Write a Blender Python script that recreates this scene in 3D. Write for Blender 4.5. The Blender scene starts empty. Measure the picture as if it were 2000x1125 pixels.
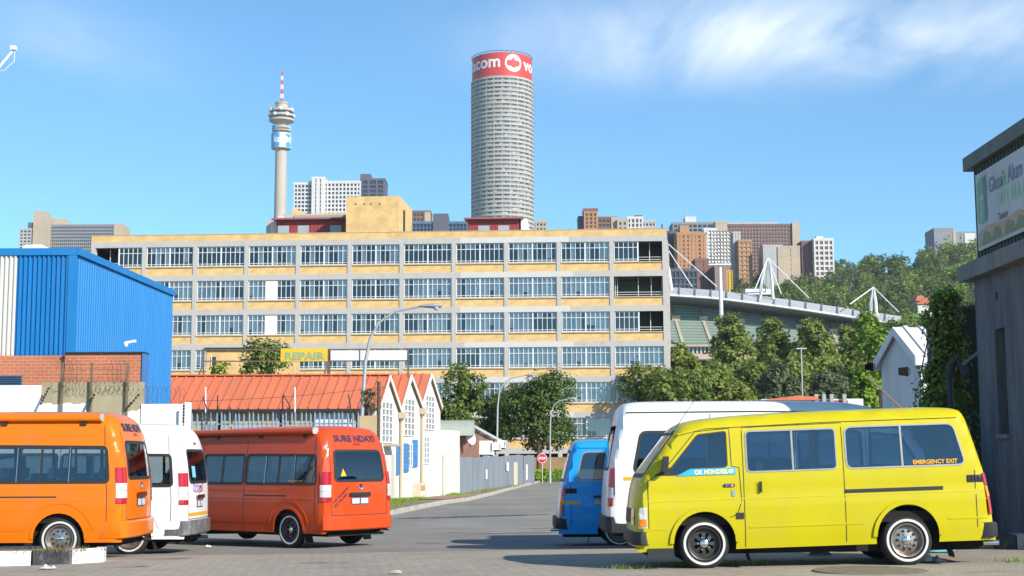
import bpy, bmesh, math, random
import numpy as np
from mathutils import Vector, Matrix, geometry
R = math.radians
rnd = random.Random(11)
SC = bpy.context.scene
COL = SC.collection

# ------------------------------------------------------------------ camera
CAM_Z = 1.68
FPX = 2800.0                     # focal length in pixels of the 2000 px wide photograph
TILT = math.atan(337.5 / FPX)
ROLL = -0.0042
cam_data = bpy.data.cameras.new('camera')
cam = bpy.data.objects.new('camera', cam_data)
COL.objects.link(cam)
cam_data.sensor_width = 36.0
cam_data.lens = 36.0 * FPX / 2000.0
cam_data.clip_start = 0.1
cam_data.clip_end = 9000
CAMROT = Matrix.Rotation(math.pi / 2 + TILT, 3, 'X') @ Matrix.Rotation(ROLL, 3, 'Z')
cam.matrix_world = Matrix.Translation((0, 0, CAM_Z)) @ CAMROT.to_4x4()
SC.camera = cam

# ------------------------------------------------------------------ sky, sun, exposure
SUN_EL, SUN_AZ = R(30), R(135)   # azimuth clockwise from +Y
world = bpy.data.worlds.new('World')
SC.world = world
world.use_nodes = True
wn, wl = world.node_tree.nodes, world.node_tree.links
wn.clear()
w_out = wn.new('ShaderNodeOutputWorld')
w_bg = wn.new('ShaderNodeBackground')
w_bg.inputs['Strength'].default_value = 0.15
sky = wn.new('ShaderNodeTexSky')
sky.sky_type = 'NISHITA'
sky.sun_disc = False
sky.sun_elevation = SUN_EL
sky.sun_rotation = SUN_AZ
sky.altitude = 1700
sky.air_density = 1.0
sky.dust_density = 0.0
sky.ozone_density = 5.0
# thin cirrus: stretched noise on the sky direction projected on a high plane
tc = wn.new('ShaderNodeTexCoord')
sep = wn.new('ShaderNodeSeparateXYZ'); wl.new(tc.outputs['Generated'], sep.inputs[0])
def wmath(op, a, b=None, clamp=False):
    n = wn.new('ShaderNodeMath'); n.operation = op; n.use_clamp = clamp
    for i, s in enumerate((a, b)):
        if s is None: continue
        if isinstance(s, (int, float)): n.inputs[i].default_value = s
        else: wl.new(s, n.inputs[i])
    return n.outputs[0]
zc = wmath('MAXIMUM', sep.outputs[2], 0.04)
pxs = wmath('DIVIDE', sep.outputs[0], zc)
pys = wmath('DIVIDE', sep.outputs[1], zc)
comb = wn.new('ShaderNodeCombineXYZ'); wl.new(pxs, comb.inputs[0]); wl.new(pys, comb.inputs[1])
mp = wn.new('ShaderNodeMapping'); mp.inputs['Rotation'].default_value = (0, 0, R(24)); mp.inputs['Scale'].default_value = (1.5, 0.55, 1)
wl.new(comb.outputs[0], mp.inputs[0])
cn = wn.new('ShaderNodeTexNoise'); cn.inputs['Scale'].default_value = 1.5; cn.inputs['Detail'].default_value = 9; cn.inputs['Roughness'].default_value = 0.57
cn.inputs['Distortion'].default_value = 0.45
wl.new(mp.outputs[0], cn.inputs[0])
cr = wn.new('ShaderNodeValToRGB'); cr.color_ramp.elements[0].position = 0.33; cr.color_ramp.elements[1].position = 0.72
wl.new(cn.outputs[0], cr.inputs[0])
# where the high cloud lies: one long bank, and scattered streaks over the whole sky
def bank(cx, cy, sx, sy):
    dx = wmath('DIVIDE', wmath('SUBTRACT', pxs, cx), sx); dy = wmath('DIVIDE', wmath('SUBTRACT', pys, cy), sy)
    q = wmath('ADD', wmath('MULTIPLY', dx, dx), wmath('MULTIPLY', dy, dy))
    return wmath('POWER', 2.718, wmath('MULTIPLY', q, -1.0))
big = wn.new('ShaderNodeTexNoise'); big.inputs['Scale'].default_value = 0.33; big.inputs['Detail'].default_value = 2
wl.new(comb.outputs[0], big.inputs[0])
bigr = wmath('MULTIPLY', wmath('SUBTRACT', big.outputs[0], 0.5, True), 1.6, True)
amount = wmath('ADD', wmath('MULTIPLY', bank(0.66, 3.34, 0.55, 0.37), 1.3), wmath('MULTIPLY', bank(-1.05, 3.4, 0.22, 0.45), 0.3))
amount = wmath('ADD', amount, wmath('MULTIPLY', bigr, 0.12))
cloud = wmath('MULTIPLY', cr.outputs[0], amount, True)
cmix = wn.new('ShaderNodeMix'); cmix.data_type = 'RGBA'
tint = wn.new('ShaderNodeMix'); tint.data_type = 'RGBA'; tint.blend_type = 'MULTIPLY'; tint.inputs['Factor'].default_value = 1
wl.new(sky.outputs[0], tint.inputs['A']); tint.inputs['B'].default_value = (.76, 1.03, 1.0, 1)     # clear highland air
wl.new(cloud, cmix.inputs['Factor']); wl.new(tint.outputs['Result'], cmix.inputs['A'])
cmix.inputs['B'].default_value = (5.9, 6.3, 6.7, 1)
wl.new(cmix.outputs['Result'], w_bg.inputs[0]); wl.new(w_bg.outputs[0], w_out.inputs[0])

sun_dir = Vector((math.sin(SUN_AZ) * math.cos(SUN_EL), math.cos(SUN_AZ) * math.cos(SUN_EL), math.sin(SUN_EL)))
sd = bpy.data.lights.new('sun', 'SUN'); sd.energy = 5.0; sd.angle = R(0.5); sd.color = (1.0, 0.93, 0.82)
sun = bpy.data.objects.new('sun', sd); COL.objects.link(sun)
sun.rotation_euler = (-sun_dir).to_track_quat('-Z', 'Y').to_euler()
sun.location = (60, -40, 60)
SC.view_settings.view_transform = 'Standard'
SC.view_settings.look = 'None'
SC.view_settings.exposure = 0.45
SC.view_settings.gamma = 1.0
SC.cycles.max_bounces = 8
SC.cycles.transparent_max_bounces = 12
SC.cycles.use_denoising = True

# ------------------------------------------------------------------ helpers
def ray(u, v):
    return CAMROT @ Vector(((u - 1000) / FPX, (562.5 - v) / FPX, -1))
def at(u, v, Y):
    """the place that photo pixel (u, v) shows at Y metres ahead"""
    d = ray(u, v)
    return Vector((0, 0, CAM_Z)) + d * (Y / d.y)
def xat(u, Y, v=900): return at(u, v, Y).x
def zat(v, Y, u=1000): return at(u, v, Y).z
def sstep(a, b, t):
    t = min(1, max(0, (t - a) / (b - a))); return t * t * (3 - 2 * t)
def lerp(a, b, t): return a + (b - a) * t
def g(x, y):
    """height of the terrain"""
    h = np.interp(y, [0, 17, 20, 23, 25, 27.5, 35, 58, 66, 76, 105, 150, 350, 480, 640, 900, 4000],
                  [.33, .33, .31, .26, .17, .08, 0, -.02, -.13, -.1, .07, 1.0, 17, 42, 76, 84, 60])
    c = 0.012 * max(-14, min(14, x)) * (1 - sstep(24, 40, y))
    r = 14 * sstep(90, 220, x) * sstep(420, 640, y)
    return float(h + c + r)

def tag(o, label=None, cat=None, group=None, kind=None):
    if label: o['label'] = label
    if cat: o['category'] = cat
    if group: o['group'] = group
    if kind: o['kind'] = kind
    return o
def thing(name, label, cat, loc=(0, 0, 0), rz=0, group=None):
    o = bpy.data.objects.new(name, None); COL.objects.link(o)
    o.empty_display_size = 0.2
    o.location = loc; o.rotation_euler = (0, 0, rz)
    return tag(o, label, cat, group)
def link(name, me, parent=None, loc=None, rz=None):
    o = bpy.data.objects.new(name, me); COL.objects.link(o)
    if parent is not None: o.parent = parent
    if loc is not None: o.location = loc
    if rz is not None: o.rotation_euler = (0, 0, rz)
    return o
def copy_tree(o, parent=None):
    c = o.copy(); COL.objects.link(c); c.parent = parent
    for ch in list(o.children): copy_tree(ch, c)
    return c

class MB:
    def __init__(s): s.v = []; s.f = []; s.m = []
    def add(s, vs, fs, m=0):
        b = len(s.v); s.v.extend([tuple(p) for p in vs])
        for f in fs: s.f.append(tuple(i + b for i in f)); s.m.append(m)
        return s
    def box(s, x0, x1, y0, y1, z0, z1, m=0):
        return s.add([(x0, y0, z0), (x1, y0, z0), (x1, y1, z0), (x0, y1, z0), (x0, y0, z1), (x1, y0, z1), (x1, y1, z1), (x0, y1, z1)],
                     [(3, 2, 1, 0), (4, 5, 6, 7), (0, 1, 5, 4), (1, 2, 6, 5), (2, 3, 7, 6), (3, 0, 4, 7)], m)
    def bar(s, p, q, w, h=None, m=0, up=(0, 0, 1)):
        """square bar from p to q"""
        h = h or w; p, q = Vector(p), Vector(q); d = (q - p).normalized(); u = Vector(up)
        if abs(d.dot(u)) > .98: u = Vector((0, 1, 0))
        a = d.cross(u).normalized() * (w / 2); b = d.cross(a).normalized() * (h / 2)
        vs = [e + i * a + j * b for e in (p, q) for i, j in ((-1, -1), (1, -1), (1, 1), (-1, 1))]
        return s.add(vs, [(0, 1, 2, 3), (7, 6, 5, 4), (0, 4, 5, 1), (1, 5, 6, 2), (2, 6, 7, 3), (3, 7, 4, 0)], m)
    def tube(s, pts, r, n=8, m=0, cap=True, closed=False):
        pts = [Vector(p) for p in pts]; k = len(pts)
        rs = r if isinstance(r, (list, tuple)) else [r] * k
        vs = []; prev = None
        for i, p in enumerate(pts):
            a = pts[i - 1] if i > 0 else (pts[-1] if closed else p); b = pts[i + 1] if i < k - 1 else (pts[0] if closed else p)
            d = (b - a)
            d = d.normalized() if d.length > 1e-9 else Vector((0, 0, 1))
            if prev is None:
                u = Vector((0, 0, 1)) if abs(d.z) < .9 else Vector((1, 0, 0))
                u = (u - d * u.dot(d)).normalized()
            else:
                u = prev - d * prev.dot(d)
                u = u.normalized() if u.length > 1e-6 else d.orthogonal().normalized()
            prev = u; w = d.cross(u)
            for j in range(n):
                t = 2 * math.pi * j / n
                vs.append(p + (u * math.cos(t) + w * math.sin(t)) * rs[i])
        fs = []
        for i in range(k if closed else k - 1):
            i2 = (i + 1) % k
            for j in range(n):
                fs.append((i * n + j, i * n + (j + 1) % n, i2 * n + (j + 1) % n, i2 * n + j))
        if cap and not closed:
            fs.append(tuple(reversed(range(n)))); fs.append(tuple((k - 1) * n + j for j in range(n)))
        return s.add(vs, fs, m)
    def lathe(s, prof, n=24, m=0, c=(0, 0, 0), ax='z', cap=False):
        """profile of (radius, height) turned about an axis"""
        vs = []; k = len(prof)
        for r, h in prof:
            for j in range(n):
                t = 2 * math.pi * j / n; a, b = r * math.cos(t), r * math.sin(t)
                p = {'z': (a, b, h), 'y': (a, h, -b), 'x': (h, a, b)}[ax]
                vs.append((p[0] + c[0], p[1] + c[1], p[2] + c[2]))
        fs = [(i * n + j, i * n + (j + 1) % n, (i + 1) * n + (j + 1) % n, (i + 1) * n + j) for i in range(k - 1) for j in range(n)]
        if cap: fs.append(tuple(reversed(range(n)))); fs.append(tuple((k - 1) * n + j for j in range(n)))
        return s.add(vs, fs, m)
    def prism(s, poly, a, b, fn, m=0):
        """polygon (p, q) swept from a to b; fn(p, q, t) gives the place"""
        n = len(poly)
        vs = [fn(p, q, a) for p, q in poly] + [fn(p, q, b) for p, q in poly]
        fs = [tuple(range(n)), tuple(reversed(range(n, 2 * n)))] + [(i, i + n, (i + 1) % n + n, (i + 1) % n) for i in range(n)]
        return s.add(vs, fs, m)
    def mesh(s, name, mats, smooth=None, fix=True, merge=None):
        me = bpy.data.meshes.new(name)
        me.from_pydata(s.v, [], s.f)
        for mt in (mats if isinstance(mats, (list, tuple)) else [mats]): me.materials.append(mt)
        if any(s.m): me.polygons.foreach_set('material_index', s.m)
        if fix or merge:
            bm = bmesh.new(); bm.from_mesh(me)
            if merge: bmesh.ops.remove_doubles(bm, verts=bm.verts, dist=merge)
            if fix: bmesh.ops.recalc_face_normals(bm, faces=bm.faces)
            bm.to_mesh(me); bm.free()
        if smooth is not None:
            me.polygons.foreach_set('use_smooth', [True] * len(me.polygons))
            me.set_sharp_from_angle(angle=R(smooth))
        me.update()
        return me
    def build(s, name, mats, parent=None, smooth=None, loc=None, rz=None, fix=True, merge=None):
        return link(name, s.mesh(name, mats, smooth, fix, merge), parent, loc, rz)

# ------------------------------------------------------------------ materials
MATS = {}
def pm(name, col, rough=.7, var=.12, scale=4.0, bump=0.0, bscale=None, metal=0.0, spec=.4, coat=0.0, dirt=None, dscale=1.2, damt=.5, stretch=None):
    """plain procedural surface: colour broken by two noises, worn patches of another colour, fine relief"""
    if name in MATS: return MATS[name]
    m = bpy.data.materials.new(name); m.use_nodes = True
    nt = m.node_tree; n, l = nt.nodes, nt.links
    b = n['Principled BSDF']
    b.inputs['Roughness'].default_value = rough; b.inputs['Metallic'].default_value = metal
    b.inputs['Specular IOR Level'].default_value = spec; b.inputs['Coat Weight'].default_value = coat
    b.inputs['Coat Roughness'].default_value = .06
    t = n.new('ShaderNodeTexCoord'); src = t.outputs['Object']
    if stretch:
        mpn = n.new('ShaderNodeMapping'); mpn.inputs['Scale'].default_value = stretch; l.new(src, mpn.inputs[0]); src = mpn.outputs[0]
    ns = n.new('ShaderNodeTexNoise'); ns.inputs['Scale'].default_value = scale; ns.inputs['Detail'].default_value = 6; ns.inputs['Roughness'].default_value = .65
    l.new(src, ns.inputs[0])
    mr = n.new('ShaderNodeMapRange'); mr.inputs[1].default_value = .25; mr.inputs[2].default_value = .75
    mr.inputs[3].default_value = 1 - var; mr.inputs[4].default_value = 1 + var; l.new(ns.outputs[0], mr.inputs[0])
    mx = n.new('ShaderNodeMix'); mx.data_type = 'RGBA'; mx.blend_type = 'MULTIPLY'; mx.inputs['Factor'].default_value = 1
    mx.inputs['A'].default_value = (*col, 1); l.new(mr.outputs[0], mx.inputs['B'])
    out = mx.outputs['Result']
    if dirt:
        n2 = n.new('ShaderNodeTexNoise'); n2.inputs['Scale'].default_value = dscale; n2.inputs['Detail'].default_value = 8; n2.inputs['Roughness'].default_value = .7
        l.new(src, n2.inputs[0])
        r2 = n.new('ShaderNodeMapRange'); r2.inputs[1].default_value = .5; r2.inputs[2].default_value = .72; r2.inputs[3].default_value = 0; r2.inputs[4].default_value = damt
        l.new(n2.outputs[0], r2.inputs[0])
        m2 = n.new('ShaderNodeMix'); m2.data_type = 'RGBA'; l.new(r2.outputs[0], m2.inputs['Factor']); l.new(out, m2.inputs['A']); m2.inputs['B'].default_value = (*dirt, 1)
        out = m2.outputs['Result']
    l.new(out, b.inputs['Base Color'])
    if bump:
        n3 = n.new('ShaderNodeTexNoise'); n3.inputs['Scale'].default_value = bscale or scale * 6; n3.inputs['Detail'].default_value = 5; l.new(src, n3.inputs[0])
        bp = n.new('ShaderNodeBump'); bp.inputs['Strength'].default_value = bump; bp.inputs['Distance'].default_value = .02
        l.new(n3.outputs[0], bp.inputs['Height']); l.new(bp.outputs[0], b.inputs['Normal'])
    MATS[name] = m
    return m
def brickmat(name, c1, c2, mortar, bw=.24, bh=.085, ms=.012, axis='xz', rough=.85, var=.15):
    """brickwork too far away to build brick by brick"""
    m = bpy.data.materials.new(name); m.use_nodes = True; n, l = m.node_tree.nodes, m.node_tree.links
    b = n['Principled BSDF']; b.inputs['Roughness'].default_value = rough
    t = n.new('ShaderNodeTexCoord'); s = n.new('ShaderNodeSeparateXYZ'); c = n.new('ShaderNodeCombineXYZ'); l.new(t.outputs['Object'], s.inputs[0])
    ad = n.new('ShaderNodeMath'); ad.operation = 'ADD'; l.new(s.outputs[0], ad.inputs[0]); l.new(s.outputs[1], ad.inputs[1])
    l.new(ad.outputs[0], c.inputs[0]); l.new(s.outputs[2] if axis == 'xz' else s.outputs[1], c.inputs[1])
    if axis == 'xy': l.new(s.outputs[0], c.inputs[0])
    br = n.new('ShaderNodeTexBrick'); br.inputs['Scale'].default_value = 1; br.inputs['Brick Width'].default_value = bw; br.inputs['Row Height'].default_value = bh
    br.inputs['Mortar Size'].default_value = ms; br.inputs['Mortar Smooth'].default_value = .3
    br.inputs['Color1'].default_value = (*c1, 1); br.inputs['Color2'].default_value = (*c2, 1); br.inputs['Mortar'].default_value = (*mortar, 1)
    l.new(c.outputs[0], br.inputs[0])
    ns = n.new('ShaderNodeTexNoise'); ns.inputs['Scale'].default_value = .9; ns.inputs['Detail'].default_value = 7; l.new(t.outputs['Object'], ns.inputs[0])
    mr = n.new('ShaderNodeMapRange'); mr.inputs[1].default_value = .3; mr.inputs[2].default_value = .7; mr.inputs[3].default_value = 1 - var; mr.inputs[4].default_value = 1 + var; l.new(ns.outputs[0], mr.inputs[0])
    mx = n.new('ShaderNodeMix'); mx.data_type = 'RGBA'; mx.blend_type = 'MULTIPLY'; mx.inputs['Factor'].default_value = 1
    l.new(br.outputs[0], mx.inputs['A']); l.new(mr.outputs[0], mx.inputs['B']); l.new(mx.outputs['Result'], b.inputs['Base Color'])
    bp = n.new('ShaderNodeBump'); bp.inputs['Strength'].default_value = .4; bp.inputs['Distance'].default_value = .01; bp.invert = True
    l.new(br.outputs['Fac'], bp.inputs['Height']); l.new(bp.outputs[0], b.inputs['Normal'])
    MATS[name] = m; return m
def glass(name, tint, clear, rough=.02):
    """window glass: partly clear with a tint, partly mirror"""
    m = bpy.data.materials.new(name); m.use_nodes = True; n, l = m.node_tree.nodes, m.node_tree.links; n.clear()
    o = n.new('ShaderNodeOutputMaterial'); tr = n.new('ShaderNodeBsdfTransparent'); tr.inputs[0].default_value = (*[clear * c for c in tint], 1)
    gl = n.new('ShaderNodeBsdfGlossy'); gl.inputs['Roughness'].default_value = rough; gl.inputs[0].default_value = (.9, .95, 1, 1)
    fr = n.new('ShaderNodeLayerWeight'); fr.inputs[0].default_value = .32
    mr = n.new('ShaderNodeMapRange'); mr.inputs[3].default_value = .09; mr.inputs[4].default_value = .9; l.new(fr.outputs['Fresnel'], mr.inputs[0])
    mx = n.new('ShaderNodeMixShader'); l.new(mr.outputs[0], mx.inputs[0]); l.new(tr.outputs[0], mx.inputs[1]); l.new(gl.outputs[0], mx.inputs[2]); l.new(mx.outputs[0], o.inputs[0])
    MATS[name] = m; return m
def leafmat(name, c1, c2, c3):
    m = bpy.data.materials.new(name); m.use_nodes = True; n, l = m.node_tree.nodes, m.node_tree.links
    b = n['Principled BSDF']; b.inputs['Roughness'].default_value = .55; b.inputs['Specular IOR Level'].default_value = .3
    geo = n.new('ShaderNodeNewGeometry')
    cr = n.new('ShaderNodeValToRGB'); e = cr.color_ramp.elements; e[0].color = (*c1, 1); e[1].color = (*c3, 1); e2 = e.new(.5); e2.color = (*c2, 1)
    l.new(geo.outputs['Random Per Island'], cr.inputs[0]); l.new(cr.outputs[0], b.inputs['Base Color'])
    tl = n.new('ShaderNodeBsdfTranslucent'); l.new(cr.outputs[0], tl.inputs[0])
    mx = n.new('ShaderNodeMixShader'); mx.inputs[0].default_value = .38
    l.new(b.outputs[0], mx.inputs[1]); l.new(tl.outputs[0], mx.inputs[2]); l.new(mx.outputs[0], n['Material Output'].inputs[0])
    MATS[name] = m; return m

# ------------------------------------------------------------------ lettering
def text_mesh(body, size=1.0, bold=0.0, extrude=0.0, spacing=1.0, cuts=0, shear=0.0):
    """lettering in the x-y plane, left edge at 0, baseline at 0; returns vertices, faces, width"""
    c = bpy.data.curves.new('lettering', 'FONT'); c.body = body; c.size = size; c.offset = bold; c.extrude = extrude; c.space_character = spacing; c.shear = shear
    c.resolution_u = 3
    o = bpy.data.objects.new('lettering', c); COL.objects.link(o)
    dg = bpy.context.evaluated_depsgraph_get()
    me = bpy.data.meshes.new_from_object(o.evaluated_get(dg))
    bpy.data.objects.remove(o); bpy.data.curves.remove(c)
    bm = bmesh.new(); bm.from_mesh(me); bpy.data.meshes.remove(me)
    xs = [v.co.x for v in bm.verts]; x0, x1 = min(xs), max(xs)
    for i in range(1, cuts and 5):
        bmesh.ops.bisect_plane(bm, geom=bm.verts[:] + bm.edges[:] + bm.faces[:], plane_co=(0, size * .72 * i / 5, 0), plane_no=(0, 1, 0))
    for i in range(1, cuts):
        bmesh.ops.bisect_plane(bm, geom=bm.verts[:] + bm.edges[:] + bm.faces[:], plane_co=(x0 + (x1 - x0) * i / cuts, 0, 0), plane_no=(1, 0, 0))
    bmesh.ops.triangulate(bm, faces=bm.faces)
    bm.verts.index_update()
    vs = [(v.co.x - x0, v.co.y, v.co.z) for v in bm.verts]; fs = [tuple(v.index for v in f.verts) for f in bm.faces]
    bm.free()
    return vs, fs, x1 - x0
# ------------------------------------------------------------------ the ground
def asphalt(name, base, light, dark, brick=None):
    m = bpy.data.materials.new(name); m.use_nodes = True; n, l = m.node_tree.nodes, m.node_tree.links
    b = n['Principled BSDF']; b.inputs['Roughness'].default_value = .9; b.inputs['Specular IOR Level'].default_value = .25
    t = n.new('ShaderNodeTexCoord')
    def noise(sc, det=6, rough=.6, st=None):
        q = n.new('ShaderNodeTexNoise'); q.inputs['Scale'].default_value = sc; q.inputs['Detail'].default_value = det; q.inputs['Roughness'].default_value = rough
        s = t.outputs['Object']
        if st:
            mpn = n.new('ShaderNodeMapping'); mpn.inputs['Scale'].default_value = st; l.new(s, mpn.inputs[0]); s = mpn.outputs[0]
        l.new(s, q.inputs[0]); return q.outputs[0]
    def mixc(a, bcol, fac):
        x = n.new('ShaderNodeMix'); x.data_type = 'RGBA'
        l.new(fac, x.inputs['Factor'])
        if isinstance(a, tuple): x.inputs['A'].default_value = (*a, 1)
        else: l.new(a, x.inputs['A'])
        x.inputs['B'].default_value = (*bcol, 1); return x.outputs['Result']
    def rng(s, a, bb, c=0, d=1):
        q = n.new('ShaderNodeMapRange'); q.inputs[1].default_value = a; q.inputs[2].default_value = bb; q.inputs[3].default_value = c; q.inputs[4].default_value = d; l.new(s, q.inputs[0]); return q.outputs[0]
    c = mixc(base, light, rng(noise(.35, 5, .6, (1, .5, 1)), .42, .7, 0, .8))
    c = mixc(c, dark, rng(noise(.8, 6, .7, (.5, 1.6, 1)), .55, .75, 0, .75))
    c = mixc(c, tuple(x * 1.6 for x in light), rng(noise(60, 2, .5), .62, .75, 0, .55))
    c = mixc(c, (.012, .012, .012), rng(noise(45, 2, .5), .62, .78, 0, .6))
    hgt = noise(90, 3)
    if brick:
        br = n.new('ShaderNodeTexBrick'); br.inputs['Scale'].default_value = 1; br.inputs['Brick Width'].default_value = .22; br.inputs['Row Height'].default_value = .11
        br.inputs['Mortar Size'].default_value = .009; br.inputs['Color1'].default_value = (1.12, 1.1, 1.06, 1); br.inputs['Color2'].default_value = (.78, .77, .76, 1); br.inputs['Mortar'].default_value = (.3, .28, .25, 1)
        mpn = n.new('ShaderNodeMapping'); mpn.inputs['Rotation'].default_value = (0, 0, R(38)); l.new(t.outputs['Object'], mpn.inputs[0]); l.new(mpn.outputs[0], br.inputs[0])
        x = n.new('ShaderNodeMix'); x.data_type = 'RGBA'; x.blend_type = 'MULTIPLY'; x.inputs['Factor'].default_value = .5; l.new(c, x.inputs['A']); l.new(br.outputs[0], x.inputs['B']); c = x.outputs['Result']
    l.new(c, b.inputs['Base Color'])
    bp = n.new('ShaderNodeBump'); bp.inputs['Strength'].default_value = .5; bp.inputs['Distance'].default_value = .01; l.new(hgt, bp.inputs['Height']); l.new(bp.outputs[0], b.inputs['Normal'])
    return m
M_road = asphalt('asphalt', (.225, .21, .186), (.32, .295, .255), (.155, .148, .135))
M_paver = asphalt('grey_pavers', (.345, .30, .245), (.45, .39, .31), (.22, .195, .16), True)
M_dirt = pm('dry_soil', (.23, .165, .11), .95, .3, 1.5, .6, 30, dirt=(.13, .14, .05), dscale=.5, damt=.7)
M_verge = pm('dry_grass_soil', (.26, .19, .12), .95, .3, 2.5, .7, 25, dirt=(.12, .16, .04), dscale=.9, damt=.9)
M_conc = pm('concrete', (.38, .36, .33), .85, .12, 2.5, .3, dirt=(.2, .19, .17), dscale=1.0, damt=.5)
M_black = pm('black_paint', (.03, .03, .035), .7, .3, 6, .2, dirt=(.16, .15, .14), dscale=9, damt=.6)
M_white = pm('white_road_paint', (.75, .74, .71), .75, .1, 5, .2, dirt=(.3, .28, .26), dscale=7, damt=.8)

def sheet(name, mat, xs, ys, dz, kind='structure', fn=None):
    vs = [(x, y, (fn or g)(x, y) + dz) for y in ys for x in xs]; w = len(xs)
    fs = [(j * w + i, j * w + i + 1, (j + 1) * w + i + 1, (j + 1) * w + i) for j in range(len(ys) - 1) for i in range(w - 1)]
    me = bpy.data.meshes.new(name); me.from_pydata(vs, [], fs); me.materials.append(mat)
    me.polygons.foreach_set('use_smooth', [True] * len(me.polygons))
    o = link(name, me)
    if kind: o['kind'] = kind
    return o
gx = [-1600, -1000, -600, -300, -150, -80, -50, -30, -22, -16] + [x * 1.0 for x in range(-12, 13)] + [16, 22, 30, 50, 80, 110, 140, 170, 200, 240, 300, 450, 700, 1100, 1600]
gy = [-120, -60, -10, 4] + [6 + i for i in range(0, 40)] + [48, 52, 56, 58, 60, 63, 66, 70, 73, 76, 82, 90, 98, 105, 115, 130, 150, 180, 220, 260, 300, 350, 400, 440, 480, 520, 560, 600, 640, 680, 740, 800, 900, 1150, 1400, 1700]
sheet('ground', M_dirt, gx, gy, -.012)
# left edge of the street: kerb line from the photograph (verge widens towards the camera)
KERB = [(-6.4, 34.5), (-5.7, 36.2), (-4.9, 38.8), (-4.2, 43), (-3.5, 50), (-2.6, 60), (-1.6, 71), (-.2, 86), (1.35, 101), (1.9, 106)]
def kx(y): return float(np.interp(y, [p[1] for p in KERB], [p[0] for p in KERB]))
# the road: everything from the near paving to the end of the street, right of the kerb
ry = [3 + i for i in range(0, 32)] + [34.5, 36.2, 38.8, 41, 43, 46.5, 50, 55, 60, 65, 71, 76, 81, 86, 93, 101, 106]
def road_sheet():
    vs = []; fs = []; n = 13
    for y in ry:
        a = -40 if y < 34.4 else kx(y); b = 40 if y < 34.4 else (14 if y < 100 else 40)
        for i in range(n): x = lerp(a, b, i / (n - 1)); vs.append((x, y, g(x, y)))
    for j in range(len(ry) - 1):
        for i in range(n - 1): fs.append((j * n + i, j * n + i + 1, (j + 1) * n + i + 1, (j + 1) * n + i))
    # cross street at the far end
    b = len(vs)
    for y in (106, 112):
        for x in (-40, -20, 0, 20, 40): vs.append((x, y, g(x, y)))
    fs += [(b + i, b + i + 1, b + 6 + i, b + 5 + i) for i in range(4)]
    me = bpy.data.meshes.new('road'); me.from_pydata(vs, [], fs); me.materials.append(M_road)
    me.polygons.foreach_set('use_smooth', [True] * len(me.polygons))
    o = link('road', me); o['kind'] = 'structure'
    return o
road_sheet()
# grey block paving of the rank in the foreground
pv = sheet('paved_rank', M_paver, [x * .75 - 12 for x in range(0, 33)], [5 + .75 * i for i in range(0, 26)], .006)
# sandy concrete strip at the foot of the yellow van
sheet('concrete_apron', pm('sandy_concrete', (.36, .31, .24), .95, .2, 3, .5, 30, dirt=(.18, .15, .11), dscale=1.6, damt=.8), [1.5 + .5 * i for i in range(0, 25)], [9 + .5 * i for i in range(0, 17)], .012,
      fn=lambda x, y: g(x, y) - (.01 if y > 16.8 or x < 1.9 else 0))
# pavement of the street: verge, kerb stones
def pavement():
    vs = []; fs = []; ys = [34.5, 36.2, 38.8, 41, 43, 46.5, 50, 55, 60, 65, 71, 76, 81, 86, 93, 101, 105]
    off = [0, .5, 1.2, 2.2, 4, 9]
    for y in ys:
        for o_ in off: x = kx(y) - .12 - o_; vs.append((x, y + o_ * .12, g(x, y) + .13 + .02 * math.sin(y * 1.7 + o_ * 3)))
    w = len(off)
    for j in range(len(ys) - 1):
        for i in range(w - 1): fs.append((j * w + i, j * w + i + 1, (j + 1) * w + i + 1, (j + 1) * w + i))
    me = bpy.data.meshes.new('pavement'); me.from_pydata(vs, [], fs); me.materials.append(M_verge)
    me.polygons.foreach_set('use_smooth', [True] * len(me.polygons))
    o = link('pavement', me); o['kind'] = 'structure'; return o
pave = pavement()
sheet('red_paving', brickmat('red_pavers', (.36, .17, .11), (.30, .15, .10), (.2, .14, .1), .22, .11, .012, 'xy'), [-4.4, -3.9, -3.4, -2.9, -2.55], [60.5, 63, 66, 69], .155)
def kerb_line(pts, stone, parent, mats, w=.15, h=.15, lift=0):
    """kerb stones laid one by one along a line"""
    d = 0; i = 0; k = 0
    P = [Vector((x, y, 0)) for x, y in pts]
    seg = [(P[j + 1] - P[j]).length for j in range(len(P) - 1)]
    tot = sum(seg)
    def pos(s):
        for j, q in enumerate(seg):
            if s <= q or j == len(seg) - 1: return P[j].lerp(P[j + 1], s / q)
            s -= q
    me = {}
    while d < tot - .2:
        e = min(d + stone, tot); a, b = pos(d + .008), pos(e - .008); L = (b - a).length
        key = (round(L, 2), k % len(mats))
        if key not in me:
            mb = MB(); c = .025
            mb.prism([(-w / 2, -.12), (w / 2, -.12), (w / 2, h - c), (w / 2 - c, h), (-w / 2, h)], 0, L, lambda p, q, t: (t, -p, q))
            me[key] = mb.mesh('kerb_stone', mats[k % len(mats)])
        o = link('kerb_stone', me[key], parent); m_ = (a + b) / 2
        o.location = (a.x, a.y, g(m_.x, m_.y) + lift + rnd.uniform(-.006, .006)); o.rotation_euler = (0, 0, math.atan2(b.y - a.y, b.x - a.x))
        d = e; k += 1
kerb_line(KERB, 1.0, pave, [M_conc, pm('concrete_worn', (.42, .39, .33), .9, .2, 2, .4, dirt=(.25, .2, .14))])
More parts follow.
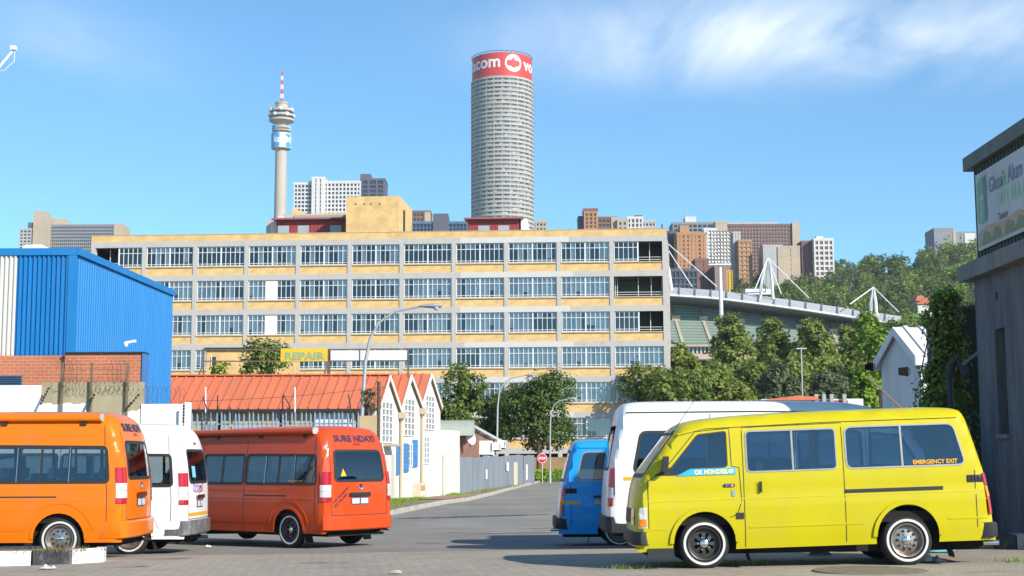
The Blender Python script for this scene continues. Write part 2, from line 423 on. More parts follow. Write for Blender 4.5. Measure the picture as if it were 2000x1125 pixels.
# traffic island with black and white kerb, bottom left
isl = [(-9.0, 20.75), (-7.4, 20.85), (-6.65, 21.05), (-6.25, 21.35), (-6.1, 21.7), (-6.25, 22.05), (-9.0, 22.15)]
mb = MB(); top = [(x - .07, y + (.07 if y < 21.6 else -.07)) for x, y in isl]
mb.prism(top, 0, 1, lambda p, q, t: (p, q, g(p, q) + (-.1 if t == 0 else .195)))
island = mb.build('traffic_island', M_verge)
tag(island, 'low traffic island of dry grass with black and white painted kerb, bottom left', 'traffic island')
kerb_line([(-6.25, 22.05), (-6.1, 21.7), (-6.25, 21.35), (-6.65, 21.05), (-7.4, 20.85), (-9.0, 20.75)], .52, island, [M_white, M_white, M_black, M_white, M_black, M_white], .16, .21)
# worn white lines painted on the near paving
mb = MB()
def painted(p, q, w):
    p, q = Vector((*p, 0)), Vector((*q, 0)); d = (q - p).normalized(); s = Vector((-d.y, d.x, 0)) * w / 2; n = max(2, int((q - p).length / .4)); vs = []
    for i in range(n + 1):
        c = p.lerp(q, i / n)
        for k in (-1, 1): e = c + s * k; vs.append((e.x, e.y, g(e.x, e.y) + .0105))
    mb.add(vs, [(2 * i, 2 * i + 1, 2 * i + 3, 2 * i + 2) for i in range(n)])
def gp(u, v):
    """where the ray of a photo pixel meets the ground near the camera"""
    Y = 15.0
    for _ in range(40):
        p = at(u, v, Y); gz = g(p.x, Y); Y = Y * (CAM_Z - gz) / max(.01, CAM_Z - p.z)
    return (p.x, Y)
for a, b, w in (((560, 1119), (1000, 1116), .1), ((600, 1112), (770, 1080), .1), ((720, 1108), (800, 1097), .28), ((830, 1106), (905, 1096), .28), ((725, 1108), (830, 1106), .14), ((800, 1097), (905, 1096), .14), ((930, 1106), (1000, 1097), .28), ((930, 1107), (1240, 1104), .12), ((1030, 1098), (1125, 1096), .3)):
    painted(gp(*a), gp(*b), w)
mk = mb.build('painted_marking', None, fix=False)
m = bpy.data.materials.new('worn_paint'); m.use_nodes = True; n, l = m.node_tree.nodes, m.node_tree.links
t = n.new('ShaderNodeTexCoord'); q = n.new('ShaderNodeTexNoise'); q.inputs['Scale'].default_value = 5; q.inputs['Detail'].default_value = 8; q.inputs['Roughness'].default_value = .75; l.new(t.outputs['Object'], q.inputs[0])
mr = n.new('ShaderNodeMapRange'); mr.inputs[1].default_value = .47; mr.inputs[2].default_value = .6; mr.inputs[3].default_value = 0; mr.inputs[4].default_value = .55; l.new(q.outputs[0], mr.inputs[0])
n['Principled BSDF'].inputs['Base Color'].default_value = (.55, .53, .48, 1); n['Principled BSDF'].inputs['Roughness'].default_value = .9
l.new(mr.outputs[0], n['Principled BSDF'].inputs['Alpha'])
mk.data.materials.clear(); mk.data.materials.append(m); mk['kind'] = 'structure'

# oil stains where vans stand
q = random.Random(12)
for k, (u, v, r_) in enumerate(((330, 1092, .35), (520, 1083, .5), (640, 1100, .3), (820, 1062, .45), (1010, 1058, .4), (1150, 1112, .3), (250, 1108, .28), (700, 1045, .5))):
    x, y = gp(u, v); n_ = 18; rr = [r_ * (.6 + .5 * q.random()) for _ in range(n_)]; mb = MB()
    vs = [(x, y, g(x, y) + .012)] + [(x + 1.3 * rr[i] * math.cos(2 * math.pi * i / n_), y + rr[i] * math.sin(2 * math.pi * i / n_), g(x, y + rr[i] * math.sin(2 * math.pi * i / n_)) + .0095) for i in range(n_)]
    mb.add(vs, [(0, i + 1, (i + 1) % n_ + 1) for i in range(n_)]); o = mb.build('oil_stain', None, fix=False); o['kind'] = 'structure'; o.data.materials.clear()
    m = MATS.get('oil_stain')
    if not m:
        m = bpy.data.materials.new('oil_stain'); MATS['oil_stain'] = m; m.use_nodes = True; n, l = m.node_tree.nodes, m.node_tree.links
        t = n.new('ShaderNodeTexCoord'); nz = n.new('ShaderNodeTexNoise'); nz.inputs['Scale'].default_value = 2.2; nz.inputs['Detail'].default_value = 7; l.new(t.outputs['Object'], nz.inputs[0])
        mr = n.new('ShaderNodeMapRange'); mr.inputs[1].default_value = .42; mr.inputs[2].default_value = .68; mr.inputs[3].default_value = 0; mr.inputs[4].default_value = .6; l.new(nz.outputs[0], mr.inputs[0])
        n['Principled BSDF'].inputs['Base Color'].default_value = (.05, .046, .042, 1); n['Principled BSDF'].inputs['Roughness'].default_value = .6; l.new(mr.outputs[0], n['Principled BSDF'].inputs['Alpha'])
    o.data.materials.append(m)
# ------------------------------------------------------------------ vans
def paint(name, col, rough=.32):
    return pm(name, col, rough, .05, 1.5, .03, 40, spec=.22, coat=.3, dirt=tuple(c * .62 + .07 for c in col), dscale=2.2, damt=.34, stretch=(1, 1, .6))
M_rubber = pm('tyre_rubber', (.022, .022, .023), .85, .2, 20, .2)
M_whitewall = pm('whitewall', (.62, .61, .58), .6, .08, 15)
M_rimdark = pm('black_steel_rim', (.035, .033, .032), .4, .2, 12, spec=.6)
M_rimsteel = pm('rusty_steel_rim', (.32, .29, .26), .38, .2, 9, metal=.7, dirt=(.16, .08, .04), dscale=7, damt=.8)
M_chrome = pm('chrome', (.75, .75, .74), .15, .05, 10, metal=1)
M_wtrim = pm('dull_window_trim', (.33, .32, .30), .45, .1, 10, metal=.5)
M_trim = pm('black_plastic_trim', (.025, .025, .027), .55, .2, 8)
M_under = pm('underbody', (.014, .013, .012), .95, .2, 5)
M_seat = pm('seat_cloth', (.2, .22, .24), .9, .2, 6, .3)
M_inner = pm('cabin_lining', (.16, .17, .18), .9, .1, 3)
M_red = pm('red_lamp', (.42, .012, .018), .15, .08, 10, coat=.8)
M_clearlamp = pm('clear_lamp', (.6, .58, .55), .15, .1, 20, coat=.8)
M_amber = pm('amber_lamp', (.75, .22, .01), .15, .08, 10, coat=.8)
M_glass = glass('tinted_van_glass', (.62, .73, .77), .78)
M_glassd = glass('dark_van_glass', (.4, .5, .55), .2)
M_band = pm('yellow_taxi_band', (.75, .37, .02), .4, .05, 5)
M_ink = pm('dark_blue_lettering', (.028, .03, .075), .5, .05, 5)
M_platew = pm('number_plate_white', (.55, .57, .62), .4, .05, 5)
M_plateb = pm('number_plate_print', (.05, .10, .2), .4, .05, 5)

def chaikin(p, it=2):
    for _ in range(it):
        q = [p[0]]
        for a, b in zip(p[:-1], p[1:]):
            q += [(.75 * a[0] + .25 * b[0], .75 * a[1] + .25 * b[1]), (.25 * a[0] + .75 * b[0], .25 * a[1] + .75 * b[1])]
        p = q + [p[-1]]
    return p
def densify(p, step, closed=False):
    out = []; k = len(p)
    for i in range(k if closed else k - 1):
        a, b = p[i], p[(i + 1) % k]; n = max(1, int(math.ceil(math.hypot(b[0] - a[0], b[1] - a[1]) / step)))
        out += [(a[0] + (b[0] - a[0]) * j / n, a[1] + (b[1] - a[1]) * j / n) for j in range(n)]
    if not closed: out.append(p[-1])
    return out
def round_poly(poly, r, n=4):
    """polygon with every corner rounded"""
    out = []; k = len(poly)
    for i in range(k):
        a, b, c = (Vector(poly[(i + j - 1) % k]) for j in range(3))
        da, dc = (a - b), (c - b); q = min(r, da.length * .45, dc.length * .45)
        s, e = b + da.normalized() * q, b + dc.normalized() * q
        for j in range(n + 1):
            t = j / n; p = s * (1 - t) ** 2 + b * 2 * t * (1 - t) + e * t * t; out.append((p.x, p.y))
    return out
def inside(px, py, poly):
    p = np.asarray(poly); x0, y0 = p[:, 0], p[:, 1]; x1, y1 = np.roll(x0, -1), np.roll(y0, -1)
    px = np.asarray(px)[:, None]; py = np.asarray(py)[:, None]
    c = ((y0 > py) != (y1 > py)) & (px < (x1 - x0) * (py - y0) / (y1 - y0 + 1e-12) + x0)
    return c.sum(1) % 2 == 1
def cdt_fill(outline, holes, step):
    """triangles of a polygon with holes, with points of a grid inside"""
    loops = [outline] + holes; V = []; E = []
    for lp in loops:
        b = len(V); V += [Vector(p) for p in lp]; E += [(b + i, b + (i + 1) % len(lp)) for i in range(len(lp))]
    A = np.array([(v.x, v.y) for v in V]); xs = np.arange(A[:, 0].min() + step / 2, A[:, 0].max(), step); ys = np.arange(A[:, 1].min() + step / 2, A[:, 1].max(), step)
    gxv, gyv = np.meshgrid(xs, ys); gxv = gxv.ravel(); gyv = gyv.ravel(); ok = inside(gxv, gyv, outline)
    for h in holes: ok &= ~inside(gxv, gyv, h)
    gxv, gyv = gxv[ok], gyv[ok]
    if len(gxv):
        d = np.full(len(gxv), 9.0)
        for i in range(0, len(A), 256): d = np.minimum(d, np.sqrt((gxv[:, None] - A[None, i:i + 256, 0]) ** 2 + (gyv[:, None] - A[None, i:i + 256, 1]) ** 2).min(1))
        V += [Vector((x, y)) for x, y, q in zip(gxv, gyv, d) if q > step * .45]
    v2, _, f2, *_ = geometry.delaunay_2d_cdt(V, E, [], 0, 1e-6)
    v2 = np.array([(v.x, v.y) for v in v2]); f2 = [f for f in f2 if len(f) == 3]
    F = np.array(f2); c = v2[F].mean(1); ok = inside(c[:, 0], c[:, 1], outline)
    for h in holes: ok &= ~inside(c[:, 0], c[:, 1], h)
    return v2, F[ok]

class Van:
    def __init__(s, name, label, cat, group, prof, wz, r, sill, axles, arch_r, wheel_r, mat, side_holes, rear_hole=None, front_hole=None, rake=0.0, bulge=.04):
        s.root = thing(name, label, cat, group=group); s.mat = mat; s.r = r; s.rake = rake; s.bulge = bulge
        s.hard = np.array(densify(chaikin(prof, 2), .09)); s.wz = wz; s.axles = axles; s.wheel_r = wheel_r; s.L = max(p[0] for p in prof)
        # bottom line with the wheel arches
        bot = [(prof[-1][0], sill)] if prof[-1][1] > sill + .02 else []
        for xa in sorted(axles, reverse=True):
            h = sill - wheel_r; q = math.asin(max(-1, min(1, h / arch_r)))
            bot += [(xa + arch_r * math.cos(q + (math.pi - 2 * q) * i / 16), wheel_r + arch_r * math.sin(q + (math.pi - 2 * q) * i / 16)) for i in range(17)]
        bot += [(prof[0][0], sill)] if prof[0][1] > sill + .02 else []
        s.outline = [tuple(p) for p in s.hard] + densify([tuple(s.hard[-1])] + bot + [tuple(s.hard[0])], .1)[1:-1]
        s.side_holes = {k: [round_poly(h, q) for h, q in v] for k, v in side_holes.items()}
        mb = MB()
        for sd in (1, -1):
            v2, F = cdt_fill(s.outline, [densify(h, .1, True) for h in s.side_holes.get(sd, [])], .075)
            P = s.Sv(v2[:, 0], v2[:, 1], sd)
            mb.add([tuple(p) for p in P], [tuple(f) if sd > 0 else tuple(reversed(f)) for f in F.tolist()])
        # skin across rear, roof and front
        n = 13; ts = np.linspace(-1, 1, n); H = s.hard; tg = np.gradient(H, axis=0); nr = np.stack([-tg[:, 1], tg[:, 0]], 1); nr /= np.linalg.norm(nr, axis=1)[:, None] + 1e-9
        ye = np.interp(H[:, 1], wz[0], wz[1]) - r; vs = []
        for i in range(len(H)):
            for t in ts:
                o = bulge * (1 - t * t); x, z = H[i, 0] + nr[i, 0] * o, H[i, 1] + nr[i, 1] * o
                vs.append((x, t * ye[i], z + rake * (axles[-1] - x)))
        fs = []
        for i in range(len(H) - 1):
            for j in range(n - 1):
                cx, cz = (H[i] + H[i + 1]) / 2; cy = abs(ts[j] + ts[j + 1]) / 2 * ye[i]; skip = False
                for hole, rear in ((rear_hole, True), (front_hole, False)):
                    if hole and ((cx < s.L / 2) == rear) and hole[0] < cz < hole[1] and cy < hole[2]: skip = True
                if not skip: fs.append((i * n + j, i * n + j + 1, (i + 1) * n + j + 1, (i + 1) * n + j))
        mb.add(vs, fs)
        s.body = mb.build('body', mat, s.root, 40, merge=2e-4)
        # floor, wheel wells and cabin lining
        mb = MB(); w = s.W(.5)
        mb.box(.12, s.L - .12, -w + .22, w - .22, sill - .06, sill + .42)
        mb.box(.2, s.L - .2, -w + .06, w - .06, sill + .3, sill + .43)
        for xa in axles: mb.tube([(xa, -w + .12, wheel_r), (xa, w - .12, wheel_r)], .045, 6)
        mb.build('underbody', M_under, s.root)
    def W(s, z): return np.interp(z, s.wz[0], s.wz[1])
    def Sv(s, x, z, sd, off=0.0):
        """places on the side skin for arrays of (x, z)"""
        x = np.atleast_1d(np.asarray(x, float)); z = np.atleast_1d(np.asarray(z, float)); d = np.full(len(x), 9.0)
        A, B = s.hard[:-1], s.hard[1:]; AB = B - A; L2 = (AB ** 2).sum(1) + 1e-12
        for k in range(0, len(x), 512):
            px, pz = x[k:k + 512, None], z[k:k + 512, None]
            t = np.clip(((px - A[None, :, 0]) * AB[None, :, 0] + (pz - A[None, :, 1]) * AB[None, :, 1]) / L2[None], 0, 1)
            d[k:k + 512] = np.sqrt((px - A[None, :, 0] - t * AB[None, :, 0]) ** 2 + (pz - A[None, :, 1] - t * AB[None, :, 1]) ** 2).min(1)
        q = np.clip(d, 0, s.r); y = s.W(z) - s.r + np.sqrt(np.maximum(0, s.r ** 2 - (s.r - q) ** 2)) + off
        return np.stack([x, sd * y, z + s.rake * (s.axles[-1] - x)], 1)
    def Rv(s, y, z, off=0.0, front=False):
        """places on the rear (or front) skin"""
        y = np.atleast_1d(np.asarray(y, float)); z = np.atleast_1d(np.asarray(z, float))
        H = s.hard; half = H[:, 0] > s.L / 2 if front else H[:, 0] < s.L / 2
        h = H[half]; h = h[np.argsort(h[:, 1])]
        x = np.interp(z, h[:, 1], h[:, 0]); ye = s.W(z) - s.r; t = np.clip(np.abs(y) / ye, 0, 1); o = s.bulge * (1 - t * t) + off
        x = x + o if front else x - o
        return np.stack([x, y, z + s.rake * (s.axles[-1] - x)], 1)
    def side_panel(s, name, poly, sd, off, mat, step=.12, parent=None, thick=0, smooth=None):
        v2, F = cdt_fill(densify(poly, step, True), [], step)
        P = s.Sv(v2[:, 0], v2[:, 1], sd, off); mb = MB(); mb.add(P, [tuple(f) if sd < 0 else tuple(reversed(f)) for f in F.tolist()])
        return mb.build(name, mat, parent or s.root, smooth, fix=False)
    def rear_panel(s, name, poly, off, mat, step=.12, parent=None, front=False):
        v2, F = cdt_fill(densify(poly, step, True), [], step)
        P = s.Rv(v2[:, 0], v2[:, 1], off, front); mb = MB(); mb.add(P, [tuple(f) if front else tuple(reversed(f)) for f in F.tolist()])
        return mb.build(name, mat, parent or s.root, 40, fix=False)
    def ribbon(s, name, pts, sd, w, off, mat, parent=None, closed=False, rear=False, front=False, depth=.0):
        """thin strip following the skin: seams, rails, rubber seals"""
        pts = densify(pts, .08, closed); P = np.array(pts); k = len(P)
        tg = (np.roll(P, -1, 0) - np.roll(P, 1, 0)) if closed else np.gradient(P, axis=0)
        nr = np.stack([-tg[:, 1], tg[:, 0]], 1); nr /= np.linalg.norm(nr, axis=1)[:, None] + 1e-9
        f = (lambda a, b, o: s.Rv(a, b, o, front)) if rear else (lambda a, b, o: s.Sv(a, b, sd, o))
        A = P + nr * w / 2; B = P - nr * w / 2; mb = MB()
        rows = [f(A[:, 0], A[:, 1], off - .012), f(A[:, 0], A[:, 1], off), f(B[:, 0], B[:, 1], off), f(B[:, 0], B[:, 1], off - .012)]
        vs = [tuple(r_[i]) for i in range(k) for r_ in rows]
        fs = [(i * 4 + j, i * 4 + j + 1, ((i + 1) % k) * 4 + j + 1, ((i + 1) % k) * 4 + j) for i in range(k if closed else k - 1) for j in range(3)]
        mb.add(vs, fs); return mb.build(name, mat, parent or s.root, 50)
    def side_text(s, name, body, x, z, size, sd, mat, bold=.0, off=.006, parent=None, spacing=1.0, width=None):
        vs, fs, w = text_mesh(body, size, bold, 0, spacing); v = np.array(vs); k = (width / w) if width else 1
        P = s.Sv(x - sd * v[:, 0] * k, z + v[:, 1], sd, off); mb = MB(); mb.add(P, fs); return mb.build(name, mat, parent or s.root, fix=False)
    def rear_text(s, name, body, y, z, size, mat, bold=0, off=.006, ang=0, parent=None, width=None):
        vs, fs, w = text_mesh(body, size, bold, 0, 1.0, cuts=8); v = np.array(vs); k = (width / w) if width else 1; c, sn = math.cos(ang), math.sin(ang)
        a, b = v[:, 0] * k, v[:, 1]; P = s.Rv(y - (a * c - b * sn), z + a * sn + b * c, off); mb = MB(); mb.add(P, fs); return mb.build(name, mat, parent or s.root, fix=False)
    def wheel(s, xa, sd, style, w=.2):
        r = s.wheel_r; y = sd * (float(s.W(r)) - .03 - w / 2); t = w / 2
        mb = MB(); ri = r * .66
        mb.lathe([(ri, -t * .8), (ri + .02, -t), (r - .05, -t), (r - .015, -t * .8), (r, -t * .5), (r, t * .5), (r - .015, t * .8), (r - .05, t), (ri + .02, t), (ri, t * .8)], 40, 0, (0, 0, 0), 'y')
        wh = mb.build('wheel', M_rubber, s.root, 35); wh.location = (xa, y, r)
        mb = MB(); q = sd * (t + .003)
        mb.lathe([(ri + .018, q - sd * .01), (ri + .022, q), (ri + .05, q), (ri + .054, q - sd * .01)], 40, 0, (0, 0, 0), 'y'); mb.build('whitewall', M_whitewall, wh, 40)
        rm = M_rimsteel if style == 'steel' else M_rimdark
        mb = MB(); e = sd * t
        mb.lathe([(ri, e * .8), (ri - .006, e * .95), (ri - .02, e * .9), (ri - .035, e * .45), (ri - .05, e * .3), (ri * .62, e * .35)], 36, 0, (0, 0, 0), 'y')
        k = 10 if style == 'steel' else 8
        # disc with openings: spokes between an inner and an outer ring
        for i in range(k):
            a0 = 2 * math.pi * (i - .27) / k; a1 = 2 * math.pi * (i + .27) / k; vs = []
            for rr, aa, yy in ((.05, a0, .5), (.05, a1, .5), (ri * .66, a1, .36), (ri * .66, a0, .36)): vs.append((rr * math.cos(aa), e * yy, rr * math.sin(aa)))
            vs += [(x, yy - sd * .012, z) for x, yy, z in vs]
            mb.add(vs, [(0, 1, 2, 3), (0, 4, 5, 1), (1, 5, 6, 2), (2, 6, 7, 3), (3, 7, 4, 0)])
        if style == 'steel': mb.lathe([(ri * .66, e * .36), (ri * .52, e * .4), (ri * .3, e * .48), (.05, e * .5)], 36, 0, (0, 0, 0), 'y')
        mb.build('rim', rm, wh, 35)
        mb = MB(); mb.lathe([(ri * .64, e * .1), (.001, e * .1)], 24, 0, (0, 0, 0), 'y'); mb.build('brake_drum', M_under, wh)
        if style == 'steel':
            for i in range(10):
                a = 2 * math.pi * i / 10; mb = MB(); mb.lathe([(.0165, e * .47), (.001, e * .47)], 10, 0, (ri * .55 * math.cos(a), sd * .004, ri * .55 * math.sin(a)), 'y'); mb.build('rim_hole', M_under, wh)
        mb = MB(); mb.lathe([(.052, e * .48), (.05, e * .62), (.03, e * .72), (.001, e * .74)], 16, 0, (0, 0, 0), 'y')
        for i in range(5):
            a = 2 * math.pi * i / 5; mb.lathe([(.011, e * .46), (.011, e * .6), (.001, e * .6)], 6, 0, (.075 * math.cos(a), 0, .075 * math.sin(a)), 'y')
        mb.build('hub_cap', M_chrome, wh, 35)
        return wh
    def flap(s, xa, sd):
        w = float(s.W(.4)); mb = MB(); mb.add([(xa, sd * (w - .24), .34), (xa, sd * (w - .02), .34), (xa - .07, sd * (w - .02), .1), (xa - .07, sd * (w - .24), .1)] , [(0, 1, 2, 3)])
        mb.add([(xa - .012, sd * (w - .24), .34), (xa - .012, sd * (w - .02), .34), (xa - .082, sd * (w - .02), .1), (xa - .082, sd * (w - .24), .1)], [(0, 1, 2, 3)]); mb.build('mud_flap', M_trim, s.root)
    def seats(s, xs, z0, h=.62, w=None):
        w = w or float(s.W(1.0)) - .18
        for x in xs:
            mb = MB(); k = 3; ww = 2 * w / k
            for i in range(k):
                y0 = -w + i * ww + .03; y1 = y0 + ww - .06
                pr = round_poly([(0, 0), (.5, .02), (.5, .13), (.1, .14), (-.04, h), (-.14, h)], .05, 3)
                mb.prism(pr, y0, y1, lambda p, q, t: (x + p, t, z0 + q))
                mb.prism(round_poly([(-.15, h + .02), (-.05, h + .02), (-.07, h + .2), (-.15, h + .2)], .03, 3), y0 + .1, y1 - .1, lambda p, q, t: (x + p, t, z0 + q))
            mb.build('seat_row', M_seat, s.root, 40)
    def lamp(s, name, x_in, s_out, z0, z1, sd, mat, off=.012, parent=None):
        """lamp wrapped round the rear corner: x_in on the rear face, s_out along the side"""
        zs = np.linspace(z0, z1, 8); vs = []; cols = 0
        rows = []
        for z in zs:
            row = []; ye = float(s.W(z)) - s.r
            for t in np.linspace(-x_in, 0, 3): row.append(tuple(s.Rv(sd * (ye + t), z, off)[0]))
            H = s.hard[s.hard[:, 0] < s.L / 2]; H = H[np.argsort(H[:, 1])]; x0 = float(np.interp(z, H[:, 1], H[:, 0]))
            for q in np.linspace(.012, s_out, 6): p = s.Sv(x0 + q, z, sd, off * .8)[0]; row.append((p[0] - off * max(0, 1 - q / s.r) * .8, p[1], p[2]))
            rows.append(row)
        w = len(rows[0]); mb = MB(); mb.add([p for r_ in rows for p in r_], [(j * w + i, j * w + i + 1, (j + 1) * w + i + 1, (j + 1) * w + i) for j in range(len(rows) - 1) for i in range(w - 1)])
        # rim towards the body
        return mb.build(name, mat, parent or s.root, 50)
    def place(s, x, y, ang, pitch=0.0, roll=0.0):
        s.root.location = (x, y, g(x, y)); s.root.rotation_euler = (roll, pitch, ang)

def plan_bumper(v, name, z0, z1, x_rear, half, wrap, mat, front=False, th=.09):
    """bumper bent round the corners"""
    o = [( -.0, -half)]; L = v.L
    pts = [(wrap, half), (.10, half), (.03, half - .06), (0, half - .16), (-.015, 0), (0, -half + .16), (.03, -half + .06), (.10, -half), (wrap, -half)]
    inner = [(x + th, y * (1 - .08)) for x, y in reversed(pts)]
    poly = [(x + x_rear if not front else L - x_rear - x, y) for x, y in pts + inner]
    zs = [(z0, .02), (z0 + .02, 0), (z1 - .02, 0), (z1, .02)]; n = len(poly); mb = MB(); vs = []
    for z, ins in zs:
        for x, y in poly: vs.append((x + (ins if not front else -ins), y * (1 - ins * .3), z))
    fs = [(j * n + i, j * n + (i + 1) % n, (j + 1) * n + (i + 1) % n, (j + 1) * n + i) for j in range(len(zs) - 1) for i in range(n)]
    k = len(pts)
    for b in (0, (len(zs) - 1) * n):
        fs += [(b + i, b + i + 1, b + n - 2 - i, b + n - 1 - i) for i in range(k - 1)]
    mb.add(vs, fs); return mb.build(name, mat, v.root, 40)

def win(v, poly, r, sd, gmat, seal=M_trim, sw=.03, off=.003, name='window'):
    """window in a real opening: rubber seal, pane"""
    rp = round_poly(poly, r)
    f = v.ribbon(name, rp, sd, sw, .006, seal, closed=True)
    v.side_panel('pane', rp, sd, -.006, gmat, .15, f)
    return f

# ---- tall minibus with leaning tail (orange, white, red)
def minibus(name, label, mat, wheel_style, awning, bumper_mat, group='minibus taxis parked at the rank', rear_clear=False):
    L = 5.3
    prof = [(.03, .34), (0, .42), (0, .8), (0.0, 1.12), (.035, 1.5), (.10, 1.85), (.17, 2.08), (.27, 2.23), (.42, 2.285), (.9, 2.30), (2.6, 2.31), (3.7, 2.28), (4.05, 2.2), (4.35, 2.0), (4.95, 1.3), (5.08, 1.14), (5.24, .98), (5.29, .75), (5.3, .45), (5.26, .3)]
    wz = ([.2, .55, .9, 1.0, 1.15, 1.8, 2.05, 2.31], [.90, .935, .94, .93, .93, .86, .82, .74])
    panes = [(.27, .86), (.88, 1.30), (1.32, 1.68), (1.70, 2.2)]
    panes2 = [(2.36, 2.95), (2.97, 3.5)]
    z0, z1 = 1.215, 1.755
    H = [([(.25, z0), (2.24, z0), (2.24, z1 + .02), (.31, z1)], .07), ([(2.33, z0), (3.54, z0), (3.54, z1 + .02), (2.33, z1 + .02)], .05), ([(3.68, z0 - .03), (4.62, z0 - .06), (4.24, z1 - .06), (3.68, z1)], .06)]
    v = Van(name, label, 'minibus', group, prof, wz, .13, .28, [1.0, 4.11], .405, .335, mat, {1: H, -1: H}, rear_hole=(1.3, 1.82, .6), front_hole=(1.35, 2.0, .66))
    for sd in (1, -1):
        for h, q in H: win(v, h, q, sd, M_glass, M_trim, .05)
        for p in panes[:-1]: v.ribbon('window_divider', [(p[1] + .01, z0), (p[1] + .01, z1)], sd, .05 if p[1] < 1 else .035, .005, M_trim)
        v.ribbon('window_divider', [(2.96, z0), (2.96, z1)], sd, .04, .005, M_trim)
        v.ribbon('chrome_divider', [(.87, z0), (.87, z1)], sd, .009, .010, M_chrome)
        v.ribbon('chrome_divider', [(1.69, z0), (1.69, z1)], sd, .009, .010, M_chrome)
        for pts in ([(2.28, .3), (2.28, 2.05)], [(3.61, .3), (3.61, 2.0)], [(.26, .98), (.36, 2.1)], [(.26, .6), (.26, .98)]): v.ribbon('door_seam', pts, sd, .011, .002, M_trim)
        v.ribbon('slide_rail', [(1.05, .985), (2.27, .985)], sd, .022, .004, M_trim)
        v.ribbon('body_crease', [(.3, .93), (5.0, .93)], sd, .012, .006, mat)
        v.ribbon('body_crease', [(1.55, .47), (3.5, .47)], sd, .02, .005, mat)
        for xa in v.axles:
            arc = [(xa + .425 * math.cos(t), .335 + .425 * math.sin(t)) for t in [math.pi * i / 14 for i in range(15)]]
            v.ribbon('wheel_arch_lip', arc, sd, .05, .012, mat)
            arc = [(xa + .56 * math.cos(t), .335 + .56 * math.sin(t)) for t in [math.pi * (.08 + .84 * i / 14) for i in range(15)]]
            v.ribbon('wheel_arch_swell', arc, sd, .03, .008, mat)
            v.wheel(xa, sd, wheel_style)
        v.flap(.62, sd)
        for k, (a, b, m_) in enumerate(((1.22, 1.46, M_red), (1.10, 1.215, M_clearlamp), (.985, 1.095, M_clearlamp), (.9, .98, M_red))):
            tl = v.lamp('tail_lamp', .03, .12, a - .02, b - .02, sd, m_)
    # rear door
    rw = round_poly([(.66, 1.27), (-.66, 1.27), (-.62, 1.84), (.62, 1.84)], .09)
    f = v.ribbon('rear_window', rw, 1, .05, .008, M_trim, closed=True, rear=True)
    v.rear_panel('pane', rw, .004, M_glassd, .12, f)
    for pts in ([(.74, .62), (.77, 1.3), (.70, 2.0)], [(-.74, .62), (-.77, 1.3), (-.70, 2.0)], [(.74, .62), (-.74, .62)]): v.ribbon('rear_door_seam', pts, 1, .012, .002, M_trim, rear=True)
    v.rear_panel('brake_lamp', round_poly([(.09, 1.95), (-.09, 1.95), (-.09, 1.99), (.09, 1.99)], .01), .012, M_red, .1)
    v.ribbon('door_handle', [(.32, 1.01), (-.24, 1.01)], 1, .07, .035, M_trim if rear_clear else M_chrome, rear=True)
    pl = v.rear_panel('number_plate', [(.26, .82), (-.2, .82), (-.2, .95), (.26, .95)], .012, M_plateb, .1)
    for a, b in ((.245, .05), (.01, -.185)): v.rear_panel('plate_field', [(a, .835), (b, .835), (b, .935), (a, .935)], .015, M_platew, .1, pl)
    mb = MB(); mb.lathe([(.055, 0), (.055, .012), (.03, .016), (.001, .016)], 20, 0, (0, 0, 0), 'x'); em = mb.build('emblem', M_chrome, v.root, 40); em.location = (float(v.Rv(0, 1.15, .02)[0, 0]), 0.02, 1.15)
    plan_bumper(v, 'rear_bumper', .34, .60, -.06, .925, .42, bumper_mat)
    plan_bumper(v, 'front_bumper', .28, .58, -.03, .91, .4, mat, True)
    v.rear_panel('windscreen', round_poly([(.7, 1.3), (-.7, 1.3), (-.66, 2.02), (.66, 2.02)], .08), .006, M_glassd, .12, front=True)
    for sd in (1, -1): v.rear_panel('headlamp', round_poly([(sd * .72, .82), (sd * .4, .84), (sd * .42, 1.0), (sd * .74, 1.04)], .03), .012, M_clearlamp, .12, front=True)
    v.seats([.55, 1.35, 2.15, 2.95, 3.75], .62, .62)
    # exhaust
    mb = MB(); mb.tube([(.5, -.55, .27), (-.06, -.6, .25)], .028, 10); mb.build('exhaust_pipe', M_trim, v.root, 40)
    if awning:
        mb = MB(); pr = round_poly([(0, -.055), (.13, -.055), (.15, .0), (.12, .06), (0, .06)], .03, 3)
        mb.prism(pr, .42, 4.1, lambda p, q, t: (t, .73 + p, 2.22 + q))
        aw = mb.build('roof_awning', mat, v.root, 40)
        for x in (.65, 1.9, 3.2): MB().box(x, x + .09, .70, .83, 2.10, 2.16).build('bracket', M_trim, aw)
        mb = MB(); mb.prism(round_poly([(0, -.06), (.135, -.06), (.155, .0), (.125, .065), (0, .065)], .03, 3), .395, .42, lambda p, q, t: (t, .73 + p, 2.22 + q)); mb.build('end_cap', pm('grey_cap', (.45, .44, .42), .5), aw)
    return v

M_orange = paint('orange_paint', (.74, .165, .002)); M_redor = paint('red_orange_paint', (.56, .066, .012)); M_whitep = paint('white_paint', (.78, .78, .77)); M_yellow = paint('yellow_paint', (.52, .44, .003), .4); M_bluep = paint('blue_paint', (.014, .31, .74))

